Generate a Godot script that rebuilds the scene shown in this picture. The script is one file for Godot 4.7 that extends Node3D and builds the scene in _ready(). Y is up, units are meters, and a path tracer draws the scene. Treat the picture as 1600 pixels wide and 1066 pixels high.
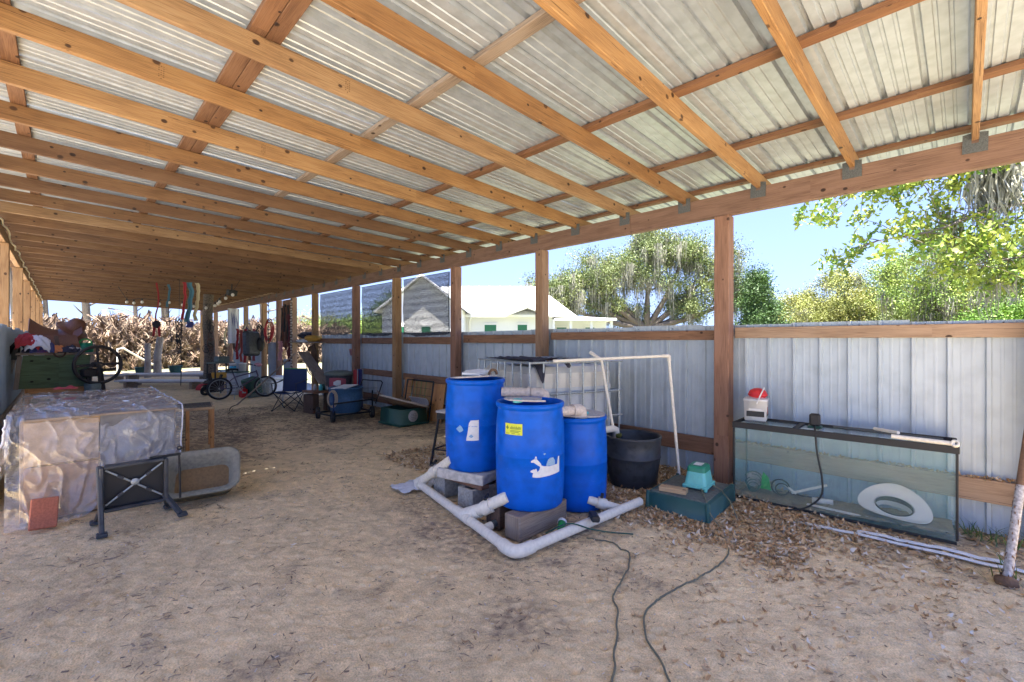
extends Node3D
# An open pole shed with a sand floor, seen along its length; y up, metres. The shed runs along -z, its fence side is at x = 5.2.

var rng := RandomNumberGenerator.new()
var M := {}
var used := {}

func _ready():
	rng.seed = 20240611
	setup_view()
	make_materials()
	build_ground()
	build_shed()
	build_fence()
	build_low_wall()
	build_house()
	build_trees()
	build_field()
	build_drum_corner()
	build_tote()
	build_tank_corner()
	build_bench_side()
	build_middle()
	build_far_end()
	build_litter()

func setup_view():
	var cam = Camera3D.new()
	cam.name = "camera"
	cam.position = Vector3(0, 1.55, 0)
	cam.rotation = Vector3(0, -atan(701.0 / 704.0), 0)
	cam.fov = 74.25
	cam.near = 0.05
	cam.far = 900.0
	add_child(cam)
	cam.current = true
	var env = Environment.new()
	env.background_mode = Environment.BG_SKY
	var sm = ProceduralSkyMaterial.new()
	sm.sky_top_color = Color(0.178, 0.237, 0.385)
	sm.sky_horizon_color = Color(0.268, 0.308, 0.38)
	sm.sky_curve = 0.2
	sm.ground_bottom_color = Color(0.42, 0.38, 0.32)
	sm.ground_horizon_color = Color(0.55, 0.56, 0.55)
	sm.sun_angle_max = 12.0
	sm.energy_multiplier = 1.0
	var sky = Sky.new()
	sky.sky_material = sm
	env.sky = sky
	env.background_energy_multiplier = 1.0
	env.tonemap_mode = Environment.TONE_MAPPER_LINEAR
	env.tonemap_exposure = 16.0
	env.sdfgi_enabled = true
	env.ssao_enabled = true
	env.ssil_enabled = true
	var we = WorldEnvironment.new()
	we.name = "world_environment"
	we.environment = env
	add_child(we)
	var sun = DirectionalLight3D.new()
	sun.name = "sun"
	sun.light_color = Color(1.0, 0.975, 0.925)
	sun.light_energy = 0.66
	sun.light_angular_distance = 0.5
	sun.shadow_enabled = true
	add_child(sun)
	sun.look_at_from_position(Vector3.ZERO, Vector3(0.15, -0.97, -0.12), Vector3.UP)

# ---------------------------------------------------------------- helpers
func S():
	var st = SurfaceTool.new()
	st.begin(Mesh.PRIMITIVE_TRIANGLES)
	return st

func named(called, parent):
	var key = str(parent.get_instance_id()) + called
	var n = used.get(key, 0)
	used[key] = n + 1
	return called if n == 0 else "%s_%03d" % [called, n]

func mesh_of(st, m):
	st.set_material(m)
	return st.commit()

func put(called, mesh, parent = self, xf = Transform3D()):
	var o = MeshInstance3D.new()
	o.mesh = mesh
	o.name = named(called, parent)
	o.transform = xf
	parent.add_child(o, true)
	return o

func obj(called, st, m, parent = self):
	return put(called, mesh_of(st, m), parent)

func tag(o, label, category, group = ""):
	o.set_meta("label", label)
	o.set_meta("category", category)
	if group != "":
		o.set_meta("group", group)
	return o

func thing(called, label, category, at = Vector3.ZERO, turn = 0.0, group = ""):
	var o = Node3D.new()
	o.name = named(called, self)
	add_child(o, true)
	o.position = at
	o.rotation.y = turn
	return tag(o, label, category, group)

func setting(o, label = ""):
	o.set_meta("kind", "structure")
	if label != "":
		o.set_meta("label", label)
	return o

func again(o, label, at, turn = 0.0):
	var d = o.duplicate()
	d.name = named(String(o.name), self)
	add_child(d, true)
	d.position = at
	d.rotation.y = turn
	if label != "":
		d.set_meta("label", label)
	return d

# three corners given as [point, normal, uv], turned so that the front faces the way the normals point
func corner3(st, w):
	var g = (w[1][0] - w[0][0]).cross(w[2][0] - w[0][0])
	var o = [0, 2, 1] if g.dot(w[0][1] + w[1][1] + w[2][1]) > 0.0 else [0, 1, 2]
	for k in o:
		st.set_normal(w[k][1]); st.set_uv(w[k][2]); st.add_vertex(w[k][0])

func tri(st, a, b, c, n, ua = Vector2.ZERO, ub = Vector2.ZERO, uc = Vector2.ZERO):
	if (b - a).cross(c - a).dot(n) > 0.0:
		var t = b; b = c; c = t
		var u = ub; ub = uc; uc = u
	st.set_normal(n); st.set_uv(ua); st.add_vertex(a)
	st.set_normal(n); st.set_uv(ub); st.add_vertex(b)
	st.set_normal(n); st.set_uv(uc); st.add_vertex(c)

func quad(st, a, b, c, d, n = Vector3.ZERO, ua = Vector2(0, 0), ub = Vector2(1, 0), uc = Vector2(1, 1), ud = Vector2(0, 1)):
	if n == Vector3.ZERO:
		n = (c - a).cross(d - b).normalized()
	tri(st, a, b, c, n, ua, ub, uc)
	tri(st, a, c, d, n, ua, uc, ud)

# a box with chamfered edges; u runs along the longest side in metres
func cbox(st, xf, size, ch = 0.003, uo = Vector2.ZERO):
	var h = size * 0.5
	ch = min(ch, min(h.x, min(h.y, h.z)) * 0.49)
	var long = size.max_axis_index()
	var ax = [Vector3.RIGHT, Vector3.UP, Vector3.BACK]
	var P = func(s, f):
		var v = Vector3.ZERO
		for k in 3:
			v[k] = s[k] * (h[k] - (0.0 if k == f else ch))
		return v
	var UV = func(v, f):
		var o = [0, 1, 2]
		o.erase(f)
		var lu = long if long != f else o[0]
		o.erase(lu)
		return Vector2(v[lu], v[o[0]] + f * 0.37) + uo
	for f in 3:
		var a = (f + 1) % 3
		var b = (f + 2) % 3
		for sg in [-1.0, 1.0]:
			var c4 = []
			for q in [[-1, -1], [1, -1], [1, 1], [-1, 1]]:
				var s = Vector3.ZERO
				s[f] = sg; s[a] = q[0]; s[b] = q[1]
				c4.append(P.call(s, f))
			quad(st, xf * c4[0], xf * c4[1], xf * c4[2], xf * c4[3], (xf.basis * (ax[f] * sg)).normalized(), UV.call(c4[0], f), UV.call(c4[1], f), UV.call(c4[2], f), UV.call(c4[3], f))
	if ch < 0.0004:
		return
	for f in 3:
		var a = (f + 1) % 3
		var b = (f + 2) % 3
		for sa in [-1.0, 1.0]:
			for sb in [-1.0, 1.0]:
				var s0 = Vector3.ZERO
				s0[a] = sa; s0[b] = sb; s0[f] = -1
				var s1 = s0
				s1[f] = 1
				var p0 = P.call(s0, a); var p1 = P.call(s1, a); var p2 = P.call(s1, b); var p3 = P.call(s0, b)
				var n = (xf.basis * (ax[a] * sa + ax[b] * sb)).normalized()
				quad(st, xf * p0, xf * p1, xf * p2, xf * p3, n, UV.call(p0, a), UV.call(p1, a), UV.call(p1, a), UV.call(p0, a))
	for sx in [-1.0, 1.0]:
		for sy in [-1.0, 1.0]:
			for sz in [-1.0, 1.0]:
				var s = Vector3(sx, sy, sz)
				tri(st, xf * P.call(s, 0), xf * P.call(s, 1), xf * P.call(s, 2), (xf.basis * s).normalized())

func at(p, turn = Vector3.ZERO):
	return Transform3D(Basis.from_euler(turn), p)

# the frame of a bar from a to b: its x axis runs along the bar
func along(a, b, up = Vector3.UP):
	var x = (b - a).normalized()
	if absf(x.dot(up)) > 0.98:
		up = Vector3.BACK
	var z = x.cross(up).normalized()
	var y = z.cross(x).normalized()
	return Transform3D(Basis(x, y, z), (a + b) * 0.5)

func bar(st, a, b, w, h, ch = 0.003, uo = Vector2.ZERO, up = Vector3.UP):
	cbox(st, along(a, b, up), Vector3((b - a).length(), h, w), ch, uo)

func tube(st, pts, r, sides = 8, cap = true, closed = false):
	var n = pts.size()
	var rings = []
	var norms = []
	var ref = Vector3.ZERO
	var dist = 0.0
	var ds = []
	for i in n:
		var d
		if closed:
			d = (pts[(i + 1) % n] - pts[(i + n - 1) % n]).normalized()
		elif i == 0:
			d = (pts[1] - pts[0]).normalized()
		elif i == n - 1:
			d = (pts[n - 1] - pts[n - 2]).normalized()
		else:
			d = ((pts[i + 1] - pts[i]).normalized() + (pts[i] - pts[i - 1]).normalized()).normalized()
		if ref == Vector3.ZERO:
			ref = d.cross(Vector3.UP if absf(d.y) < 0.9 else Vector3.RIGHT).normalized()
		ref = (ref - d * ref.dot(d)).normalized()
		var o = d.cross(ref)
		var rr = r[i] if r is Array else r
		var ring = []
		var nn = []
		for k in sides:
			var a = TAU * k / sides
			var v = ref * cos(a) + o * sin(a)
			nn.append(v)
			ring.append(pts[i] + v * rr)
		rings.append(ring)
		norms.append(nn)
		if i > 0:
			dist += pts[i].distance_to(pts[i - 1])
		ds.append(dist)
	var m = n if closed else n - 1
	for i in m:
		var j = (i + 1) % n
		for k in sides:
			var l = (k + 1) % sides
			var u0 = float(k) / sides * 0.2
			var u1 = float(k + 1) / sides * 0.2
			var dj = ds[j] if j > 0 else dist
			var w = [[rings[i][k], norms[i][k], Vector2(ds[i], u0)], [rings[i][l], norms[i][l], Vector2(ds[i], u1)], [rings[j][l], norms[j][l], Vector2(dj, u1)], [rings[j][k], norms[j][k], Vector2(dj, u0)]]
			corner3(st, [w[0], w[1], w[2]])
			corner3(st, [w[0], w[2], w[3]])
	if cap and not closed:
		for e in [0, n - 1]:
			var d = (pts[0] - pts[1]).normalized() if e == 0 else (pts[n - 1] - pts[n - 2]).normalized()
			for k in range(1, sides - 1):
				tri(st, rings[e][0], rings[e][k], rings[e][k + 1], d)

func curve(pts, n):
	var c = Curve3D.new()
	var m = pts.size()
	for i in m:
		var t = (pts[mini(i + 1, m - 1)] - pts[maxi(i - 1, 0)]) / 6.0
		c.add_point(pts[i], -t, t)
	c.bake_interval = 0.01
	var out = []
	var L = c.get_baked_length()
	for i in n + 1:
		out.append(c.sample_baked(L * i / n, true))
	return out

# a turned shape: profile of Vector2(radius, height); a repeated point makes a sharp edge
func lathe(st, prof, seg = 24, xf = Transform3D(), sweep = TAU):
	var ln = 0.0
	for i in prof.size() - 1:
		var a = prof[i]
		var b = prof[i + 1]
		var d = b - a
		if d.length() < 0.00001:
			continue
		var na = Vector2(d.y, -d.x).normalized()
		var n0 = na
		var n1 = na
		if i > 0 and (a - prof[i - 1]).length() > 0.00001:
			var e = a - prof[i - 1]
			n0 = (na + Vector2(e.y, -e.x).normalized()).normalized()
		if i + 2 < prof.size() and (prof[i + 2] - b).length() > 0.00001:
			var e = prof[i + 2] - b
			n1 = (na + Vector2(e.y, -e.x).normalized()).normalized()
		for k in seg:
			var t0 = sweep * k / seg
			var t1 = sweep * (k + 1) / seg
			var w = []
			for q in [[a, n0, t0, ln], [a, n0, t1, ln], [b, n1, t1, ln + d.length()], [b, n1, t0, ln + d.length()]]:
				w.append([xf * Vector3(q[0].x * cos(q[2]), q[0].y, q[0].x * sin(q[2])), (xf.basis * Vector3(q[1].x * cos(q[2]), q[1].y, q[1].x * sin(q[2]))).normalized(), Vector2(q[2] * 0.3, q[3])])
			corner3(st, [w[0], w[1], w[2]])
			corner3(st, [w[0], w[2], w[3]])
		ln += d.length()

# a surface given by a function of u and v in 0..1
func patch(st, fn, nu, nv, thick = 0.0):
	var p = []
	for i in nu + 1:
		var row = []
		for j in nv + 1:
			row.append(fn.call(float(i) / nu, float(j) / nv))
		p.append(row)
	var nr = []
	for i in nu + 1:
		var row = []
		for j in nv + 1:
			var du = p[mini(i + 1, nu)][j] - p[maxi(i - 1, 0)][j]
			var dv = p[i][mini(j + 1, nv)] - p[i][maxi(j - 1, 0)]
			var c = du.cross(dv)
			row.append(c.normalized() if c.length() > 1e-12 else Vector3.UP)
		nr.append(row)
	var sides = [0.0] if thick == 0.0 else [0.0, thick]
	for s in sides:
		for i in nu:
			for j in nv:
				var w = []
				for q in [[0, 0], [1, 0], [1, 1], [0, 1]]:
					var a = i + q[0]
					var b = j + q[1]
					w.append([p[a][b] - nr[a][b] * s, nr[a][b] * (1.0 if s == 0.0 else -1.0), Vector2(float(a) / nu, float(b) / nv)])
				corner3(st, [w[0], w[1], w[2]])
				corner3(st, [w[0], w[2], w[3]])
	if thick != 0.0:
		var rim = []
		for i in nu: rim.append([i, 0])
		for j in nv: rim.append([nu, j])
		for i in nu: rim.append([nu - i, nv])
		for j in nv: rim.append([0, nv - j])
		for k in rim.size():
			var a = rim[k]
			var b = rim[(k + 1) % rim.size()]
			var p0 = p[a[0]][a[1]]
			var p1 = p[b[0]][b[1]]
			if p0.distance_to(p1) > 0.00001:
				quad(st, p0, p1, p1 - nr[b[0]][b[1]] * thick, p0 - nr[a[0]][a[1]] * thick)

func blob(st, xf, r, nu = 12, nv = 8, rough = 0.0, sd = 1, freq = 3.0):
	var ns = FastNoiseLite.new()
	ns.seed = sd
	ns.frequency = freq
	patch(st, func(u, v):
		var a = TAU * u
		var b = PI * (v - 0.5)
		var d = Vector3(cos(b) * cos(a), sin(b), cos(b) * sin(a))
		return xf * (d * r * (1.0 + rough * ns.get_noise_3dv(d))), nu, nv)

# a flat outline (x, y) given thickness along z
func plate(st, pts, thick, xf = Transform3D()):
	var ids = Geometry2D.triangulate_polygon(PackedVector2Array(pts))
	for s in [-0.5, 0.5]:
		for i in range(0, ids.size(), 3):
			var w = []
			for k in 3:
				w.append(Vector3(pts[ids[i + k]].x, pts[ids[i + k]].y, s * thick))
			tri(st, xf * w[0], xf * w[1], xf * w[2], (xf.basis * Vector3(0, 0, signf(s))).normalized(), pts[ids[i]], pts[ids[i + 1]], pts[ids[i + 2]])
	var n = pts.size()
	for i in n:
		var a = pts[i]
		var b = pts[(i + 1) % n]
		quad(st, xf * Vector3(a.x, a.y, -thick / 2), xf * Vector3(b.x, b.y, -thick / 2), xf * Vector3(b.x, b.y, thick / 2), xf * Vector3(a.x, a.y, thick / 2))

func arc(c, r, a0, a1, n, ex = Vector3.RIGHT, ey = Vector3.UP):
	var out = []
	for i in n + 1:
		var a = lerpf(a0, a1, float(i) / n)
		out.append(c + ex * cos(a) * r + ey * sin(a) * r)
	return out

func noise(sd, freq, oct = 3):
	var n = FastNoiseLite.new()
	n.seed = sd
	n.noise_type = FastNoiseLite.TYPE_SIMPLEX_SMOOTH
	n.frequency = freq
	n.fractal_octaves = oct
	return n

func swarm(called, mesh, xfs, cols, parent = self):
	var mm = MultiMesh.new()
	mm.transform_format = MultiMesh.TRANSFORM_3D
	mm.use_colors = true
	mm.mesh = mesh
	mm.instance_count = xfs.size()
	for i in xfs.size():
		mm.set_instance_transform(i, xfs[i])
		mm.set_instance_color(i, cols[i])
	var o = MultiMeshInstance3D.new()
	o.multimesh = mm
	o.name = named(called, parent)
	parent.add_child(o, true)
	o.set_meta("kind", "stuff")
	return o

# ---------------------------------------------------------------- materials
func flat(c, rough = 0.7, metal = 0.0):
	var m = StandardMaterial3D.new()
	m.albedo_color = Color(c.x, c.y, c.z).linear_to_srgb()
	m.roughness = rough
	m.metallic = metal
	return m

func img_tex(w, h, fn):
	var data = PackedByteArray()
	data.resize(w * h * 4)
	var k = 0
	for y in h:
		for x in w:
			var c = fn.call(x, y)
			data[k] = int(clampf(c.r, 0, 1) * 255.0)
			data[k + 1] = int(clampf(c.g, 0, 1) * 255.0)
			data[k + 2] = int(clampf(c.b, 0, 1) * 255.0)
			data[k + 3] = int(clampf(c.a, 0, 1) * 255.0)
			k += 4
	var im = Image.create_from_data(w, h, false, Image.FORMAT_RGBA8, data)
	return im

func tex(im):
	return ImageTexture.create_from_image(im)

func speckle(sd, freq, lo, hi, oct = 4, w = 512):
	var t = NoiseTexture2D.new()
	var n = noise(sd, freq, oct)
	t.noise = n
	t.width = w
	t.height = w
	t.seamless = true
	var g = Gradient.new()
	g.set_color(0, Color(lo, lo, lo))
	g.set_color(1, Color(hi, hi, hi))
	t.color_ramp = g
	return t

func bumps(sd, freq, strength, oct = 4, w = 512):
	var t = NoiseTexture2D.new()
	t.noise = noise(sd, freq, oct)
	t.width = w
	t.height = w
	t.seamless = true
	t.as_normal_map = true
	t.bump_strength = strength
	return t

func textured(c, rough, t, scale, nrm = null, nscale = 1.0, metal = 0.0):
	var m = flat(c, rough, metal)
	m.albedo_texture = t
	m.uv1_triplanar = true
	m.uv1_scale = Vector3.ONE * scale
	if nrm:
		m.normal_enabled = true
		m.normal_texture = nrm
		m.normal_scale = nscale
	return m

# sawn softwood: grain along u (4 m), knots, checks
func wood_image(sd, knots, dark, grey):
	var w = 1024
	var h = 192
	var fine = noise(sd, 0.9, 2)
	var wide = noise(sd + 1, 0.12, 2)
	var stain = noise(sd + 2, 0.006, 3)
	var r = RandomNumberGenerator.new()
	r.seed = sd
	var ks = []
	for i in knots:
		ks.append([r.randf() * w, r.randf() * h, r.randf_range(4.5, 10.5), r.randf_range(0.55, 1.0)])
	var checks = []
	for i in 7:
		checks.append([r.randf() * w, r.randf() * h, r.randf_range(40, 150)])
	var col = PackedColorArray()
	col.resize(w * h)
	for y in h:
		for x in w:
			var bend = 0.0
			var kn = 0.0
			for k in ks:
				var dx = (x - k[0]) * 1.9
				if absf(dx) > 40.0:
					continue
				var dy = y - k[1]
				var d = sqrt(dx * dx + dy * dy)
				if d < 40.0:
					bend += signf(dy) * exp(-d / (k[2] * 1.5)) * 9.0
					kn = maxf(kn, (1.0 - smoothstep(k[2] * 0.75, k[2] * 1.25, d)) * k[3])
			var yy = y + bend
			var ring = 0.5 + 0.5 * sin((wide.get_noise_2d(x * 0.016, yy * 0.45) * 22.0) + yy * 0.22)
			var g = fine.get_noise_2d(x * 0.03, yy * 1.1)
			var sn = stain.get_noise_2d(x * 0.9, y * 2.5)
			var v = 1.0 - 0.20 * pow(ring, 2.0) * 0.9 + g * 0.10 + sn * 0.14
			for c in checks:
				if absf(y - c[1] - sin(x * 0.02) * 1.5) < 0.8 and x > c[0] and x < c[0] + c[2]:
					v *= 0.55
			v = lerpf(v, dark, kn)
			var cc = Color(v, v * lerpf(0.97, 1.0, grey) - (1.0 - v) * 0.10, v * lerpf(0.92, 1.0, grey) - (1.0 - v) * 0.16)
			col[y * w + x] = cc
	return img_tex(w, h, func(x, y): return col[y * w + x])

func wood(c, t, rough = 0.75):
	var m = flat(c, rough)
	m.albedo_texture = t
	m.uv1_scale = Vector3(0.25, 1.0 / 0.3, 1.0)
	m.normal_enabled = true
	m.normal_texture = M.grain_normal
	m.normal_scale = 0.5
	return m

func make_materials():
	var pine = wood_image(5, 16, 0.28, 0.0)
	M.grain_normal = null
	var bump = pine.duplicate()
	bump.convert(Image.FORMAT_L8)
	bump.convert(Image.FORMAT_RGBA8)
	bump.bump_map_to_normal_map(2.0)
	M.grain_normal = tex(bump)
	var pt = tex(pine)
	var old = tex(wood_image(23, 9, 0.35, 0.8))
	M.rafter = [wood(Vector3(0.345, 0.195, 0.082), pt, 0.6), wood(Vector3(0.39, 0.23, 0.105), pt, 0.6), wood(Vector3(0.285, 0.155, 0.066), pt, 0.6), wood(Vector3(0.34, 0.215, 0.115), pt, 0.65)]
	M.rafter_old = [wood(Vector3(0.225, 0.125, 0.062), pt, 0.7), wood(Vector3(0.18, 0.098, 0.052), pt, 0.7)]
	M.purlin = [wood(Vector3(0.23, 0.118, 0.062), pt), wood(Vector3(0.20, 0.105, 0.058), pt)]
	M.beam = wood(Vector3(0.22, 0.13, 0.09), old)
	M.post = [wood(Vector3(0.30, 0.165, 0.11), old), wood(Vector3(0.38, 0.235, 0.12), pt), wood(Vector3(0.33, 0.205, 0.125), old)]
	M.rail = [wood(Vector3(0.29, 0.155, 0.085), old), wood(Vector3(0.25, 0.135, 0.085), old), wood(Vector3(0.40, 0.28, 0.19), old)]
	M.greywood = wood(Vector3(0.30, 0.24, 0.19), old)
	M.palewood = wood(Vector3(0.58, 0.42, 0.26), pt)
	M.tanwood = wood(Vector3(0.62, 0.33, 0.14), pt)
	M.greenwood = wood(Vector3(0.125, 0.19, 0.095), old)
	M.darkwood = wood(Vector3(0.11, 0.065, 0.045), old)
	M.plywood = wood(Vector3(0.42, 0.25, 0.11), pt)
	M.driftwood = wood(Vector3(0.40, 0.36, 0.33), old)
	M.branch = textured(Vector3(0.20, 0.16, 0.125), 0.9, speckle(3, 0.03, 0.55, 1.2), 1.2, bumps(4, 0.03, 6.0), 1.0)
	M.blur = speckle(11, 0.008, 0.93, 1.04, 5)
	M.dirt = speckle(12, 0.02, 0.80, 1.08, 5)
	M.grit = speckle(13, 0.09, 0.6, 1.25, 4)
	M.fine_normal = bumps(14, 0.06, 4.0, 4)
	M.soft_normal = bumps(15, 0.012, 5.0, 3)
	M.roof = textured(Vector3(0.43, 0.485, 0.55), 0.36, speckle(16, 0.02, 0.90, 1.04, 5), 0.7, M.soft_normal, 0.02, 0.35)
	M.sheet = [textured(Vector3(0.455, 0.535, 0.60), 0.45, M.blur, 0.9, M.soft_normal, 0.03), textured(Vector3(0.425, 0.50, 0.565), 0.45, M.blur, 0.9, M.soft_normal, 0.03), textured(Vector3(0.48, 0.555, 0.615), 0.45, M.blur, 0.9, M.soft_normal, 0.03)]
	M.zinc = textured(Vector3(0.13, 0.14, 0.14), 0.55, M.dirt, 6.0, null, 1.0, 0.5)
	M.steel = textured(Vector3(0.42, 0.47, 0.49), 0.42, M.dirt, 4.0, null, 1.0, 0.5)
	M.drum = textured(Vector3(0.002, 0.115, 0.60), 0.36, speckle(31, 0.012, 0.84, 1.08, 5), 1.3, M.soft_normal, 0.10)
	M.drum.metallic_specular = 0.3
	M.drumrim = flat(Vector3(0.004, 0.075, 0.36), 0.45)
	M.pvc = textured(Vector3(0.84, 0.79, 0.67), 0.42, speckle(32, 0.015, 0.90, 1.03, 5), 3.0)
	M.pvcold = textured(Vector3(0.64, 0.57, 0.51), 0.5, M.dirt, 3.0)
	M.lid = textured(Vector3(0.50, 0.47, 0.46), 0.55, M.dirt, 3.0)
	M.white = textured(Vector3(0.74, 0.74, 0.73), 0.5, M.blur, 2.0)
	M.rubber = textured(Vector3(0.025, 0.025, 0.027), 0.7, M.dirt, 5.0)
	M.pot = textured(Vector3(0.040, 0.046, 0.055), 0.5, speckle(33, 0.01, 0.5, 1.9, 5), 1.6, M.soft_normal, 0.2)
	M.blackmetal = flat(Vector3(0.02, 0.021, 0.024), 0.45, 0.3)
	M.concrete = textured(Vector3(0.42, 0.40, 0.36), 0.9, M.dirt, 2.5, M.fine_normal, 1.2)
	M.tealbox = textured(Vector3(0.030, 0.11, 0.105), 0.45, M.blur, 2.0)
	M.boxtop = textured(Vector3(0.15, 0.16, 0.145), 0.75, M.dirt, 2.0)
	M.pumpbody = textured(Vector3(0.16, 0.56, 0.52), 0.4, M.blur, 3.0)
	M.pumpcap = flat(Vector3(0.01, 0.22, 0.13), 0.4)
	M.aqua = flat(Vector3(0.10, 0.50, 0.48), 0.5)
	M.ink = flat(Vector3(0.02, 0.02, 0.02), 0.6)
	M.red = flat(Vector3(0.62, 0.025, 0.03), 0.4)
	M.yellow = flat(Vector3(0.62, 0.66, 0.03), 0.5)
	M.green = flat(Vector3(0.02, 0.30, 0.07), 0.45)
	M.darkgreen = textured(Vector3(0.018, 0.085, 0.062), 0.45, M.blur, 2.0)
	M.brick = textured(Vector3(0.46, 0.16, 0.10), 0.9, M.dirt, 5.0, M.fine_normal, 0.8)
	M.leather = textured(Vector3(0.17, 0.062, 0.030), 0.5, M.dirt, 5.0, M.fine_normal, 0.4)
	M.iron = textured(Vector3(0.055, 0.045, 0.040), 0.65, M.dirt, 5.0, null, 1.0, 0.4)
	M.rust = textured(Vector3(0.20, 0.115, 0.065), 0.85, M.dirt, 5.0, M.fine_normal, 0.8)
	M.tub = textured(Vector3(0.25, 0.235, 0.18), 0.75, M.dirt, 2.0, M.fine_normal, 0.4)
	M.soil = textured(Vector3(0.25, 0.155, 0.07), 0.95, M.dirt, 3.0, M.fine_normal, 1.0)
	M.navy = textured(Vector3(0.022, 0.04, 0.12), 0.8, M.blur, 4.0)
	M.bluetub = textured(Vector3(0.045, 0.13, 0.26), 0.5, M.dirt, 2.0)
	M.binlid = textured(Vector3(0.16, 0.20, 0.18), 0.6, M.dirt, 2.0)
	M.cloth_white = textured(Vector3(0.66, 0.66, 0.68), 0.85, M.blur, 4.0)
	M.cloth_gold = textured(Vector3(0.60, 0.33, 0.05), 0.85, M.blur, 4.0)
	M.cloth_dark = textured(Vector3(0.035, 0.035, 0.05), 0.9, M.blur, 4.0)
	M.cloth_red = flat(Vector3(0.36, 0.03, 0.035), 0.85)
	M.cloth_teal = flat(Vector3(0.07, 0.18, 0.22), 0.85)
	M.cloth_cream = flat(Vector3(0.58, 0.48, 0.28), 0.85)
	M.cloth_blue = flat(Vector3(0.06, 0.07, 0.22), 0.85)
	M.cloth_purple = flat(Vector3(0.18, 0.09, 0.24), 0.8)
	M.cloth_orange = flat(Vector3(0.55, 0.20, 0.07), 0.8)
	M.tan = textured(Vector3(0.56, 0.50, 0.41), 0.9, M.dirt, 4.0, M.fine_normal, 0.4)
	M.straw = flat(Vector3(0.66, 0.64, 0.56), 0.75)
	M.rope = flat(Vector3(0.45, 0.36, 0.26), 0.9)
	M.cord = flat(Vector3(0.16, 0.155, 0.10), 0.7)
	M.pink = flat(Vector3(0.55, 0.25, 0.25), 0.7)
	M.housewall = flat(Vector3(0.78, 0.78, 0.76), 0.7)
	M.houseroof = flat(Vector3(0.74, 0.75, 0.77), 0.45)
	M.shutter = flat(Vector3(0.015, 0.13, 0.06), 0.5)
	M.glassdark = flat(Vector3(0.04, 0.05, 0.06), 0.1)
	M.bulb = flat(Vector3(0.75, 0.70, 0.60), 0.2)
	M.gravel = textured(Vector3(0.34, 0.26, 0.155), 0.95, M.grit, 8.0, M.fine_normal, 1.2)
	var g = flat(Vector3(0.36, 0.76, 0.72), 0.02)
	g.transparency = BaseMaterial3D.TRANSPARENCY_ALPHA
	g.albedo_color.a = 0.065
	M.pane = g
	var pl = flat(Vector3(0.74, 0.77, 0.82), 0.07)
	pl.transparency = BaseMaterial3D.TRANSPARENCY_ALPHA
	pl.albedo_color.a = 0.20
	M.plastic = pl
	var tote = flat(Vector3(0.74, 0.76, 0.72), 0.35)
	M.totewall = tote
	var lf = StandardMaterial3D.new()
	lf.vertex_color_use_as_albedo = true
	lf.roughness = 0.6
	lf.backlight_enabled = true
	lf.backlight = Color(0.5, 0.5, 0.2)
	M.leaf = lf
	var dry = StandardMaterial3D.new()
	dry.vertex_color_use_as_albedo = true
	dry.roughness = 0.85
	M.dry = dry
	var mesh_net = noise(77, 0.05, 3)
	var net = img_tex(512, 512, func(x, y):
		var row = 0.5 + 0.5 * sin(y * TAU / 6.0)
		var colm = 0.5 + 0.5 * sin(x * TAU / 6.0 + (y / 6) * 2.1)
		var band = smoothstep(0.80, 0.98, 0.5 + 0.5 * sin(y * TAU / 128.0 + mesh_net.get_noise_2d(x * 0.25, y) * 5.0))
		var a = 0.30 + 0.40 * row * colm + 0.22 * band + mesh_net.get_noise_2d(x * 3.0, y * 3.0) * 0.55
		return Color(0.25, 0.26, 0.29, 0.0 if a < 0.27 else 1.0))
	var nm = StandardMaterial3D.new()
	nm.albedo_texture = tex(net)
	nm.albedo_color = Color(1, 1, 1)
	nm.transparency = BaseMaterial3D.TRANSPARENCY_ALPHA_SCISSOR
	nm.alpha_scissor_threshold = 0.5
	nm.roughness = 0.8
	nm.uv1_scale = Vector3(3.0, 2.0, 1)
	M.net = nm

# ---------------------------------------------------------------- the ground
var pits = []
func height_at(x, z):
	var h = hn1.get_noise_2d(x, z) * 0.014 + hn2.get_noise_2d(x, z) * 0.010 + hn3.get_noise_2d(x, z) * 0.010 + hn4.get_noise_2d(x, z) * 0.0055
	return h - 0.012

var hn1; var hn2; var hn3; var hn4; var cn4; var cn1; var cn2; var cn3
func mulch_at(x, z):
	# how much old mulch and leaf mould lies on the sand here
	var m = smoothstep(-5.6, -7.2, z + 0.35 * (x - 2.0)) * smoothstep(-0.2, 1.6, x) * smoothstep(-13.0, -11.0, z)
	m += exp(-(pow((x - 2.5) / 0.55, 2.0) + pow((z + 3.0) / 1.0, 2.0))) * 0.75
	m += exp(-(pow((x - 3.2) / 0.7, 2.0) + pow((z + 2.4) / 0.6, 2.0)))
	m += smoothstep(3.7, 4.6, x) * 0.8
	m += exp(-(pow((x - 1.9) / 0.5, 2.0) + pow((z + 1.95) / 0.35, 2.0))) * 0.55
	var n = cn1.get_noise_2d(x, z)
	return clampf(m * 0.60 + n * 0.60 - 0.15, 0.0, 1.0)

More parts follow.
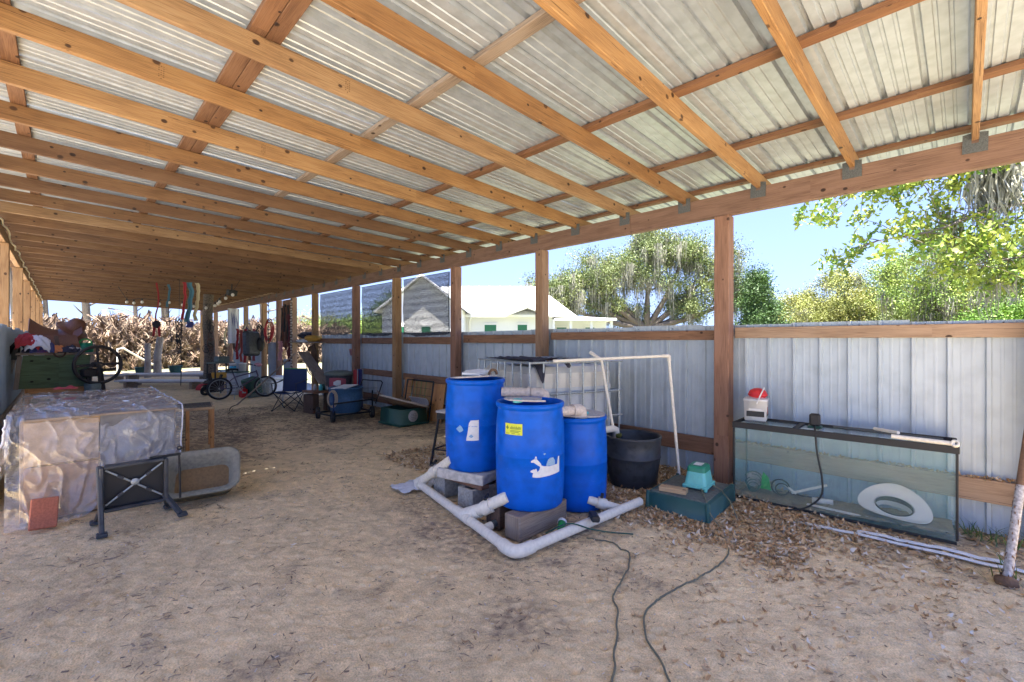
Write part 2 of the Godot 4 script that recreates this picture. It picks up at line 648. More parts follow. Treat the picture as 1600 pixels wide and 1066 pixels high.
func sand_color(x, z):
	var base = Vector3(0.83, 0.62, 0.345)
	var ochre_glow = Vector3(0.80, 0.54, 0.25)
	base = base.lerp(ochre_glow, clampf(smoothstep(0.9, -0.3, x) * smoothstep(-6.5, -3.5, z) * 0.75 + cn2.get_noise_2d(x + 30, z) * 0.3, 0.0, 0.85))  # random ochre, plus sunlight spill at near left painted into the sand colour
	var v = 1.0 + cn2.get_noise_2d(x, z) * 0.16 + cn3.get_noise_2d(x, z) * 0.24 + cn4.get_noise_2d(x, z) * 0.20
	var m = mulch_at(x, z)
	var f = clampf(m * (0.85 + 1.2 * cn3.get_noise_2d(x * 1.7, z * 1.7) + 1.6 * cn4.get_noise_2d(x * 0.7, z * 0.7)) + maxf(0.0, cn1.get_noise_2d(x * 2.3 + 9, z * 2.3) - 0.24) * (0.9 + 2.2 * cn4.get_noise_2d(x, z)), 0.0, 0.92)
	return (base * v).lerp(Vector3(0.24, 0.175, 0.12), f)

func grid_mesh(x0, x1, z0, z1, nx, nz, mat_, tint):
	var vs = PackedVector3Array()
	var ns = PackedVector3Array()
	var cs = PackedColorArray()
	var ids = PackedInt32Array()
	var flip = (x1 - x0) * (z1 - z0) > 0.0
	var hs = PackedFloat32Array()
	for i in nx + 1:
		for j in nz + 1:
			hs.append(height_at(lerpf(x0, x1, float(i) / nx), lerpf(z0, z1, float(j) / nz)))
	var sx = (x1 - x0) / nx
	var sz = (z1 - z0) / nz
	# small pits [x, z, along, across, turn, depth, rim] pressed into the sheet
	for p in pits:
		var reach = maxf(p[2], p[3]) * 2.2
		for i in range(maxi(0, int((p[0] - reach - x0) / sx)), mini(nx, int((p[0] + reach - x0) / sx) + 1) + 1):
			for j in range(maxi(0, int((p[1] - reach - z0) / sz)), mini(nz, int((p[1] + reach - z0) / sz) + 1) + 1):
				var q = Vector2(x0 + sx * i - p[0], z0 + sz * j - p[1]).rotated(p[4])
				var d2 = pow(q.x / p[2], 2.0) + pow(q.y / p[3], 2.0)
				if d2 < 4.0:
					hs[i * (nz + 1) + j] += p[5] * (-exp(-d2 * d2 * 1.3) + p[6] * exp(-pow(sqrt(d2) - 1.2, 2.0) * 9.0))
	for i in nx + 1:
		for j in nz + 1:
			var x = x0 + sx * i
			var z = z0 + sz * j
			vs.append(Vector3(x, hs[i * (nz + 1) + j], z))
			var hx = hs[mini(i + 1, nx) * (nz + 1) + j] - hs[maxi(i - 1, 0) * (nz + 1) + j]
			var hz = hs[i * (nz + 1) + mini(j + 1, nz)] - hs[i * (nz + 1) + maxi(j - 1, 0)]
			ns.append(Vector3(-hx / (2 * sx), 1, -hz / (2 * sz)).normalized())
			var c = tint.call(x, z)
			cs.append(Color(c.x, c.y, c.z))
	for i in nx:
		for j in nz:
			var a = i * (nz + 1) + j
			ids.append_array([a, a + nz + 1, a + nz + 2, a, a + nz + 2, a + 1] if flip else [a, a + nz + 2, a + nz + 1, a, a + 1, a + nz + 2])
	var arr = []
	arr.resize(Mesh.ARRAY_MAX)
	arr[Mesh.ARRAY_VERTEX] = vs
	arr[Mesh.ARRAY_NORMAL] = ns
	arr[Mesh.ARRAY_COLOR] = cs
	arr[Mesh.ARRAY_INDEX] = ids
	var m = ArrayMesh.new()
	m.add_surface_from_arrays(Mesh.PRIMITIVE_TRIANGLES, arr)
	m.surface_set_material(0, mat_)
	return m

func build_ground():
	hn1 = noise(41, 0.45, 2)
	hn2 = noise(42, 2.4, 3)
	hn3 = noise(43, 11.0, 3)
	hn4 = noise(48, 26.0, 2)
	cn4 = noise(49, 24.0, 3)
	cn1 = noise(44, 0.9, 4)
	cn2 = noise(45, 0.35, 3)
	cn3 = noise(46, 6.0, 4)
	for i in 150:
		var x = rng.randf_range(1.0, 3.4)
		var z = rng.randf_range(-2.4, 0.2)
		if i < 34:
			x = rng.randf_range(1.5, 2.4)
			z = rng.randf_range(-1.9, -0.7)
		var pr = rng.randf_range(0.013, 0.034)
		pits.append([x, z, pr, pr, 0.0, pr * 0.62, 0.3])
	for i in 70:
		# old footprints: heel and sole
		var x = rng.randf_range(-0.2, 3.6)
		var z = rng.randf_range(-5.6, 0.3)
		if x > 2.0 and z < -1.9:
			continue
		var t = rng.randf() * TAU
		var dv = Vector2(0.085, 0).rotated(-t)
		pits.append([x + dv.x, z + dv.y, 0.075, 0.046, t, rng.randf_range(0.005, 0.013), 0.45])
		pits.append([x - dv.x, z - dv.y, 0.045, 0.034, t, rng.randf_range(0.005, 0.013), 0.45])
	var m = StandardMaterial3D.new()
	m.vertex_color_use_as_albedo = true
	m.albedo_texture = speckle(51, 0.09, 0.78, 1.12, 5, 1024)
	m.roughness = 0.95
	m.uv1_triplanar = true
	m.uv1_world_triplanar = true
	m.uv1_scale = Vector3.ONE * 0.9
	m.normal_enabled = true
	m.normal_texture = bumps(52, 0.05, 9.0, 5, 1024)
	m.normal_scale = 0.55
	M.sand = m
	var g = setting(Node3D.new(), "bare sand floor with leaf mould and small pits")
	g.name = "ground"
	add_child(g)
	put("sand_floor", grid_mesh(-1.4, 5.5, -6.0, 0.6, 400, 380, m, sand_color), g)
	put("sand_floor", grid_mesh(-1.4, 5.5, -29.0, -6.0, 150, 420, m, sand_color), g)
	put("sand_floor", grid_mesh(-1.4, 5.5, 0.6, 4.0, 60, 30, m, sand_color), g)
	# open land round the shed
	var land = StandardMaterial3D.new()
	land.vertex_color_use_as_albedo = true
	land.albedo_texture = M.grit
	land.roughness = 0.95
	land.uv1_triplanar = true
	land.uv1_world_triplanar = true
	land.uv1_scale = Vector3.ONE * 0.5
	var gn = noise(47, 0.18, 4)
	var meadow = func(x, z):
		var n = gn.get_noise_2d(x, z)
		var f = smoothstep(-0.25, 0.35, n)
		var near = smoothstep(-24.0, -29.0, z)
		if x > 6.0:
			near = 1.0
		var sandy = Vector3(0.51, 0.50, 0.47)
		return sandy.lerp(Vector3(0.22, 0.19, 0.11).lerp(Vector3(0.10, 0.135, 0.04), f), near * 0.9)
	for r in [[-40.0, -1.4, -29.0, 40.0, 40, 60], [5.5, 70.0, -29.0, 40.0, 60, 60], [-1.4, 5.5, 4.0, 40.0, 16, 40], [-60.0, 90.0, -90.0, -29.0, 110, 60]]:
		put("yard", grid_mesh(r[0], r[1], r[2], r[3], r[4], r[5], land, meadow), g)
	var st = S()
	for r in [[-600, -60, -600, 600], [90, 600, -600, 600], [-60, 90, -600, -90], [-60, 90, 40, 600], [-60, -40, -90, 40], [70, 90, -90, 40]]:
		quad(st, Vector3(r[0], -0.03, r[2]), Vector3(r[1], -0.03, r[2]), Vector3(r[1], -0.03, r[3]), Vector3(r[0], -0.03, r[3]), Vector3.UP)
	obj("far_field", st, textured(Vector3(0.17, 0.17, 0.08), 0.95, M.grit, 0.05), g)

# ---------------------------------------------------------------- the shed
func rafter_y(x):
	return 3.14 + 0.034 * (5.15 - x)

func rib_profile(w, shift, low = 0.0075):
	# ribbed sheet across its width: four tall ribs, two faint ones between each pair
	var out = []
	var pitch = w / 4.0
	for k in 4:
		var o = k * pitch + shift
		for q in [[0.0, 0.0], [0.010, 0.0], [0.020, 0.028], [0.042, 0.028], [0.052, 0.0], [0.095, 0.0], [0.100, low], [0.114, low], [0.119, 0.0], [0.160, 0.0], [0.165, low], [0.179, low], [0.184, 0.0]]:
			out.append(Vector2(o + q[0] * pitch / 0.2286, q[1]))
	out.append(Vector2(4 * pitch + shift + 0.006, 0.0))
	return out

func rib_sheet(w, length, m, segs = 1, wav = 0.0, sd = 1, low = 0.0075):
	# ribs run along x from 0 to length; width along z; height along y
	var st = S()
	var pr = rib_profile(w, 0.0, low)
	var n = noise(sd, 0.8, 2)
	for i in pr.size() - 1:
		var a = pr[i]
		var b = pr[i + 1]
		var nn = Vector3(0, b.x - a.x, -(b.y - a.y)).normalized()
		for k in segs:
			var x0 = length * k / segs
			var x1 = length * (k + 1) / segs
			var f = func(x, p): return Vector3(x, p.y + n.get_noise_2d(x, p.x) * wav, p.x)
			quad(st, f.call(x0, a), f.call(x1, a), f.call(x1, b), f.call(x0, b), nn, Vector2(x0, a.x), Vector2(x1, a.x), Vector2(x1, b.x), Vector2(x0, b.x))
	return mesh_of(st, m)

func build_shed():
	var shed = thing("pole_shed", "long open pole shed with orange pine rafters under ribbed metal roof", "shed")
	var slope = atan(0.034)
	# rafters
	var lens = 6.55
	var rmesh = []
	for k in 8:
		var st = S()
		cbox(st, Transform3D(), Vector3(lens, 0.145, 0.042), 0.004, Vector2(rng.randf() * 4.0, rng.randf() * 0.3))
		rmesh.append(mesh_of(st, M.rafter[k % 4]))
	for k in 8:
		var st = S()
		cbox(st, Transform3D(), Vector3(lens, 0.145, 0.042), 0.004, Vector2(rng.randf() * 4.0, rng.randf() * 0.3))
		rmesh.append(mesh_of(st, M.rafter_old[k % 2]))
	var stamp = S()
	for r in 3:
		for c in 7:
			if rng.randf() < 0.72:
				cbox(stamp, at(Vector3((r - 1) * 0.013, (c - 3) * 0.014, 0)), Vector3(0.007, rng.randf_range(0.004, 0.009), 0.0012), 0.0)
	var stampm = mesh_of(stamp, flat(Vector3(0.16, 0.085, 0.035), 0.8))
	var plate_st = S()
	plate(plate_st, [Vector2(-0.085, -0.10), Vector2(0.085, -0.10), Vector2(0.085, 0.075), Vector2(0.024, 0.085), Vector2(0.024, -0.012), Vector2(-0.024, -0.012), Vector2(-0.024, 0.085), Vector2(-0.085, 0.075)], 0.004)
	for q in [[-0.07, 0.06], [-0.05, 0.03], [-0.07, 0.0], [-0.05, -0.03], [0.07, 0.06], [0.05, 0.03], [0.07, 0.0], [0.05, -0.03], [0.0, -0.04], [-0.03, -0.07], [0.03, -0.07], [-0.065, -0.075], [0.065, -0.075]]:
		blob(plate_st, at(Vector3(q[0], q[1], 0.003)), Vector3.ONE * 0.004, 6, 4)
	var platem = mesh_of(plate_st, M.zinc)
	for k in range(-1, 37):
		var z = 0.06 - 0.785 * k
		var xc = 2.33
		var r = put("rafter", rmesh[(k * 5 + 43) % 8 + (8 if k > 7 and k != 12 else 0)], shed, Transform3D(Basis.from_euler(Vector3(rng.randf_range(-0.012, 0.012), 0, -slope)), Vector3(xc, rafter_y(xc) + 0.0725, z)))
		if k >= 3 and k < 14:
			put("grade_stamp", stampm, r, Transform3D(Basis.from_euler(Vector3.ZERO), Vector3(rng.randf_range(-1.9, -0.9), 0.0, 0.0216))).set_meta("kind", "stuff")
		if k < 26:
			put("hanger_plate", platem, shed, Transform3D(Basis.from_euler(Vector3(0, -PI / 2, rng.randf_range(-0.05, 0.05))), Vector3(5.105, 3.125, z)).scaled_local(Vector3(0.85, 0.85, 1.0)))
	# purlins laid flat on the rafters
	var xs = [5.3, 4.37, 3.19, 1.96, 0.84, -0.26]
	for i in xs.size():
		var z = 0.9
		var n = 0
		while z > -28.4:
			var l = [3.9, 4.88, 4.88, 3.66][(i + n) % 4]
			var z1 = maxf(z - l, -28.5)
			var st = S()
			var y = rafter_y(xs[i]) + 0.145 + 0.0205
			bar(st, Vector3(xs[i], y, z), Vector3(xs[i], y, z1), 0.092, 0.038, 0.003, Vector2(i * 1.3 + n, i * 0.11))
			var m = M.greywood if (i == 3 and n < 2) else M.purlin[(i + n) % 2]
			obj("purlin", st, m, shed)
			if i == 4 and n == 1:
				var s2 = S()
				bar(s2, Vector3(xs[i] + 0.095, y, z + 1.2), Vector3(xs[i] + 0.095, y, z1 + 2.0), 0.09, 0.038, 0.003, Vector2(2.3, 0.2))
				obj("purlin", s2, M.purlin[1], shed)
			z = z1
			n += 1
	# roof sheets
	var sh = [rib_sheet(0.9144, 6.95, M.roof, 10, 0.004, 3), rib_sheet(0.9144, 6.95, M.roof, 10, 0.004, 4)]
	for k in 32:
		var z = -28.34 + k * 0.9144
		put("roof_sheet", sh[k % 2], shed, Transform3D(Basis.from_euler(Vector3(0, 0, -slope)), Vector3(-1.0, rafter_y(-1.0) + 0.145 + 0.0405 + 0.0018 * (k % 2), z)))
	# beams
	var bz = [0.9, -3.0, -6.1, -10.4, -14.6, -19.4, -24.0, -28.5]
	for i in bz.size() - 1:
		var st = S()
		bar(st, Vector3(5.155, 3.035, bz[i] - 0.001), Vector3(5.155, 3.035, bz[i + 1] + 0.001), 0.085, 0.232, 0.005, Vector2(i * 1.7, 0.1 * i))
		obj("beam", st, M.beam, shed)
		st = S()
		bar(st, Vector3(-0.70, 3.235, bz[i] - 0.001), Vector3(-0.70, 3.235, bz[i + 1] + 0.001), 0.08, 0.18, 0.005, Vector2(i * 1.1, 0.07 * i))
		obj("beam", st, M.post[1], shed)
	# posts
	var pz = [0.45, -1.875, -4.525, -6.651, -8.731, -10.67, -13.244, -14.93, -16.3, -17.9, -20.2, -22.6, -25.2, -28.2]
	for i in pz.size():
		var w = 0.15 if i != 1 else 0.155
		var st = S()
		cbox(st, at(Vector3(0, 1.42, 0)), Vector3(w, 2.996, w), 0.006, Vector2(i * 0.9, i * 0.13))
		put("post", mesh_of(st, M.post[[2, 0, 2, 0, 1, 0, 1, 2, 0, 1, 2, 0, 2, 1][i]]), shed, Transform3D(Basis.from_euler(Vector3(rng.randf_range(-0.004, 0.004), rng.randf_range(-0.03, 0.03), 0)), Vector3(5.155, 0, pz[i])))
	var lz = [0.45, -1.4, -4.6, -7.8, -11.0, -14.5, -17.6, -20.8, -24.2, -27.9]
	for i in lz.size():
		var st = S()
		cbox(st, at(Vector3(0, 1.53, 0)), Vector3(0.15, 3.22, 0.15), 0.006, Vector2(i * 1.9, i * 0.23))
		put("post", mesh_of(st, M.post[1]), shed, at(Vector3(-0.70, 0, lz[i])))
	# a short board hung along the fence side beam
	var lt = S()
	for q in 26:
		var z = -11.0 - q * 0.62
		lt = S()
		cbox(lt, at(Vector3(5.0, 3.16, z)), Vector3(0.16, 0.016, 0.4), 0.002)
		if q > 8:
			obj("block", lt, M.palewood, shed)

# ---------------------------------------------------------------- the fence
func build_fence():
	var f = thing("metal_fence", "pale ribbed metal fence with brown timber rails along shed posts", "fence")
	var sh = [rib_sheet(0.9144, 1.76, M.sheet[0], 6, 0.004, 7, 0.0022), rib_sheet(0.9144, 1.76, M.sheet[1], 6, 0.004, 8, 0.0022), rib_sheet(0.9144, 1.76, M.sheet[2], 6, 0.004, 9, 0.0022)]
	for k in 16:
		var z = -13.15 + k * 0.9144
		# stand the ribs upright: x of the sheet goes up, its ribs face the shed
		var b = Basis(Vector3(0, 1, 0), Vector3(-1, 0, 0), Vector3(0, 0, 1))
		put("sheet", sh[(k * 2 + k / 3) % 3], f, Transform3D(b, Vector3(5.33 + 0.002 * (k % 2), -0.03 + rng.randf_range(-0.012, 0.012), z)))
	var rails = [
		[1.4, -1.79, 1.637, 0.115, 2], [-1.96, -4.44, 1.62, 0.11, 0], [-4.61, -6.56, 1.585, 0.14, 0], [-6.74, -8.64, 1.56, 0.14, 0], [-8.82, -10.58, 1.555, 0.14, 1], [-10.76, -13.15, 1.55, 0.14, 0],
		[1.4, -1.79, 0.345, 0.184, 2], [-1.96, -4.44, 0.345, 0.184, 1], [-4.61, -6.56, 0.20, 0.18, 1], [-6.74, -8.64, 0.22, 0.17, 1], [-8.82, -10.58, 0.2, 0.17, 1],
		[-4.61, -6.56, 0.775, 0.14, 0], [-6.74, -8.64, 0.775, 0.14, 0], [-8.82, -10.58, 0.80, 0.14, 1]]
	for i in rails.size():
		var r = rails[i]
		var st = S()
		bar(st, Vector3(5.272, r[2] - 0.004, r[0]), Vector3(5.272, r[2] + 0.004, r[1]), 0.04, r[3], 0.004, Vector2(i * 0.77, i * 0.19))
		obj("rail", st, M.rail[r[4]], f)
	# screws
	var sc = S()
	blob(sc, Transform3D(), Vector3(0.006, 0.006, 0.006), 6, 4)
	var scm = mesh_of(sc, M.zinc)
	for k in 14:
		put("screw", scm, f, at(Vector3(5.323, 1.70, 1.6 - k * 0.46)))
	# shade cloth pieces hung between the posts
	var spans = [[-6.98, -8.62, 1.70, 2.88, "wide"], [-8.86, -10.56, 1.71, 2.88, "mid"], [-10.82, -13.12, 1.76, 2.88, "far"]]
	var labels = ["frayed grey shade net with the house gable behind it", "grey shade net hung between two plain posts", "grey shade net hung beside the folded feed sacks"]
	for i in 3:
		var s = spans[i]
		var t = thing("shade_net", labels[i], "shade net", Vector3(5.25, 0, 0), 0.0, "shade nets hung above the fence")
		var st = S()
		var nz = noise(90 + i, 1.4, 3)
		patch(st, func(u, v):
			var z = lerpf(s[0], s[1], u)
			var sag = 0.05 * sin(PI * u) * (1.0 - v)
			var edge = nz.get_noise_2d(u * 3.0, 5.0) * 0.03 * (1.0 - v)
			return Vector3(nz.get_noise_2d(z * 0.6, v * 1.5) * 0.05 * sin(PI * v), lerpf(s[2] - sag + edge, s[3], v), z), 24, 14)
		obj("net", st, M.net, t)
		st = S()
		tube(st, curve([Vector3(0, s[3], s[0]), Vector3(0.01, (s[2] + s[3]) / 2, s[0] - 0.02), Vector3(0, s[2], s[0])], 10), 0.012 if i == 0 else 0.006, 6)
		obj("hem", st, M.rubber, t)
		st = S()
		tube(st, [Vector3(0, s[3], s[0]), Vector3(0, s[3], s[1])], 0.006, 6)
		obj("hem", st, M.rubber, t)

func build_low_wall():
	var w = thing("low_wall", "ribbed sheet metal wall with low rail below bare timber posts", "wall")
	var sh = rib_sheet(0.9144, 1.80, M.sheet[1], 1)
	for k in 24:
		var b = Basis(Vector3(0, 1, 0), Vector3(1, 0, 0), Vector3(0, 0, -1))
		put("sheet", sh, w, Transform3D(b, Vector3(-0.60, -0.02 - 0.02 * (k % 3), -6.2 - k * 0.9144)))
	for r in [[-6.0, -12.6, 0.50], [-12.62, -19.0, 0.52], [-19.02, -28.0, 0.52]]:
		var st = S()
		bar(st, Vector3(-0.55, r[2], r[0]), Vector3(-0.55, r[2], r[1]), 0.04, 0.19, 0.003)
		obj("rail", st, M.greywood, w)

# ---------------------------------------------------------------- the neighbour's house
func roof_face(st, pts):
	var c = (pts[1] - pts[0]).cross(pts[2] - pts[0]).normalized()
	if c.y < 0:
		c = -c
	for i in range(1, pts.size() - 1):
		tri(st, pts[0], pts[i], pts[i + 1], c)
		tri(st, pts[0] - c * 0.08, pts[i] - c * 0.08, pts[i + 1] - c * 0.08, -c)
	for i in pts.size():
		var a = pts[i]
		var b = pts[(i + 1) % pts.size()]
		quad(st, a, b, b - c * 0.08, a - c * 0.08)

func build_house():
	var h = thing("white_house", "white single storey house with white metal roof and dark green windows", "house", Vector3(17.0, 0, -17.0), -PI / 4)
	var st = S()
	cbox(st, at(Vector3(-0.2, 1.45, -4.0)), Vector3(4.6, 2.9, 8.0), 0.01)
	obj("wall", st, M.housewall, h)
	st = S()
	cbox(st, at(Vector3(3.7, 1.40, -4.75)), Vector3(3.19, 2.8, 6.5), 0.01)
	obj("wall", st, M.housewall, h)
	st = S()
	cbox(st, at(Vector3(-4.5, 1.55, -2.6)), Vector3(3.99, 3.1, 8.6), 0.01)
	obj("wall", st, M.housewall, h)
	st = S()
	plate(st, [Vector2(-6.5, 3.1), Vector2(-2.51, 3.1), Vector2(-4.5, 4.72)], 0.16, at(Vector3(0, 0, 1.62)))
	obj("gable", st, M.housewall, h)
	# roofs
	var r = S()
	roof_face(r, [Vector3(-2.5, 2.98, 0.45), Vector3(2.15, 2.93, 0.45), Vector3(1.5, 4.95, -4.0), Vector3(-4.5, 4.95, -4.0)])
	obj("roof", r, M.houseroof, h)
	r = S()
	roof_face(r, [Vector3(2.15, 2.93, 0.45), Vector3(5.45, 2.72, 0.45), Vector3(5.45, 2.72, -8.4), Vector3(1.5, 4.95, -4.0)])
	obj("roof", r, M.houseroof, h)
	r = S()
	roof_face(r, [Vector3(5.45, 2.72, -8.4), Vector3(-2.5, 2.95, -8.4), Vector3(-4.5, 4.95, -4.0), Vector3(1.5, 4.95, -4.0)])
	obj("roof", r, M.houseroof, h)
	for s in [-1, 1]:
		r = S()
		roof_face(r, [Vector3(-4.5, 4.86, 2.0), Vector3(-4.5 + s * 2.35, 3.0, 2.0), Vector3(-4.5 + s * 2.35, 3.0, -7.2), Vector3(-4.5, 4.86, -7.2)])
		obj("roof", r, M.houseroof, h)
		r = S()
		roof_face(r, [Vector3(0.75, 3.34, 1.0), Vector3(0.75 + s * 1.1, 2.92, 1.0), Vector3(0.75 + s * 1.1, 2.92, -0.3), Vector3(0.75, 3.34, -0.8)])
		obj("roof", r, M.houseroof, h)
	for k in 9:
		var u = (k + 0.5) / 9.0
		var sm = S()
		bar(sm, Vector3(lerpf(-2.4, 2.1, u), 2.995 - 0.05 * u, 0.43), Vector3(lerpf(-4.4, 1.45, u), 4.965, -3.98), 0.035, 0.05, 0.004)
		obj("roof_seam", sm, M.houseroof, h)
	# windows with green blinds and white sills
	for q in [[-1.2, 1.9, 0.03, 0.62, 1.1], [0.5, 1.9, 0.03, 0.5, 1.1], [2.75, 1.85, -1.47, 0.55, 1.0], [4.35, 1.85, -1.47, 0.5, 1.0], [-5.6, 1.85, 1.73, 0.45, 0.9], [-4.3, 1.85, 1.73, 0.45, 0.9]]:
		var w = S()
		cbox(w, at(Vector3(q[0], q[1], q[2])), Vector3(q[3] + 0.14, q[4] + 0.14, 0.07), 0.01)
		var wo = obj("window", w, M.housewall, h)
		w = S()
		cbox(w, at(Vector3(q[0], q[1] + 0.14, q[2] + 0.04)), Vector3(q[3], q[4] - 0.36, 0.02), 0.003)
		obj("blind", w, M.shutter, wo)
		w = S()
		cbox(w, at(Vector3(q[0], q[1] - q[4] * 0.5 + 0.16, q[2] + 0.038)), Vector3(q[3], 0.24, 0.02), 0.003)
		obj("pane", w, M.glassdark, wo)
	for q in [[2.15, 0.2], [3.05, 0.2], [4.15, 0.2], [5.2, 0.2]]:
		var w = S()
		cbox(w, at(Vector3(q[0], 1.35, q[1])), Vector3(0.14, 2.7, 0.14), 0.01)
		obj("porch_post", w, M.housewall, h)
	for q in [[-2.5, 2.15, 2.92], [2.16, 5.4, 2.74]]:
		var w = S()
		cbox(w, at(Vector3((q[0] + q[1]) / 2, q[2] - 0.06, 0.48)), Vector3(q[1] - q[0], 0.13, 0.1), 0.01)
		obj("gutter", w, M.housewall, h)
	var d = S()
	tube(d, [Vector3(-2.2, 2.8, 0.45), Vector3(-2.3, 2.6, 0.1), Vector3(-2.3, 0.1, 0.1)], 0.05, 8)
	obj("downpipe", d, M.housewall, h)

# ---------------------------------------------------------------- trees
func leaf_clump(n, spread, size, sd):
	# a loose tuft of small pointed leaves
	var r = RandomNumberGenerator.new()
	r.seed = sd
	var st = S()
	for i in n:
		var c = Vector3(r.randfn(), r.randfn() * 0.7, r.randfn()) * spread
		var a = Vector3(r.randfn(), r.randfn() * 0.6 - 0.25, r.randfn()).normalized()
		var b = a.cross(Vector3(r.randfn(), r.randfn(), r.randfn())).normalized()
		var l = size * r.randf_range(0.7, 1.3)
		var w = l * 0.26
		var nn = a.cross(b).normalized()
		var p0 = c
		var p1 = c + a * l * 0.5 + b * w + nn * l * 0.05
		var p2 = c + a * l
		var p3 = c + a * l * 0.5 - b * w + nn * l * 0.05
		var t = r.randf_range(0.8, 1.2)
		st.set_color(Color(t, t, t))
		tri(st, p0, p1, p2, nn)
		tri(st, p0, p2, p3, nn)
	return mesh_of(st, M.leaf)

func moss_clump(n, length, sd):
	var r = RandomNumberGenerator.new()
	r.seed = sd
	var st = S()
	for i in n:
		var p = Vector3(r.randfn() * 0.13, r.randf() * 0.1, r.randfn() * 0.13)
		var l = length * r.randf_range(0.35, 1.1)
		var w = r.randf_range(0.012, 0.03)
		var a = r.randf() * TAU
		var s = Vector3(cos(a), 0, sin(a)) * w
		var d = Vector3(r.randfn() * 0.04, 0, r.randfn() * 0.04)
		var k = 3
		for j in k:
			var t0 = float(j) / k
			var t1 = float(j + 1) / k
			quad(st, p + Vector3(0, -l * t0, 0) + d * sin(t0 * 7.0) - s * (1.0 - t0 * 0.8), p + Vector3(0, -l * t0, 0) + d * sin(t0 * 7.0) + s * (1.0 - t0 * 0.8), p + Vector3(0, -l * t1, 0) + d * sin(t1 * 7.0) + s * (1.0 - t1 * 0.8), p + Vector3(0, -l * t1, 0) + d * sin(t1 * 7.0) - s * (1.0 - t1 * 0.8))
	return mesh_of(st, M.dry)

func tree(called, label, group, base, trunk_h, trunk_r, lobes, clumps, per, tuft, hue, moss, seed_, stretch = 1.0):
	# lobes: [centre relative to base, radii]; leaves gather round twig ends in the lobes
	var r = RandomNumberGenerator.new()
	r.seed = seed_
	var t = thing(called, label, "tree", base, 0.0, group)
	var st = S()
	var lean = Vector3(r.randfn() * 0.25, 0, r.randfn() * 0.25)
	var fork = Vector3(0, trunk_h, 0) + lean
	tube(st, curve([Vector3(0, -0.2, 0), Vector3(lean.x * 0.1, trunk_h * 0.5, lean.z * 0.3), fork], 5), [trunk_r * 1.35, trunk_r * 1.05, trunk_r * 0.95, trunk_r * 0.9, trunk_r * 0.88, trunk_r * 0.85], 9)
	var ends = []
	for lb in lobes:
		var tips = maxi(2, int(clumps * lb[1].x / 4.0))
		var mid = fork.lerp(lb[0], 0.55) + Vector3(r.randfn() * 0.3, -0.3, r.randfn() * 0.3)
		var rr = trunk_r * 0.55
		tube(st, curve([fork * 0.97, mid, lb[0]], 6), [rr, rr * 0.9, rr * 0.75, rr * 0.6, rr * 0.48, rr * 0.36, rr * 0.28], 7)
		for i in tips:
			var d = Vector3(r.randfn(), r.randfn(), r.randfn()).normalized() * pow(r.randf(), 0.4)
			var e = lb[0] + d * lb[1]
			ends.append([e, lb[1]])
			if i < 9:
				var s0 = mid.lerp(lb[0], r.randf())
				tube(st, curve([s0, s0.lerp(e, 0.5) + Vector3(0, 0.15, 0), e], 3), [rr * 0.26, rr * 0.2, rr * 0.13, rr * 0.05], 5, false)
	obj("trunk", st, M.branch, t)
	var xs = []
	var cs = []
	var mx = []
	var mc = []
	for e in ends:
		var shade = r.randf_range(0.75, 1.2)
		var yel = r.randf()
		for i in per:
			var p = e[0] + Vector3(r.randfn(), r.randfn() * 0.55 * stretch, r.randfn()) * e[1].x * 0.16
			xs.append(Transform3D(Basis.from_euler(Vector3(r.randf() * TAU, r.randf() * TAU, r.randf() * TAU)).scaled(Vector3.ONE * r.randf_range(0.7, 1.3)), p))
			var c = hue[0].lerp(hue[1], clampf(yel * 0.7 + r.randf() * 0.4, 0, 1)) * shade
			cs.append(Color(c.x, c.y, c.z))
		if r.randf() < moss:
			for q in r.randi_range(1, 4):
				mx.append(Transform3D(Basis.from_euler(Vector3(0, r.randf() * TAU, 0)).scaled(Vector3(1.3, r.randf_range(0.6, 1.5), 1.3)), e[0] + Vector3(r.randfn(), r.randfn() * 0.5 - 0.3, r.randfn()) * e[1].x * 0.16))
				var v = r.randf_range(0.8, 1.25)
				mc.append(Color(0.24 * v, 0.235 * v, 0.185 * v))
	swarm("crown", tuft, xs, cs, t)
	if mx.size() > 0:
		swarm("hanging_moss", M.moss_mesh, mx, mc, t)
	return t

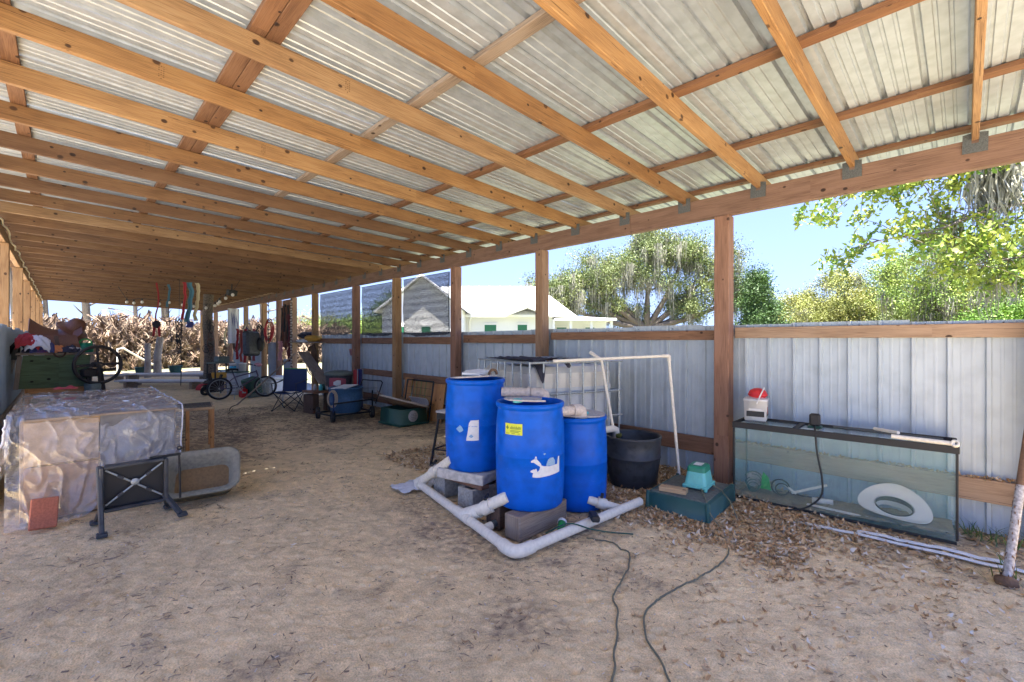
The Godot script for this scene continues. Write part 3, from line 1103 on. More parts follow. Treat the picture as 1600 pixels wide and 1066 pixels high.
func build_trees():
	M.moss_mesh = moss_clump(16, 1.7, 5)
	var tuft = leaf_clump(46, 0.34, 0.15, 1)
	var light = [Vector3(0.10, 0.20, 0.03), Vector3(0.25, 0.31, 0.06)]
	var olive = [Vector3(0.10, 0.15, 0.045), Vector3(0.20, 0.23, 0.085)]
	var yellow = [Vector3(0.17, 0.22, 0.05), Vector3(0.31, 0.30, 0.09)]
	var dark = [Vector3(0.035, 0.085, 0.025), Vector3(0.08, 0.15, 0.04)]
	var V = func(x, y, z): return Vector3(x, y, z)
	tree("oak_tree", "wide live oak draped in grey moss behind the white house", "", V.call(36.5, 0, -20.1), 2.6, 0.55, [
		[V.call(0.8, 8.2, 0.8), V.call(3.4, 2.4, 3.4)], [V.call(-3.6, 6.8, -3.2), V.call(2.6, 2.2, 2.6)], [V.call(4.2, 7.6, 4.2), V.call(2.8, 2.6, 2.8)], [V.call(-1.6, 4.4, -1.8), V.call(2.6, 1.4, 2.6)], [V.call(3.0, 4.8, 2.6), V.call(2.4, 1.6, 2.4)], [V.call(0.4, 9.9, 0.2), V.call(2.2, 1.3, 2.2)], [V.call(-5.4, 4.6, -5.0), V.call(1.7, 1.3, 1.7)], [V.call(6.2, 5.6, 6.0), V.call(2.2, 2.0, 2.2)], [V.call(-2.4, 8.2, -2.4), V.call(2.6, 1.9, 2.6)], [V.call(-5.8, 6.3, -5.4), V.call(2.2, 1.6, 2.2)], [V.call(2.6, 9.4, 2.6), V.call(2.4, 1.5, 2.4)]], 40, 9, tuft, olive, 0.75, 11)
	tree("cedar_tree", "dense dark green cedar beside the moss draped oak", "", V.call(39.2, 0, -11.6), 1.6, 0.25, [
		[V.call(0, 2.4, 0), V.call(1.5, 1.5, 1.5)], [V.call(0.1, 4.3, 0.1), V.call(1.15, 1.5, 1.15)], [V.call(-0.1, 6.0, -0.1), V.call(0.75, 1.3, 0.75)], [V.call(1.2, 1.5, 1.3), V.call(1.3, 1.1, 1.3)]], 110, 9, tuft, dark, 0.0, 12)
	var rows = [
		["field_tree", "thin yellow green tree beside the dark cedar", 51.5, -11.4, 6.5, 2.6, yellow, 0.1],
		["field_tree", "yellow green spring tree with a rounded crown beyond the fence", 50.8, -8.3, 8.2, 3.0, yellow, 0.2],
		["field_tree", "broad golden green tree hung with some moss", 54.0, -4.6, 9.2, 3.6, light, 0.5],
		["field_tree", "tall moss hung tree behind the leafy near branches", 46.5, -0.8, 10.0, 3.2, light, 0.8],
		["field_tree", "spreading green tree behind the bright shrub", 45.0, 3.6, 9.4, 3.4, light, 0.7],
		["field_tree", "pale low tree behind the golden green one", 60.0, -9.5, 6.0, 3.0, yellow, 0.2],
		["field_tree", "low mossy tree between the golden tree and the tall one", 52.0, -2.6, 5.5, 2.8, olive, 0.6]]
	for i in rows.size():
		var q = rows[i]
		var hh = q[4]
		var w = q[5]
		tree(q[0], q[1], "trees beyond the fence", V.call(q[2], 0, q[3]), hh * 0.28, 0.24, [
			[V.call(0, hh * 0.68, 0), V.call(w, hh * 0.24, w)], [V.call(-w * 0.5, hh * 0.5, -w * 0.6), V.call(w * 0.7, hh * 0.18, w * 0.7)], [V.call(w * 0.5, hh * 0.48, w * 0.6), V.call(w * 0.7, hh * 0.2, w * 0.7)], [V.call(0.2, hh * 0.88, 0.1), V.call(w * 0.5, hh * 0.12, w * 0.5)], [V.call(0, hh * 0.3, 0.3), V.call(w * 0.8, hh * 0.12, w * 0.8)]], 30, 8, tuft, q[6], q[7], 30 + i)
	tree("shrub_tree", "bright lime green shrub at the foot of the field trees", "", V.call(40.5, 0, 1.6), 0.6, 0.12, [
		[V.call(0, 2.0, 0), V.call(1.7, 1.3, 1.7)], [V.call(0.8, 3.0, 0.6), V.call(1.1, 0.8, 1.1)]], 90, 9, tuft, [Vector3(0.087, 0.205, 0.019), Vector3(0.161, 0.260, 0.037)], 0.0, 41)
	for q in [["round green tree behind the house gable", 25.5, -39.5, 7.4, 3.4, dark, 51], ["green hedge tree far beyond the shade nets", 28.0, -52.0, 4.4, 4.4, light, 52], ["green bushy tree past the house corner", 21.0, -43.0, 4.2, 3.4, light, 53], ["yellow bush seen through the gate gap", 20.0, -53.0, 4.8, 3.6, yellow, 54]]:
		tree("field_tree", q[0], "trees beyond the fence", V.call(q[1], 0, q[2]), 1.2, 0.25, [[V.call(0, q[3] * 0.6, 0), V.call(q[4], q[3] * 0.33, q[4])], [V.call(q[4] * 0.6, q[3] * 0.45, q[4] * 0.6), V.call(q[4] * 0.7, q[3] * 0.3, q[4] * 0.7)], [V.call(-q[4] * 0.6, q[3] * 0.45, -q[4] * 0.6), V.call(q[4] * 0.7, q[3] * 0.3, q[4] * 0.7)]], 60, 9, tuft, q[5], 0.0, q[6])
	build_near_tree()

func build_near_tree():
	# a young-leaved tree just beyond the fence: its trunk stands out of view, its boughs reach back towards the shed
	var r = RandomNumberGenerator.new()
	r.seed = 61
	var t = thing("leafy_tree", "near tree with fresh lime green leaves and hanging moss over the fence", "tree", Vector3(16.2, 0, 3.4))
	var st = S()
	var o = t.position
	tube(st, curve([Vector3(0, -0.2, 0), Vector3(0.1, 2.5, 0.1), Vector3(-0.2, 5.0, -0.3), Vector3(-0.4, 7.5, -0.4)], 8), [0.42, 0.34, 0.3, 0.28, 0.26, 0.23, 0.2, 0.16, 0.1], 10)
	obj("trunk", st, M.branch, t)
	var boughs = [
		[[Vector3(16.1, 3.6, 3.3), Vector3(14.4, 4.3, 1.6), Vector3(13.2, 4.2, 0.45), Vector3(12.3, 3.75, -0.4), Vector3(11.5, 3.55, -1.2)], 0.07],
		[[Vector3(16.0, 4.6, 3.2), Vector3(14.3, 5.3, 1.4), Vector3(12.7, 4.9, 0.0), Vector3(11.6, 4.65, -1.1), Vector3(10.5, 4.45, -2.2)], 0.075],
		[[Vector3(16.1, 3.2, 3.3), Vector3(14.6, 3.4, 1.9), Vector3(13.4, 3.2, 0.7), Vector3(12.6, 3.0, -0.1)], 0.06],
		[[Vector3(15.9, 5.4, 3.1), Vector3(14.2, 6.0, 1.5), Vector3(12.9, 5.7, 0.1), Vector3(11.9, 5.2, -0.9)], 0.06]]
	var xs = []
	var cs = []
	var mx = []
	var mc = []
	var put_leaves = func(p, n, sp):
		for i in n:
			var q = p + Vector3(r.randfn(), r.randfn() * 0.7, r.randfn()) * sp
			xs.append(Transform3D(Basis.from_euler(Vector3(r.randf() * TAU, r.randf() * TAU, r.randf() * TAU)).scaled(Vector3.ONE * r.randf_range(0.7, 1.25)), q - o))
			var c = Vector3(0.126, 0.242, 0.028).lerp(Vector3(0.297, 0.332, 0.045), r.randf()) * r.randf_range(0.75, 1.15)
			cs.append(Color(c.x, c.y, c.z))
	for b in boughs:
		var pts = curve(b[0], 14)
		st = S()
		var rad = []
		var loc = []
		for i in 15:
			rad.append(lerpf(b[1], 0.008, pow(i / 14.0, 0.7)))
			loc.append(pts[i] - o)
		tube(st, loc, rad, 7)
		for i in range(2, 15):
			for k in 5:
				var d = Vector3(r.randfn(), r.randfn() * 0.8 - 0.25, r.randfn()).normalized() * r.randf_range(0.3, 0.85)
				var e = pts[i] + d
				tube(st, curve([pts[i] - o, pts[i] + d * 0.5 + Vector3(0, 0.06, 0) - o, e - o], 4), [0.011, 0.009, 0.007, 0.005, 0.003], 4, false)
				if r.randf() < 0.78:
					put_leaves.call(e, 4, 0.12)
					put_leaves.call(pts[i] + d * 0.6, 1, 0.08)
				if r.randf() < 0.14 * smoothstep(12.2, 13.4, e.x):
					mx.append(Transform3D(Basis.from_euler(Vector3(0, r.randf() * TAU, 0)).scaled(Vector3(0.9, r.randf_range(0.35, 0.8), 0.9)), e - o))
					var v = r.randf_range(0.8, 1.2)
					mc.append(Color(0.27 * v, 0.265 * v, 0.21 * v))
		obj("bough", st, M.branch, t)
	for k in 16:
		mx.append(Transform3D(Basis.from_euler(Vector3(0, r.randf() * TAU, 0)).scaled(Vector3(1.1, r.randf_range(0.6, 1.0), 1.1)), Vector3(13.35 + r.randfn() * 0.15, 5.35 - k * 0.05, 0.45 + r.randfn() * 0.15) - o))
		mc.append(Color(0.27, 0.265, 0.21))
	swarm("crown", leaf_clump(13, 0.06, 0.125, 8), xs, cs, t)
	swarm("hanging_moss", moss_clump(22, 1.3, 9), mx, mc, t)

func build_field():
	# a stand of dead banana-like stalks beyond the far end
	var r = RandomNumberGenerator.new()
	r.seed = 71
	var st = S()
	for s in 5:
		var a = s * 1.3
		patch(st, func(u, v):
			var l = 1.5 * u
			return Vector3(cos(a) * (0.10 * sin(u * 2.4) + (v - 0.5) * 0.10 * (1.0 - u * 0.6)) + s * 0.05, l * (1.0 - 0.28 * u) + 0.05 * s, sin(a) * (0.35 * u * u) + 0.03 * sin(u * 9.0) + (v - 0.5) * 0.04), 6, 2)
	var ribbon = mesh_of(st, M.dry)
	var xs = []
	var cs = []
	for i in 8500:
		var x = r.randf_range(-9.0, 16.0)
		var top = 2.9 + 0.6 * cn1.get_noise_1d(x * 0.7) + 0.5 * cn1.get_noise_1d(x * 3.0)
		var y = top * pow(r.randf(), 0.8) - 0.8
		var z = -31.2 - r.randf() * 3.0 - 0.18 * absf(x - 2.0) - y * 0.2
		var b = Basis.from_euler(Vector3(r.randfn() * 0.45, r.randf() * TAU, r.randfn() * 0.5 + (PI if r.randf() < 0.25 else 0.0))).scaled(Vector3(0.8, r.randf_range(0.35, 0.75), 0.8))
		xs.append(Transform3D(b, Vector3(x, maxf(y, -0.1) + (0.9 if b.y.y < 0 else 0.0), z)))
		var c = Vector3(0.17, 0.105, 0.068).lerp(Vector3(0.31, 0.235, 0.17), r.randf()) * r.randf_range(0.6, 1.1)
		cs.append(Color(c.x, c.y, c.z))
	var cane = swarm("dry_thicket", ribbon, xs, cs)
	cane.set_meta("kind", "stuff")
	cane.set_meta("label", "tangled stand of dead tan stalks beyond the far end")
	cane.set_meta("category", "thicket")
	for i in 9:
		var x = [-7.5, -4.6, -2.6, -0.9, 1.2, 3.6, 5.8, 9.5, 12.5][i]
		var t = thing("bare_tree", ["grey bare trunk behind the dead stalks", "thin bare trunk rising over the dead stalks"][i % 2], "tree", Vector3(x, 0, -42.0 - (i * 7 % 5) * 2.0), 0.0, ["grey bare trunks", "thin bare trunks"][i % 2])
		var s2 = S()
		var rr = 0.28 if i % 2 == 0 else 0.14
		tube(s2, curve([Vector3(0, -0.2, 0), Vector3(0.1, 3.0, 0), Vector3(-0.1, 6.5, 0.2), Vector3(0.2, 10.0, 0)], 7), [rr, rr * 0.95, rr * 0.9, rr * 0.85, rr * 0.75, rr * 0.6, rr * 0.45, rr * 0.2], 8)
		obj("trunk", s2, M.branch, t)
		s2 = S()
		for k in 12:
			var y = r.randf_range(3.0, 8.5)
			var d = Vector3(r.randfn(), 0.8, r.randfn()).normalized() * r.randf_range(0.8, 2.2)
			tube(s2, [Vector3(0, y, 0), Vector3(0, y, 0) + d * 0.5, Vector3(0, y + 0.1, 0) + d], [rr * 0.3, rr * 0.2, rr * 0.06], 5, false)
		obj("limb", s2, M.branch, t)
	# cut logs standing at the far end
	for q in [[2.55, -24.6, 1.45, 0.11, 0.0], [2.95, -25.2, 1.72, 0.14, 0.10]]:
		var l = thing("standing_log", "pale peeled log standing upright by the hanging bridle" if q[2] < 1.6 else "thicker pale log with a sawn tilted top", "log", Vector3(q[0], 0, q[1]))
		var s3 = S()
		tube(s3, [Vector3(0, -0.1, 0), Vector3(0, q[2] * 0.5, 0), Vector3(q[4], q[2], 0)], [q[3] * 1.15, q[3], q[3] * 0.95], 12)
		obj("log_body", s3, M.driftwood, l)
		s3 = S()
		tube(s3, [Vector3(q[4], q[2], 0), Vector3(q[4] * 1.02, q[2] + 0.006, 0)], q[3] * 0.9, 12)
		obj("sawn_end", s3, M.palewood, l)
	var goal = thing("garden_slide", "small white plastic slide standing on the grass", "slide", Vector3(1.9, 0, -29.6))
	var g = S()
	for s in [-0.2, 0.2]:
		tube(g, [Vector3(0, 0, s), Vector3(0, 1.15, s), Vector3(0.25, 1.2, s)], 0.03, 6)
	for k in 3:
		tube(g, [Vector3(0, 0.3 + k * 0.3, -0.2), Vector3(0, 0.3 + k * 0.3, 0.2)], 0.02, 6)
	obj("ladder", g, M.white, goal)
	g = S()
	patch(g, func(u, v): return Vector3(0.2 + 1.3 * u, 1.15 - 1.05 * u + 0.1 * u * u, (v - 0.5) * 0.4) + Vector3(0, 0.08 * pow(absf(v - 0.5) * 2.0, 4.0), 0), 10, 6, 0.02)
	obj("chute", g, M.white, goal)
	for q in [[2.45, -25.6, "square dark green planter by the standing logs"], [3.7, -26.0, "small dark planter beside the thick trunk post"]]:
		var p = thing("planter", q[2], "planter", Vector3(q[0], 0, q[1]))
		var s4 = S()
		lathe(s4, [Vector2(0.0, 0.0), Vector2(0.24, 0.0), Vector2(0.24, 0.0), Vector2(0.33, 0.36), Vector2(0.33, 0.36), Vector2(0.36, 0.36), Vector2(0.36, 0.40), Vector2(0.30, 0.40), Vector2(0.27, 0.3), Vector2(0.0, 0.3)], 4, at(Vector3.ZERO, Vector3(0, PI / 4, 0)))
		obj("tub", s4, M.tealbox, p)
		s4 = S()
		blob(s4, at(Vector3(0, 0.31, 0)), Vector3(0.22, 0.06, 0.22), 12, 8, 0.4, 5)
		obj("soil", s4, M.soil, p)

# ---------------------------------------------------------------- drums and drain pipes
func sticker(st, r, a0, cols, bulge = 0.0015):
	# cols: [distance round the drum, low, high]; wraps the drum
	for i in cols.size() - 1:
		var a = cols[i]
		var b = cols[i + 1]
		var ta = a0 - a[0] / r
		var tb = a0 - b[0] / r
		var R = r + bulge
		var da = Vector3(cos(ta), 0, sin(ta))
		var db = Vector3(cos(tb), 0, sin(tb))
		var n = (da + db).normalized()
		quad(st, da * R + Vector3(0, a[1], 0), db * R + Vector3(0, b[1], 0), db * R + Vector3(0, b[2], 0), da * R + Vector3(0, a[2], 0), n)

func drum_body(m):
	var st = S()
	lathe(st, [Vector2(0.0, 0.0), Vector2(0.262, 0.0), Vector2(0.274, 0.012), Vector2(0.281, 0.06), Vector2(0.2875, 0.18), Vector2(0.2915, 0.32), Vector2(0.2922, 0.425), Vector2(0.2942, 0.4275), Vector2(0.2942, 0.4305), Vector2(0.2922, 0.433), Vector2(0.2915, 0.56), Vector2(0.286, 0.68), Vector2(0.277, 0.765), Vector2(0.275, 0.795), Vector2(0.2755, 0.80), Vector2(0.287, 0.812), Vector2(0.2905, 0.822), Vector2(0.2905, 0.838), Vector2(0.284, 0.849), Vector2(0.275, 0.850), Vector2(0.268, 0.842), Vector2(0.266, 0.78), Vector2(0.262, 0.7), Vector2(0.262, 0.7), Vector2(0.0, 0.69)], 56)
	return mesh_of(st, m)

func lid_piece(st, pts, xf, th = 0.012):
	plate(st, pts, th, xf * at(Vector3.ZERO, Vector3(-PI / 2, 0, 0)))

func ring(r, n, wob, sd):
	var out = []
	var q = RandomNumberGenerator.new()
	q.seed = sd
	for i in n:
		out.append(Vector2(cos(TAU * i / n), sin(TAU * i / n)) * r * (1.0 + q.randf_range(-wob, wob)))
	return out

func build_drum_corner():
	var body = drum_body(M.drum)
	var white_paper = textured(Vector3(0.70, 0.71, 0.72), 0.6, M.blur, 6.0)
	# front drum, on a timber
	var f = thing("blue_drum", "blue plastic drum with yellow label standing on a timber block", "drum", Vector3(2.818, 0.192, -2.613), 0.0, "blue plastic drums")
	put("barrel", body, f)
	var a0 = deg_to_rad(137.2)
	var st = S()
	sticker(st, 0.2915, a0, [[-0.215, 0.61, 0.70], [-0.16, 0.61, 0.70], [-0.11, 0.61, 0.70], [-0.06, 0.61, 0.70]])
	obj("label_sheet", st, M.yellow, f)
	st = S()
	for k in 9:
		var x = -0.165 + k * 0.0105
		sticker(st, 0.2915, a0, [[x, 0.655, 0.655 + (0.024 if k % 3 else 0.018)], [x + 0.006, 0.655, 0.655 + (0.024 if k % 2 else 0.016)]], 0.0022)
	for q in [[-0.165, -0.075, 0.641, 0.646], [-0.165, -0.09, 0.631, 0.636], [-0.205, -0.08, 0.619, 0.623]]:
		sticker(st, 0.2915, a0, [[q[0], q[2], q[3]], [(q[0] + q[1]) / 2, q[2], q[3]], [q[1], q[2], q[3]]], 0.0022)
	sticker(st, 0.2915, a0, [[-0.205, 0.665, 0.668], [-0.193, 0.65, 0.685], [-0.180, 0.663, 0.667]], 0.0022)
	obj("label_print", st, flat(Vector3(0.14, 0.22, 0.03), 0.6), f)
	st = S()
	sticker(st, 0.2922, a0, [[0.02, 0.285, 0.30], [0.035, 0.282, 0.345], [0.05, 0.28, 0.352], [0.06, 0.28, 0.325], [0.075, 0.28, 0.34], [0.085, 0.281, 0.378], [0.10, 0.282, 0.372], [0.12, 0.284, 0.366], [0.16, 0.287, 0.362], [0.21, 0.293, 0.365], [0.245, 0.297, 0.368], [0.258, 0.299, 0.43], [0.275, 0.302, 0.432]])
	sticker(st, 0.2922, a0, [[0.008, 0.40, 0.412], [0.03, 0.40, 0.425], [0.05, 0.385, 0.428], [0.07, 0.372, 0.41], [0.09, 0.36, 0.385]])
	sticker(st, 0.2922, a0, [[0.005, 0.325, 0.335], [0.03, 0.315, 0.348], [0.045, 0.30, 0.33]])
	sticker(st, 0.2922, a0, [[0.035, 0.425, 0.43], [0.048, 0.42, 0.452], [0.056, 0.42, 0.43]])
	obj("torn_sticker", st, white_paper, f)
	st = S()
	sticker(st, 0.2922, a0, [[0.135, 0.364, 0.38], [0.15, 0.366, 0.415], [0.175, 0.366, 0.432], [0.20, 0.366, 0.43], [0.22, 0.368, 0.40]])
	sticker(st, 0.2922, a0, [[0.11, 0.46, 0.468], [0.118, 0.455, 0.47], [0.13, 0.462, 0.466]])
	obj("torn_sticker", st, textured(Vector3(0.30, 0.47, 0.66), 0.6, M.dirt, 12.0), f)
	st = S()
	lid_piece(st, [Vector2(-0.26, 0.0), Vector2(-0.24, -0.09), Vector2(-0.14, -0.05), Vector2(0.02, -0.10), Vector2(0.2, -0.14), Vector2(0.26, -0.05), Vector2(0.2, 0.14), Vector2(0.04, 0.22), Vector2(-0.15, 0.2), Vector2(-0.25, 0.1)], at(Vector3(0, 0.862, 0), Vector3(0.03, 0.9, -0.07)))
	obj("lid", st, M.lid, f)
	st = S()
	lathe(st, [Vector2(0.0, 0.86), Vector2(0.04, 0.86), Vector2(0.04, 0.86), Vector2(0.038, 0.885), Vector2(0.033, 0.889), Vector2(0.0, 0.889)], 16, at(Vector3(-0.20, 0.0, 0.05)))
	obj("bung", st, M.aqua, f)
	# the drum raised on the concrete blocks
	var d1 = thing("blue_drum", "tall blue drum raised on concrete blocks and planks", "drum", Vector3(2.865, 0.336, -3.385), 0.0, "blue plastic drums")
	put("barrel", body, d1)
	a0 = deg_to_rad(130.2)
	st = S()
	sticker(st, 0.2925, a0, [[-0.085, 0.30, 0.315], [-0.075, 0.30, 0.36], [-0.06, 0.30, 0.46], [-0.045, 0.30, 0.485], [-0.02, 0.30, 0.487], [0.01, 0.302, 0.488], [0.03, 0.304, 0.49]])
	obj("torn_sticker", st, white_paper, d1)
	st = S()
	sticker(st, 0.2925, a0, [[-0.19, 0.40, 0.405], [-0.17, 0.385, 0.42], [-0.15, 0.37, 0.44], [-0.13, 0.38, 0.425], [-0.115, 0.39, 0.40]])
	sticker(st, 0.2925, a0, [[-0.06, 0.335, 0.34], [-0.04, 0.325, 0.36], [-0.02, 0.335, 0.34]], 0.0024)
	obj("torn_sticker", st, textured(Vector3(0.22, 0.42, 0.68), 0.6, M.dirt, 12.0), d1)
	st = S()
	lid_piece(st, [Vector2(-0.27, -0.02), Vector2(-0.2, -0.16), Vector2(-0.02, -0.2), Vector2(0.1, -0.13), Vector2(0.24, -0.12), Vector2(0.26, 0.05), Vector2(0.15, 0.2), Vector2(-0.05, 0.24), Vector2(-0.2, 0.15)], at(Vector3(0, 0.868, 0.0), Vector3(-0.06, 0.7, -0.05)))
	obj("lid", st, M.lid, d1)
	st = S()
	lid_piece(st, [Vector2(-0.14, -0.1), Vector2(0.14, -0.12), Vector2(0.2, 0.04), Vector2(0.05, 0.12), Vector2(-0.16, 0.08)], at(Vector3(0.02, 0.905, -0.02), Vector3(0.04, 0.5, 0.05)), 0.02)
	obj("lid_board", st, M.white, d1)
	st = S()
	tube(st, arc(Vector3(0.16, 0.88, 0.08), 0.05, 0, PI, 8), 0.014, 6)
	obj("lid_handle", st, M.rust, d1)
	# the low drum beside the black pot
	var d3 = thing("blue_drum", "plain blue drum without sticker standing low beside the black pot", "drum", Vector3(3.491, 0.0, -2.634), 0.0, "blue plastic drums")
	put("barrel", body, d3)
	st = S()
	lid_piece(st, ring(0.262, 26, 0.03, 4), at(Vector3(0.02, 0.858, 0), Vector3(0.02, 0, -0.03)))
	obj("lid", st, M.lid, d3)
	st = S()
	lathe(st, [Vector2(0.0, 0.866), Vector2(0.036, 0.866), Vector2(0.036, 0.866), Vector2(0.034, 0.885), Vector2(0.0, 0.888)], 16, at(Vector3(-0.02, 0.0, 0.12)))
	obj("bung", st, M.aqua, d3)
	# scuffs and scratches on the drums
	var sr = RandomNumberGenerator.new()
	sr.seed = 77
	var scuff = flat(Vector3(0.10, 0.26, 0.66), 0.7)
	for o in [f, d1, d3]:
		st = S()
		for k in 46:
			var y0 = sr.randf_range(0.05, 0.76)
			var x0 = sr.randf_range(-0.42, 0.42)
			var ln = sr.randf_range(0.008, 0.07) * sr.randf()
			var hh = sr.randf_range(0.0006, 0.0022)
			var sl = sr.randfn() * 0.5 * ln
			var rr = 0.2925 - 0.016 * pow(absf(y0 - 0.43) / 0.38, 2.0)
			sticker(st, rr, deg_to_rad(135.0), [[x0, y0, y0 + hh * 0.3], [x0 + ln * 0.5, y0 + sl * 0.5, y0 + sl * 0.5 + hh], [x0 + ln, y0 + sl, y0 + sl + hh * 0.3]], 0.0016)
		obj("scuff_marks", st, scuff, o).set_meta("kind", "stuff")
	# overflow pipes from drum to drum
	var p = thing("overflow_pipe", "fat white pipe with elbow joining the tall drum to the next", "pipe")
	st = S()
	tube(st, curve([Vector3(2.98, 1.065, -3.13), Vector3(3.12, 1.06, -2.95), Vector3(3.20, 1.055, -2.84)], 6), 0.045, 14)
	obj("pipe", st, M.pvcold, p)
	st = S()
	tube(st, [Vector3(3.15, 1.058, -2.90), Vector3(3.205, 1.054, -2.83), Vector3(3.222, 1.04, -2.805), Vector3(3.225, 1.0, -2.80), Vector3(3.225, 0.95, -2.80)], 0.053, 14)
	tube(st, [Vector3(3.13, 1.06, -2.935), Vector3(3.148, 1.059, -2.91)], 0.057, 14)
	obj("elbow", st, M.pvcold, p)
	p = thing("overflow_pipe", "short white pipe with elbow above the low plain drum", "pipe")
	st = S()
	tube(st, [Vector3(3.06, 0.925, -2.56), Vector3(3.33, 0.92, -2.50)], 0.045, 14)
	obj("pipe", st, M.pvcold, p)
	st = S()
	tube(st, [Vector3(3.27, 0.922, -2.513), Vector3(3.35, 0.92, -2.495), Vector3(3.375, 0.908, -2.49), Vector3(3.38, 0.875, -2.49), Vector3(3.38, 0.83, -2.49)], 0.054, 14)
	obj("elbow", st, M.pvcold, p)
	# the drain pipe on the ground
	p = thing("drain_pipe", "long L shaped white drain pipe lying round the drums", "pipe")
	st = S()
	var c0 = Vector3(2.255, 0.052, -2.235)
	var e1 = Vector3(2.64, 0.062, -4.06)
	var e2 = Vector3(3.80, 0.058, -2.13)
	var dl = (e1 - c0).normalized()
	var dr = (e2 - c0).normalized()
	tube(st, [c0 + dl * 0.10, e1], 0.039, 16)
	obj("pipe", st, M.pvc, p)
	st = S()
	tube(st, [c0 + dr * 0.10, e2], 0.039, 16)
	obj("pipe", st, M.pvc, p)
	st = S()
	tube(st, curve([c0 + dl * 0.17, c0 + dl * 0.08, c0 + (dl + dr) * 0.022, c0 + dr * 0.08, c0 + dr * 0.17], 12), 0.047, 16)
	obj("elbow", st, M.pvc, p)
	var tee = Vector3(2.425, 0.058, -3.02)
	st = S()
	tube(st, [tee - dl * 0.13, tee + dl * 0.13], 0.047, 16)
	tube(st, [tee, tee + Vector3(0.05, 0.07, 0.15)], 0.058, 14)
	obj("tee", st, M.pvc, p)
	st = S()
	tube(st, [tee + Vector3(0.03, 0.05, 0.10), Vector3(2.56, 0.29, -2.61)], 0.048, 14)
	obj("branch_pipe", st, M.pvc, p)
	st = S()
	tube(st, [tee + Vector3(0.055, 0.095, 0.19), tee + Vector3(0.082, 0.137, 0.26)], 0.06, 14)
	var vo = obj("valve", st, M.pvc, p)
	st = S()
	cbox(st, at(tee + Vector3(0.06, 0.20, 0.22), Vector3(0, 0.6, 0.2)), Vector3(0.09, 0.022, 0.03), 0.006)
	tube(st, [tee + Vector3(0.065, 0.13, 0.22), tee + Vector3(0.06, 0.20, 0.22)], 0.018, 8)
	obj("valve_handle", st, M.ink, vo)
	st = S()
	tube(st, curve([e1 - dl * 0.10, e1 - dl * 0.02 + Vector3(0, 0.004, 0), e1 + Vector3(0.0, 0.02, 0.06), e1 + Vector3(-0.005, 0.06, 0.13)], 8), 0.055, 14)
	obj("elbow", st, M.pvc, p)
	st = S()
	tube(st, [e1 + Vector3(-0.005, 0.05, 0.11), Vector3(2.615, 0.43, -3.43)], 0.046, 14)
	obj("branch_pipe", st, M.pvc, p)
	st = S()
	tube(st, [e1 + Vector3(-0.005, 0.16, 0.28), e1 + Vector3(-0.007, 0.21, 0.37)], 0.058, 14)
	vo = obj("valve", st, M.pvc, p)
	st = S()
	cbox(st, at(e1 + Vector3(-0.01, 0.265, 0.31), Vector3(0, 0.4, 0.3)), Vector3(0.10, 0.022, 0.03), 0.006)
	tube(st, [e1 + Vector3(-0.005, 0.20, 0.33), e1 + Vector3(-0.01, 0.265, 0.31)], 0.018, 8)
	obj("valve_handle", st, M.ink, vo)
	st = S()
	tube(st, curve([Vector3(3.36, 0.12, -2.40), Vector3(3.42, 0.09, -2.32), Vector3(3.50, 0.06, -2.24), Vector3(3.52, 0.05, -2.14)], 8), 0.038, 12)
	obj("branch_pipe", st, M.pvc, p)
	st = S()
	tube(st, [Vector3(3.41, 0.10, -2.335), Vector3(3.46, 0.075, -2.28)], 0.052, 12)
	vo = obj("valve", st, M.pvc, p)
	st = S()
	cbox(st, at(Vector3(3.42, 0.165, -2.29), Vector3(0, 0.5, 0.1)), Vector3(0.08, 0.02, 0.028), 0.005)
	obj("valve_handle", st, M.ink, vo)
	# timber block and the supports
	var tb = thing("timber_block", "thick weathered timber block under the front drum", "timber", Vector3(2.775, 0.095, -2.495), 0.02)
	st = S()
	cbox(st, Transform3D(), Vector3(0.60, 0.19, 0.165), 0.008, Vector2(1.1, 0.1))
	obj("timber", st, M.greywood, tb)
	tb = thing("timber_block", "dark timber block half hidden behind the front drum valve", "timber", Vector3(2.80, 0.094, -2.77), 0.03)
	st = S()
	cbox(st, Transform3D(), Vector3(0.56, 0.188, 0.16), 0.008, Vector2(2.1, 0.2))
	obj("timber", st, M.darkwood, tb)
	for q in [[Vector3(2.80, 0.0, -3.235), 0.06, "pale concrete block nearest the drain tee"], [Vector3(2.86, 0.0, -3.70), -0.05, "concrete block behind the other under the tall drum"]]:
		var cb = thing("concrete_block", q[2], "concrete block", q[0], q[1], "concrete blocks under the tall drum")
		st = S()
		# a hollow block lying with its cells upright
		for s in [-1, 1]:
			cbox(st, at(Vector3(0, 0.1, s * 0.083)), Vector3(0.40, 0.20, 0.034), 0.006)
		for s in [-0.182, 0.0, 0.182]:
			cbox(st, at(Vector3(s, 0.0985, 0)), Vector3(0.034, 0.196, 0.134), 0.004)
		obj("block_shell", st, M.concrete, cb)
	for q in [[2.70, 0.04, 0.10, "brown plank bridging the concrete blocks near the valve"], [2.98, -0.03, 0.12, "brown plank under the far edge of the tall drum"]]:
		var pk = thing("support_plank", q[3], "plank", Vector3(q[0], 0.219, -3.47), PI / 2 + q[1])
		st = S()
		cbox(st, Transform3D(), Vector3(0.80, 0.038, q[2]), 0.004, Vector2(q[0], 0.1))
		obj("plank", st, M.rail[1], pk)
	var sl = thing("paver_slab", "pale square slab carrying the tall blue drum", "slab", Vector3(2.865, 0.286, -3.385), 0.25)
	st = S()
	cbox(st, Transform3D(), Vector3(0.54, 0.094, 0.54), 0.01)
	obj("slab", st, textured(Vector3(0.58, 0.55, 0.50), 0.85, M.dirt, 1.2), sl)
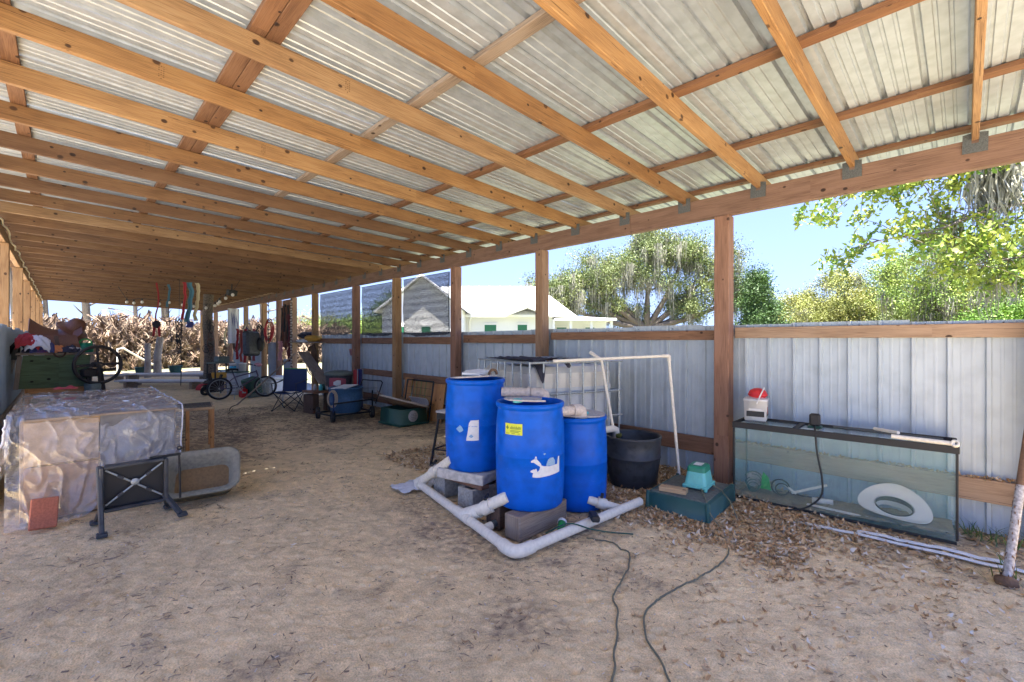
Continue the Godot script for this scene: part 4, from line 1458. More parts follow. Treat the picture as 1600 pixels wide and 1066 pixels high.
	# small things on the ground here
	var cup = thing("green_cup", "green plastic cup with white rim lying by the white pipe", "cup", Vector3(2.85, 0.03, -2.30), 0.5)
	st = S()
	lathe(st, [Vector2(0.0, 0.0), Vector2(0.024, 0.0), Vector2(0.034, 0.10), Vector2(0.030, 0.10), Vector2(0.022, 0.01)], 16, at(Vector3(-0.05, 0.0, 0), Vector3(0, 0, -PI / 2 + 0.35)))
	obj("cup_body", st, M.green, cup)
	st = S()
	lathe(st, [Vector2(0.034, 0.095), Vector2(0.037, 0.097), Vector2(0.037, 0.118), Vector2(0.030, 0.118)], 16, at(Vector3(-0.05, 0.0, 0), Vector3(0, 0, -PI / 2 + 0.35)))
	obj("rim", st, M.white, cup)
	var stub = thing("pipe_stub", "short grey pipe stub with white collar on the bare soil", "pipe", Vector3(2.37, 0.03, -2.75), 0.0)
	st = S()
	tube(st, [Vector3(0.08, 0.01, 0.02), Vector3(0.26, 0.035, 0.03)], 0.03, 12)
	obj("pipe", st, M.zinc, stub)
	st = S()
	tube(st, [Vector3(0.0, 0, 0.01), Vector3(0.11, 0.012, 0.022)], 0.034, 12)
	obj("collar", st, M.pvc, stub)
	var ad = thing("power_adapter", "black plug box with cable lying on the white drain pipe", "adapter", Vector3(3.08, 0.112, -2.14), 0.75)
	st = S()
	cbox(st, at(Vector3(0.0, 0, 0), Vector3(0.05, 0, -0.12)), Vector3(0.19, 0.05, 0.07), 0.018)
	obj("case", st, M.ink, ad)
	st = S()
	tube(st, curve([Vector3(0.09, -0.01, 0), Vector3(0.17, -0.06, 0.01), Vector3(0.24, -0.10, -0.02), Vector3(0.34, -0.10, 0.06)], 10), 0.005, 6)
	obj("cable", st, M.ink, ad)
	var bag = thing("plastic_bag", "crumpled white plastic bag under the drain elbow", "bag", Vector3(2.66, 0.0, -4.12))
	st = S()
	var bn = noise(81, 7.0, 3)
	patch(st, func(u, v): return Vector3((u - 0.5) * 0.46, 0.012 + 0.05 * absf(bn.get_noise_2d(u, v)) + 0.02 * sin(PI * u) * sin(PI * v), (v - 0.5) * 0.30 + 0.03 * bn.get_noise_2d(u * 2.0, 4.0)), 16, 12)
	obj("sheet", st, textured(Vector3(0.68, 0.70, 0.76), 0.4, M.blur, 3.0), bag)
	# cords across the sand
	for q in [
		["extension_cord", "thin olive cord winding from the plug box to the foreground", [[1.60, -1.03], [1.768, -1.129], [2.03, -1.276], [2.228, -1.388], [2.40, -1.52], [2.622, -1.585], [2.888, -1.70], [2.99, -1.90], [2.93, -2.10]], 0.0055],
		["extension_cord", "olive cord running from the green air pump box to the foreground", [[1.80, -0.82], [1.96, -0.938], [2.121, -1.117], [2.303, -1.271], [2.59, -1.30], [2.926, -1.226], [3.311, -1.206], [3.60, -1.27], [3.75, -1.45]], 0.0055]]:
		var gc = thing(q[0], q[1], "cord", Vector3.ZERO, 0.0)
		var pts = []
		for e in q[2]:
			pts.append(Vector3(e[0], 0, e[1]))
		pts = curve(pts, 90)
		for i in pts.size():
			pts[i].x += 0.012 * sin(i * 0.55)
			pts[i].y = height_at(pts[i].x, pts[i].z) + q[3] * 0.8 + 0.004 * absf(sin(i * 0.21))
		st = S()
		tube(st, pts, q[3], 7)
		obj("cable", st, M.cord, gc)
	var gh = thing("green_wire", "thin green wire lying over the white drain pipe", "wire")
	st = S()
	tube(st, curve([Vector3(2.72, 0.02, -2.35), Vector3(2.82, 0.112, -2.20), Vector3(2.98, 0.05, -2.10), Vector3(3.10, 0.02, -2.0), Vector3(3.2, 0.02, -1.85)], 16), 0.006, 6)
	obj("strand", st, M.darkgreen, gh)
	# stool behind the tall drum
	var sto = thing("metal_stool", "black metal stool with pale seat behind the tall drum", "stool", Vector3(3.52, 0, -4.55), 0.3)
	st = S()
	cbox(st, at(Vector3(0, 0.665, 0)), Vector3(0.36, 0.03, 0.36), 0.008)
	obj("seat", st, M.lid, sto)
	st = S()
	cbox(st, at(Vector3(0, 0.61, 0)), Vector3(0.34, 0.078, 0.34), 0.006)
	obj("apron", st, M.blackmetal, sto)
	for q in [[-1, -1], [1, -1], [1, 1], [-1, 1]]:
		st = S()
		bar(st, Vector3(q[0] * 0.15, 0.57, q[1] * 0.15), Vector3(q[0] * 0.22, 0.0, q[1] * 0.22), 0.026, 0.026, 0.004)
		obj("leg", st, M.blackmetal, sto)
	for q in [[-1, -1, 1, -1], [1, -1, 1, 1], [1, 1, -1, 1], [-1, 1, -1, -1]]:
		st = S()
		tube(st, [Vector3(q[0] * 0.195, 0.2, q[1] * 0.195), Vector3(q[2] * 0.195, 0.2, q[3] * 0.195)], 0.009, 6)
		obj("rung", st, M.blackmetal, sto)
	# black nursery pot
	var pot = thing("black_pot", "large round black nursery pot beside the plain blue drum", "pot", Vector3(4.416, 0.0, -2.56))
	st = S()
	lathe(st, [Vector2(0.0, 0.0), Vector2(0.242, 0.0), Vector2(0.25, 0.01), Vector2(0.275, 0.22), Vector2(0.287, 0.30), Vector2(0.292, 0.303), Vector2(0.292, 0.312), Vector2(0.288, 0.315), Vector2(0.297, 0.50), Vector2(0.30, 0.505), Vector2(0.303, 0.515), Vector2(0.30, 0.528), Vector2(0.291, 0.530), Vector2(0.286, 0.51), Vector2(0.26, 0.16), Vector2(0.26, 0.16), Vector2(0.0, 0.15)], 48)
	obj("pot_shell", st, M.pot, pot)
	st = S()
	for k in 20:
		var a = TAU * k / 20
		bar(st, Vector3(cos(a) * 0.2445, 0.01, sin(a) * 0.2445), Vector3(cos(a) * 0.285, 0.295, sin(a) * 0.285), 0.007, 0.006, 0.002)
	obj("ridges", st, M.pot, pot).set_meta("kind", "stuff")

# ---------------------------------------------------------------- caged tank
func build_tote():
	var t = thing("caged_tank", "white plastic water tank in a galvanised bar cage behind the drums", "tank", Vector3(3.5, 0, -3.25), -0.30)
	# own axes: x along the face towards the fence, -z along the other face
	var L = 1.22
	var W = 1.35
	var st = S()
	cbox(st, at(Vector3(L / 2, 1.11, -W / 2)), Vector3(L - 0.09, 0.30, W - 0.09), 0.07)
	obj("tank_top", st, textured(Vector3(0.58, 0.58, 0.53), 0.4, M.blur, 1.0), t)
	st = S()
	cbox(st, at(Vector3(L / 2, 0.60, -W / 2)), Vector3(L - 0.095, 0.98, W - 0.095), 0.05)
	obj("tank_bottle", st, textured(Vector3(0.47, 0.52, 0.56), 0.35, M.blur, 1.5), t)
	st = S()
	cbox(st, at(Vector3(L / 2, 0.05, -W / 2)), Vector3(L, 0.1, W), 0.01)
	obj("pallet", st, M.steel, t)
	var faces = [[Vector3(0, 0, 0), Vector3(L, 0, 0)], [Vector3(0, 0, 0), Vector3(0, 0, -W)], [Vector3(L, 0, 0), Vector3(L, 0, -W)], [Vector3(0, 0, -W), Vector3(L, 0, -W)]]
	for fi in 4:
		var a = faces[fi][0]
		var b = faces[fi][1]
		for k in 8:
			if fi > 0 and k == 0 or (fi == 3 and k == 7) or (fi == 2 and k == 0):
				continue
			var q = a.lerp(b, k / 7.0)
			st = S()
			tube(st, [q + Vector3(0, 0.1, 0), q + Vector3(0, 1.31, 0)], 0.011, 8)
			obj("upright_bar", st, M.steel, t)
		for y in [0.36, 0.68, 0.97, 1.315]:
			st = S()
			var ex = (b - a).normalized() * 0.05 if fi == 0 else Vector3.ZERO
			tube(st, [a + Vector3(0, y, 0), b + ex + Vector3(0, y, 0)], 0.0125, 8)
			obj("cross_bar", st, M.steel, t)
	var tp = thing("black_tarp", "black tarp scrap draped over the caged tank top", "tarp", Vector3(3.5, 1.33, -3.25), -0.30)
	st = S()
	var nz = noise(84, 2.6, 3)
	patch(st, func(u, v):
		var x = -0.03 + 0.55 * u
		var z = -1.1 + 1.13 * v * (0.72 + 0.28 * absf(sin(u * 5.0)))
		var y = 0.012 + 0.03 * absf(nz.get_noise_2d(x * 2.0, z * 2.0)) - 0.04 * sin(PI * u) * sin(PI * v)
		if z > -0.02:
			y -= (z + 0.02) * 2.0
		if u > 0.18 and u < 0.42 and v > 0.82:
			y -= (v - 0.82) * 0.9 * sin(PI * (u - 0.18) / 0.24)
			z += 0.01
		return Vector3(x, y, z), 30, 22)
	obj("tarp_sheet", st, M.cloth_dark, tp)
	var pf = thing("pvc_stand", "thin white pipe frame bent over beside the black pot", "pipe")
	st = S()
	tube(st, [Vector3(3.72, 1.335, -3.11), Vector3(4.72, 1.385, -2.325)], 0.0165, 10)
	obj("pipe", st, M.pvc, pf)
	st = S()
	tube(st, [Vector3(4.75, 1.37, -2.31), Vector3(4.76, 0.02, -2.19)], 0.0165, 10)
	obj("pipe", st, M.pvc, pf)
	st = S()
	tube(st, [Vector3(4.69, 1.384, -2.35), Vector3(4.735, 1.387, -2.315), Vector3(4.751, 1.375, -2.308), Vector3(4.752, 1.33, -2.306)], 0.0215, 10)
	obj("elbow", st, M.pvc, pf)
	st = S()
	tube(st, [Vector3(4.758, 0.09, -2.195), Vector3(4.76, 0.01, -2.19)], 0.022, 10)
	obj("foot_socket", st, M.pvc, pf)
	pf = thing("pvc_feed", "thin white feed pipe dropping from tank top into the black pot", "pipe")
	st = S()
	tube(st, [Vector3(4.38, 1.42, -3.10), Vector3(4.40, 1.33, -2.96)], 0.021, 10)
	obj("elbow", st, M.pvc, pf)
	st = S()
	tube(st, [Vector3(4.40, 1.34, -2.96), Vector3(4.36, 0.60, -2.78)], 0.0165, 10)
	obj("pipe", st, M.pvc, pf)
	st = S()
	tube(st, [Vector3(4.16, 0.575, -2.80), Vector3(4.33, 0.575, -2.76), Vector3(4.37, 0.56, -2.745), Vector3(4.375, 0.48, -2.74)], 0.040, 12)
	obj("spout", st, M.pvc, pf)
	st = S()
	blob(st, at(Vector3(4.375, 0.50, -2.72)), Vector3(0.045, 0.035, 0.04), 10, 6, 0.5, 4)
	obj("algae", st, flat(Vector3(0.10, 0.11, 0.02), 0.9), pf)

# ---------------------------------------------------------------- glass tank and its neighbours
func build_tank_corner():
	var t = thing("glass_tank", "long empty glass fish tank with black rim along the metal fence", "fish tank", Vector3(4.80, 0.0, -0.83), PI / 2 + 0.045)
	# own axes: x along the fence (towards -z), y up, -z... the front pane is at local z = -0.21 turned to the shed
	var L = 1.58
	var D = 0.42
	var H = 0.72
	var o = Vector3(0, 0, D / 2 - 0.03)
	var pane = func(c, s):
		var st = S()
		cbox(st, at(c + o), s, 0.0008)
		return obj("glass_pane", st, M.pane, t)
	pane.call(Vector3(0, H / 2, -D / 2), Vector3(L, H, 0.008))
	pane.call(Vector3(0, H / 2, D / 2), Vector3(L, H, 0.008))
	pane.call(Vector3(-L / 2 + 0.004, H / 2, 0), Vector3(0.008, H, D - 0.01))
	pane.call(Vector3(L / 2 - 0.004, H / 2, 0), Vector3(0.008, H, D - 0.01))
	var st
	for s in [[Vector3(0, H, -D / 2), Vector3(L + 0.03, 0.055, 0.03)], [Vector3(0, H, D / 2), Vector3(L + 0.03, 0.055, 0.03)], [Vector3(-L / 2, H, 0), Vector3(0.028, 0.054, D - 0.032)], [Vector3(L / 2, H, 0), Vector3(0.028, 0.054, D - 0.032)], [Vector3(0.28, H + 0.012, 0), Vector3(0.05, 0.02, D - 0.032)]]:
		st = S()
		cbox(st, at(s[0] + o), s[1], 0.004)
		obj("top_rim", st, M.ink, t)
	for s in [[-1, -1], [1, -1], [1, 1], [-1, 1]]:
		st = S()
		cbox(st, at(Vector3(s[0] * (L / 2 + 0.001), H / 2, s[1] * (D / 2 + 0.001)) + o), Vector3(0.016, H - 0.06, 0.016), 0.003)
		obj("corner_seal", st, M.ink, t)
	for s in [-1, 1]:
		st = S()
		cbox(st, at(Vector3(0, 0.012, s * (D / 2 + 0.001)) + o), Vector3(L, 0.024, 0.016), 0.003)
		obj("bottom_rim", st, M.ink, t)
	st = S()
	var gn = noise(86, 3.0, 4)
	patch(st, func(u, v): return Vector3((u - 0.5) * (L - 0.03), 0.02 + 0.05 * smoothstep(0.75, 0.1, u) + 0.02 * gn.get_noise_2d(u * 5.0, v * 2.0), (v - 0.5) * (D - 0.03)) + o, 80, 24)
	obj("gravel_bed", st, M.gravel, t)
	st = S()
	for s in [[-0.2, 0.20], [0.45, 0.20]]:
		cbox(st, at(Vector3(s[0], H + 0.01, 0.02) + o), Vector3(0.62, 0.006, D - 0.12), 0.001)
	obj("glass_lid", st, M.pane, t)
	# straw hat in the tank
	var hat = thing("straw_hat", "pale cowboy hat lying upside down inside the glass tank", "hat", Vector3(4.98, 0.085, -0.42), PI / 2)
	st = S()
	# brim: an oval ring whose long sides curl
	patch(st, func(u, v):
		var a = TAU * u
		var rx = lerpf(0.132, 0.245, v)
		var rz = lerpf(0.098, 0.175, v)
		var curl = pow(v, 2.0) * 0.075 * pow(absf(sin(a)), 2.0)
		return at(Vector3(0, 0.07, 0), Vector3(-0.62, 0, 0.12)) * Vector3(cos(a) * rx, curl - 0.02 * v * absf(cos(a)), sin(a) * rz), 48, 8, 0.004)
	obj("brim", st, M.straw, hat)
	st = S()
	patch(st, func(u, v):
		var a = TAU * u
		var k = lerpf(1.0, 0.80, v)
		var dent = 0.03 * pow(v, 3.0) * absf(cos(a))
		return at(Vector3(0, 0.07, 0), Vector3(-0.62, 0, 0.12)) * Vector3(cos(a) * 0.132 * k, -0.11 * v + dent, sin(a) * 0.098 * k), 40, 8)
	obj("crown", st, M.straw, hat)
	st = S()
	patch(st, func(u, v):
		var a = TAU * u
		return at(Vector3(0, 0.07, 0), Vector3(-0.62, 0, 0.12)) * Vector3(cos(a) * 0.122, -0.075 * v + 0.004, sin(a) * 0.088), 40, 2)
	obj("sweatband", st, textured(Vector3(0.05, 0.05, 0.048), 0.8, M.dirt, 8.0), hat)
	# pipes and odds in the tank
	var pp = thing("pipe_offcut", "short white pipe offcut on the tank gravel", "pipe", Vector3(4.99, 0.055, -0.93), PI / 2)
	st = S()
	lathe(st, [Vector2(0.021, 0), Vector2(0.026, 0), Vector2(0.026, 0.16), Vector2(0.021, 0.16), Vector2(0.021, 0.0)], 18, at(Vector3(0.08, 0, 0), Vector3(0, 0.3, PI / 2)))
	obj("pipe", st, M.pvc, pp)
	pp = thing("pipe_offcut", "long thin white strip along the front of tank gravel", "pipe", Vector3(4.86, 0.045, -0.80), PI / 2 - 0.08)
	st = S()
	cbox(st, at(Vector3.ZERO, Vector3(0, 0, -0.02)), Vector3(0.46, 0.014, 0.03), 0.003)
	obj("strip", st, M.pvc, pp)
	pp = thing("siphon_arm", "white plastic wand with black hose ring inside the tank", "wand", Vector3(4.99, 0.06, -1.14))
	st = S()
	bar(st, Vector3(0, 0.02, -0.04), Vector3(0.04, 0.15, 0.24), 0.016, 0.022, 0.004)
	bar(st, Vector3(0, 0.02, 0.0), Vector3(-0.02, 0.10, -0.10), 0.016, 0.02, 0.004)
	obj("wand", st, M.pvc, pp)
	st = S()
	tube(st, arc(Vector3(-0.02, 0.06, -0.13), 0.075, 0, TAU * 0.9, 22, Vector3(0.2, 0, 0.98), Vector3(0, 1, 0)), 0.007, 6)
	tube(st, arc(Vector3(-0.04, 0.05, -0.11), 0.055, 0.5, TAU * 0.98, 18, Vector3(0.3, 0, 0.95), Vector3(0, 1, 0)), 0.006, 6)
	obj("hose_ring", st, M.rubber, pp)
	pp = thing("seed_bag", "torn bag with bright green corner inside the tank end", "bag", Vector3(5.02, 0.04, -1.46))
	st = S()
	var bn = noise(87, 5.0, 3)
	patch(st, func(u, v): return Vector3(0.05 * sin(PI * u) + 0.04 * bn.get_noise_2d(u, v), 0.17 * v * (0.8 + 0.2 * sin(u * 6.0)), (u - 0.5) * 0.26), 12, 8, 0.004)
	obj("bag_body", st, M.tan, pp)
	st = S()
	patch(st, func(u, v): return Vector3(-0.05 + 0.02 * bn.get_noise_2d(u, v + 3.0), 0.03 + 0.17 * v - 0.05 * u * v, 0.06 + (u - 0.5) * 0.10 * (1.0 - 0.5 * v)), 8, 8, 0.003)
	obj("green_corner", st, flat(Vector3(0.02, 0.42, 0.06), 0.5), pp)
	st = S()
	for k in 5:
		tube(st, arc(Vector3(-0.06, 0.03 + 0.02 * k, -0.05), 0.05 + 0.008 * k, k, k + 5.0, 14, Vector3(0.2, 0.1, 0.97), Vector3(0.1, 0.95, -0.1)), 0.004, 5)
	obj("wire_tangle", st, M.darkgreen, pp)
	# things on the rim
	var bk = thing("bait_bucket", "small white bucket with black label and red lid cap", "bucket", Vector3(4.98, 0.752, -1.49))
	bk.scale = Vector3.ONE * 1.35
	st = S()
	var rr = func(r): return r * 1.28
	lathe(st, [Vector2(0.0, 0.0), Vector2(rr.call(0.074), 0.0), Vector2(rr.call(0.078), 0.006), Vector2(rr.call(0.084), 0.145), Vector2(rr.call(0.088), 0.147), Vector2(rr.call(0.088), 0.16), Vector2(rr.call(0.08), 0.162), Vector2(rr.call(0.05), 0.175), Vector2(0.0, 0.178)], 4, at(Vector3.ZERO, Vector3(0, PI / 4 + 0.2, 0)))
	obj("bucket_body", st, M.white, bk)
	var q4 = Basis.from_euler(Vector3(0, 0.2, 0))
	for s in [Vector3(-1, 0, 0), Vector3(0, 0, 1)]:
		st = S()
		var dd = q4 * s
		var sd = q4 * Vector3(s.z, 0, s.x)
		bar(st, dd * 0.0712 + sd * -0.058 + Vector3(0, 0.075, 0), dd * 0.0712 + sd * 0.058 + Vector3(0, 0.075, 0), 0.004, 0.085, 0.0005)
		obj("label_sheet", st, M.ink, bk)
		st = S()
		if s.z > 0:
			bar(st, dd * 0.0738 + sd * -0.03 + Vector3(0, 0.075, 0), dd * 0.0738 + sd * 0.035 + Vector3(0, 0.075, 0), 0.001, 0.05, 0.0002)
			obj("label_patch", st, M.pink, bk)
		else:
			bar(st, dd * 0.0738 + sd * -0.045 + Vector3(0, 0.085, 0), dd * 0.0738 + sd * 0.04 + Vector3(0, 0.085, 0), 0.001, 0.012, 0.0002)
			obj("label_patch", st, M.white, bk)
	st = S()
	blob(st, at(Vector3(0.0, 0.195, 0.01)), Vector3(0.062, 0.045, 0.062), 20, 10)
	tube(st, arc(Vector3(0, 0.19, 0.01), 0.055, 0, TAU, 20, Vector3.RIGHT, Vector3.BACK), 0.012, 8, false, true)
	obj("red_cap", st, M.red, bk)
	st = S()
	tube(st, curve([Vector3(-0.09, 0.13, 0.03), Vector3(-0.08, 0.19, 0.05), Vector3(-0.02, 0.245, 0.06)], 8), 0.005, 6)
	obj("bail", st, M.white, bk)
	var ph = thing("filter_box", "small black filter box clipped on the tank rim", "filter", Vector3(4.92, 0.752, -0.975), 0.1)
	st = S()
	cbox(st, at(Vector3(0, 0.07, 0)), Vector3(0.065, 0.115, 0.085), 0.014)
	obj("housing", st, M.ink, ph)
	st = S()
	cbox(st, at(Vector3(0.01, 0.005, 0)), Vector3(0.10, 0.02, 0.11), 0.005)
	obj("clip", st, M.darkgreen, ph)
	st = S()
	tube(st, curve([Vector3(-0.035, 0.02, 0.0), Vector3(-0.17, -0.03, 0.02), Vector3(-0.185, -0.20, 0.035), Vector3(-0.175, -0.42, 0.07), Vector3(-0.18, -0.58, 0.06), Vector3(-0.22, -0.70, -0.06), Vector3(-0.25, -0.735, -0.2)], 26), 0.008, 7)
	obj("cable", st, M.ink, ph)
	for q in [["rim_pipe", "white pipe with end fitting resting on the tank rim", Vector3(4.78, 0.775, -0.42), Vector3(4.79, 0.77, -0.05), 0.017], ["rim_pipe", "slim grey pipe along the back of the tank rim", Vector3(5.02, 0.762, -0.85), Vector3(4.98, 0.762, -0.12), 0.012], ["rim_pipe", "short pale wedge crossing the tank rim pipes", Vector3(4.99, 0.79, -0.55), Vector3(4.83, 0.80, -0.38), 0.014]]:
		var rp = thing(q[0], q[1], "pipe")
		st = S()
		tube(st, [q[2], q[3]], q[4], 10)
		obj("pipe", st, M.pvc if q[4] != 0.012 else M.zinc, rp)
		if q[4] > 0.016:
			st = S()
			lathe(st, [Vector2(0.013, -0.02), Vector2(0.026, -0.02), Vector2(0.026, 0.02), Vector2(0.013, 0.02), Vector2(0.013, -0.02)], 14, at(q[3], Vector3(0, 0, PI / 2 - 0.5)))
			obj("fitting", st, M.pvc, rp)
	# white trim strips on the ground
	for q in [["trim_strip", "long white trim strip half under leaves before the tank", Vector3(4.46, 0.012, -0.95), Vector3(4.60, 0.016, 0.62), 0.05], ["trim_strip", "shorter white trim strip closest to the tank base", Vector3(4.575, 0.014, -0.62), Vector3(4.665, 0.022, 0.25), 0.06]]:
		var ts = thing(q[0], q[1], "trim strip")
		st = S()
		patch(st, func(u, v):
			var p = q[2].lerp(q[3], u)
			return p + Vector3((v - 0.5) * q[4], 0.007 * sin(PI * v) + 0.008 * sin(u * 5.0) * u + height_at(p.x, p.z) + 0.010, 0), 20, 4, 0.006)
		obj("strip", st, M.white, ts)
	# leaning rusty pole
	var po = thing("leaning_pole", "rusty white painted steel pole leaning on the fence", "pole")
	var pa = Vector3(4.29, 0.0, 0.19)
	var pb = Vector3(5.235, 1.72, 0.43)
	st = S()
	tube(st, [pa, pa.lerp(pb, 0.33)], 0.024, 14)
	obj("pole_shaft", st, textured(Vector3(0.60, 0.585, 0.58), 0.6, speckle(35, 0.02, 0.45, 1.12, 5), 4.0, M.fine_normal, 0.4), po)
	st = S()
	tube(st, [pa.lerp(pb, 0.33), pa.lerp(pb, 1.0)], 0.0243, 14)
	obj("pole_shaft", st, M.rust, po)
	st = S()
	lathe(st, [Vector2(0.0, -0.01), Vector2(0.055, -0.01), Vector2(0.058, 0.0), Vector2(0.055, 0.025), Vector2(0.03, 0.035), Vector2(0.03, 0.05)], 14, at(pa))
	obj("pole_foot", st, M.rust, po)
	st = S()
	for k in 60:
		var s = 0.02 + 0.32 * rng.randf()
		var a = rng.randf() * TAU
		blob(st, at(pa.lerp(pb, s) + Vector3(cos(a) * 0.0235, 0, sin(a) * 0.0235)), Vector3(0.004, rng.randf_range(0.005, 0.018), 0.004), 6, 4)
	obj("rust_spots", st, M.rust, po).set_meta("kind", "stuff")
	# green box and air pump
	var bx = thing("valve_box", "low dark green plastic box with grey top by the post", "box", Vector3(4.235, 0.0, -1.835), 0.06)
	st = S()
	lathe(st, [Vector2(0.0, 0.0), Vector2(1.0, 0.0), Vector2(1.0, 0.0), Vector2(0.975, 0.142), Vector2(0.965, 0.15), Vector2(0.0, 0.15)], 4, Transform3D(Basis(Vector3(0.37 * 1.0, 0, 0), Vector3.UP, Vector3(0, 0, 0.285)), Vector3.ZERO) * at(Vector3.ZERO, Vector3(0, PI / 4, 0)).scaled(Vector3(sqrt(2.0), 1, sqrt(2.0))))
	obj("box_body", st, M.tealbox, bx)
	st = S()
	cbox(st, at(Vector3(0, 0.154, 0)), Vector3(0.66, 0.008, 0.49), 0.003)
	obj("box_top", st, M.boxtop, bx)
	for s in [[-1, 1], [1, 1], [1, -1], [-1, -1]]:
		st = S()
		tube(st, [Vector3(s[0] * 0.358, 0.0, s[1] * 0.274), Vector3(s[0] * 0.352, 0.158, s[1] * 0.268)], [0.021, 0.018], 10)
		obj("corner_post", st, M.tealbox, bx)
	st = S()
	for q in [[0.12, 0.10], [0.20, -0.05], [0.05, 0.18], [-0.2, -0.1]]:
		lathe(st, [Vector2(0.0, 0.1595), Vector2(0.016, 0.1595), Vector2(0.018, 0.158)], 10, at(Vector3(q[0], 0, q[1])))
	obj("plug", st, M.rust, bx).set_meta("kind", "stuff")
	var pm = thing("air_pump", "turquoise air pump with green cap on the low green box", "pump", Vector3(4.30, 0.162, -1.79), 0.12)
	st = S()
	var sq = func(a, b): return Transform3D(Basis(Vector3(a, 0, 0), Vector3.UP, Vector3(0, 0, b)), Vector3.ZERO)
	var ro = func(s, y, h2, inset):
		cbox(s, at(Vector3(0, y, 0)), Vector3(inset.x, h2, inset.y), 0.012)
	ro.call(st, 0.028, 0.03, Vector2(0.285, 0.225))
	obj("base_plate", st, M.pumpbody, pm)
	st = S()
	# tapering body
	var lay = [[0.043, 0.125, 0.098], [0.06, 0.124, 0.097], [0.15, 0.110, 0.083], [0.162, 0.108, 0.081]]
	for i in lay.size() - 1:
		var a = lay[i]
		var b = lay[i + 1]
		var pa4 = rounded(a[1], a[2], 0.03)
		var pb4 = rounded(b[1], b[2], 0.03)
		for k in pa4.size():
			var l = (k + 1) % pa4.size()
			quad(st, Vector3(pa4[k].x, a[0], pa4[k].y), Vector3(pa4[l].x, a[0], pa4[l].y), Vector3(pb4[l].x, b[0], pb4[l].y), Vector3(pb4[k].x, b[0], pb4[k].y))
	obj("body", st, M.pumpbody, pm)
	st = S()
	lay = [[0.160, 0.112, 0.085], [0.195, 0.107, 0.080], [0.212, 0.094, 0.068], [0.215, 0.0, 0.0]]
	for i in lay.size() - 1:
		var a = lay[i]
		var b = lay[i + 1]
		var pa4 = rounded(a[1], a[2], 0.03 * minf(1.0, a[1] * 10.0))
		var pb4 = rounded(b[1], b[2], 0.03 * minf(1.0, b[1] * 10.0))
		for k in pa4.size():
			var l = (k + 1) % pa4.size()
			quad(st, Vector3(pa4[k].x, a[0], pa4[k].y), Vector3(pa4[l].x, a[0], pa4[l].y), Vector3(pb4[l].x, b[0], pb4[l].y), Vector3(pb4[k].x, b[0], pb4[k].y))
	obj("cap", st, M.pumpcap, pm)
	st = S()
	cbox(st, at(Vector3(0.0, 0.2155, 0.0)), Vector3(0.11, 0.002, 0.075), 0.0005)
	obj("label_sheet", st, M.white, pm)
	for k in 5:
		st = S()
		bar(st, Vector3(-0.1225 + 0.003, 0.075, -0.055 + k * 0.022), Vector3(-0.1135, 0.14, -0.055 + k * 0.022), 0.008, 0.008, 0.002)
		obj("vent_fin", st, M.pumpbody, pm)
	for s in [[-1, 1], [1, 1], [1, -1], [-1, -1]]:
		st = S()
		lathe(st, [Vector2(0.0, 0.0), Vector2(0.015, 0.0), Vector2(0.017, 0.02), Vector2(0.0, 0.02)], 10, at(Vector3(s[0] * 0.125, -0.004, s[1] * 0.095)))
		obj("foot", st, M.pumpbody, pm)
	st = S()
	tube(st, curve([Vector3(-0.12, 0.03, 0.05), Vector3(-0.22, 0.01, 0.10), Vector3(-0.36, 0.005, 0.16), Vector3(-0.44, -0.08, 0.22), Vector3(-0.50, -0.14, 0.30)], 16), 0.0055, 6)
	obj("cable", st, M.cord, pm)
	st = S()
	tube(st, curve([Vector3(0.02, 0.03, 0.12), Vector3(0.0, 0.006, 0.2), Vector3(-0.10, 0.004, 0.25), Vector3(-0.22, -0.02, 0.33), Vector3(-0.3, -0.13, 0.40)], 16), 0.0055, 6)
	obj("cable", st, M.cord, pm)
	var wb = thing("wood_offcut", "pale cut board piece lying on the low green box", "wood", Vector3(4.0, 0.178, -1.90), -1.35)
	st = S()
	cbox(st, Transform3D(), Vector3(0.24, 0.04, 0.10), 0.003, Vector2(0.6, 0.1))
	obj("board", st, M.palewood, wb)

func rounded(hx, hz, r):
	var out = []
	for c in 4:
		var sx = [1, -1, -1, 1][c]
		var sz = [1, 1, -1, -1][c]
		for k in 5:
			var a = c * PI / 2 + k * PI / 8
			out.append(Vector2(sx * (hx - r) + cos(a) * r, sz * (hz - r) + sin(a) * r))
	return out

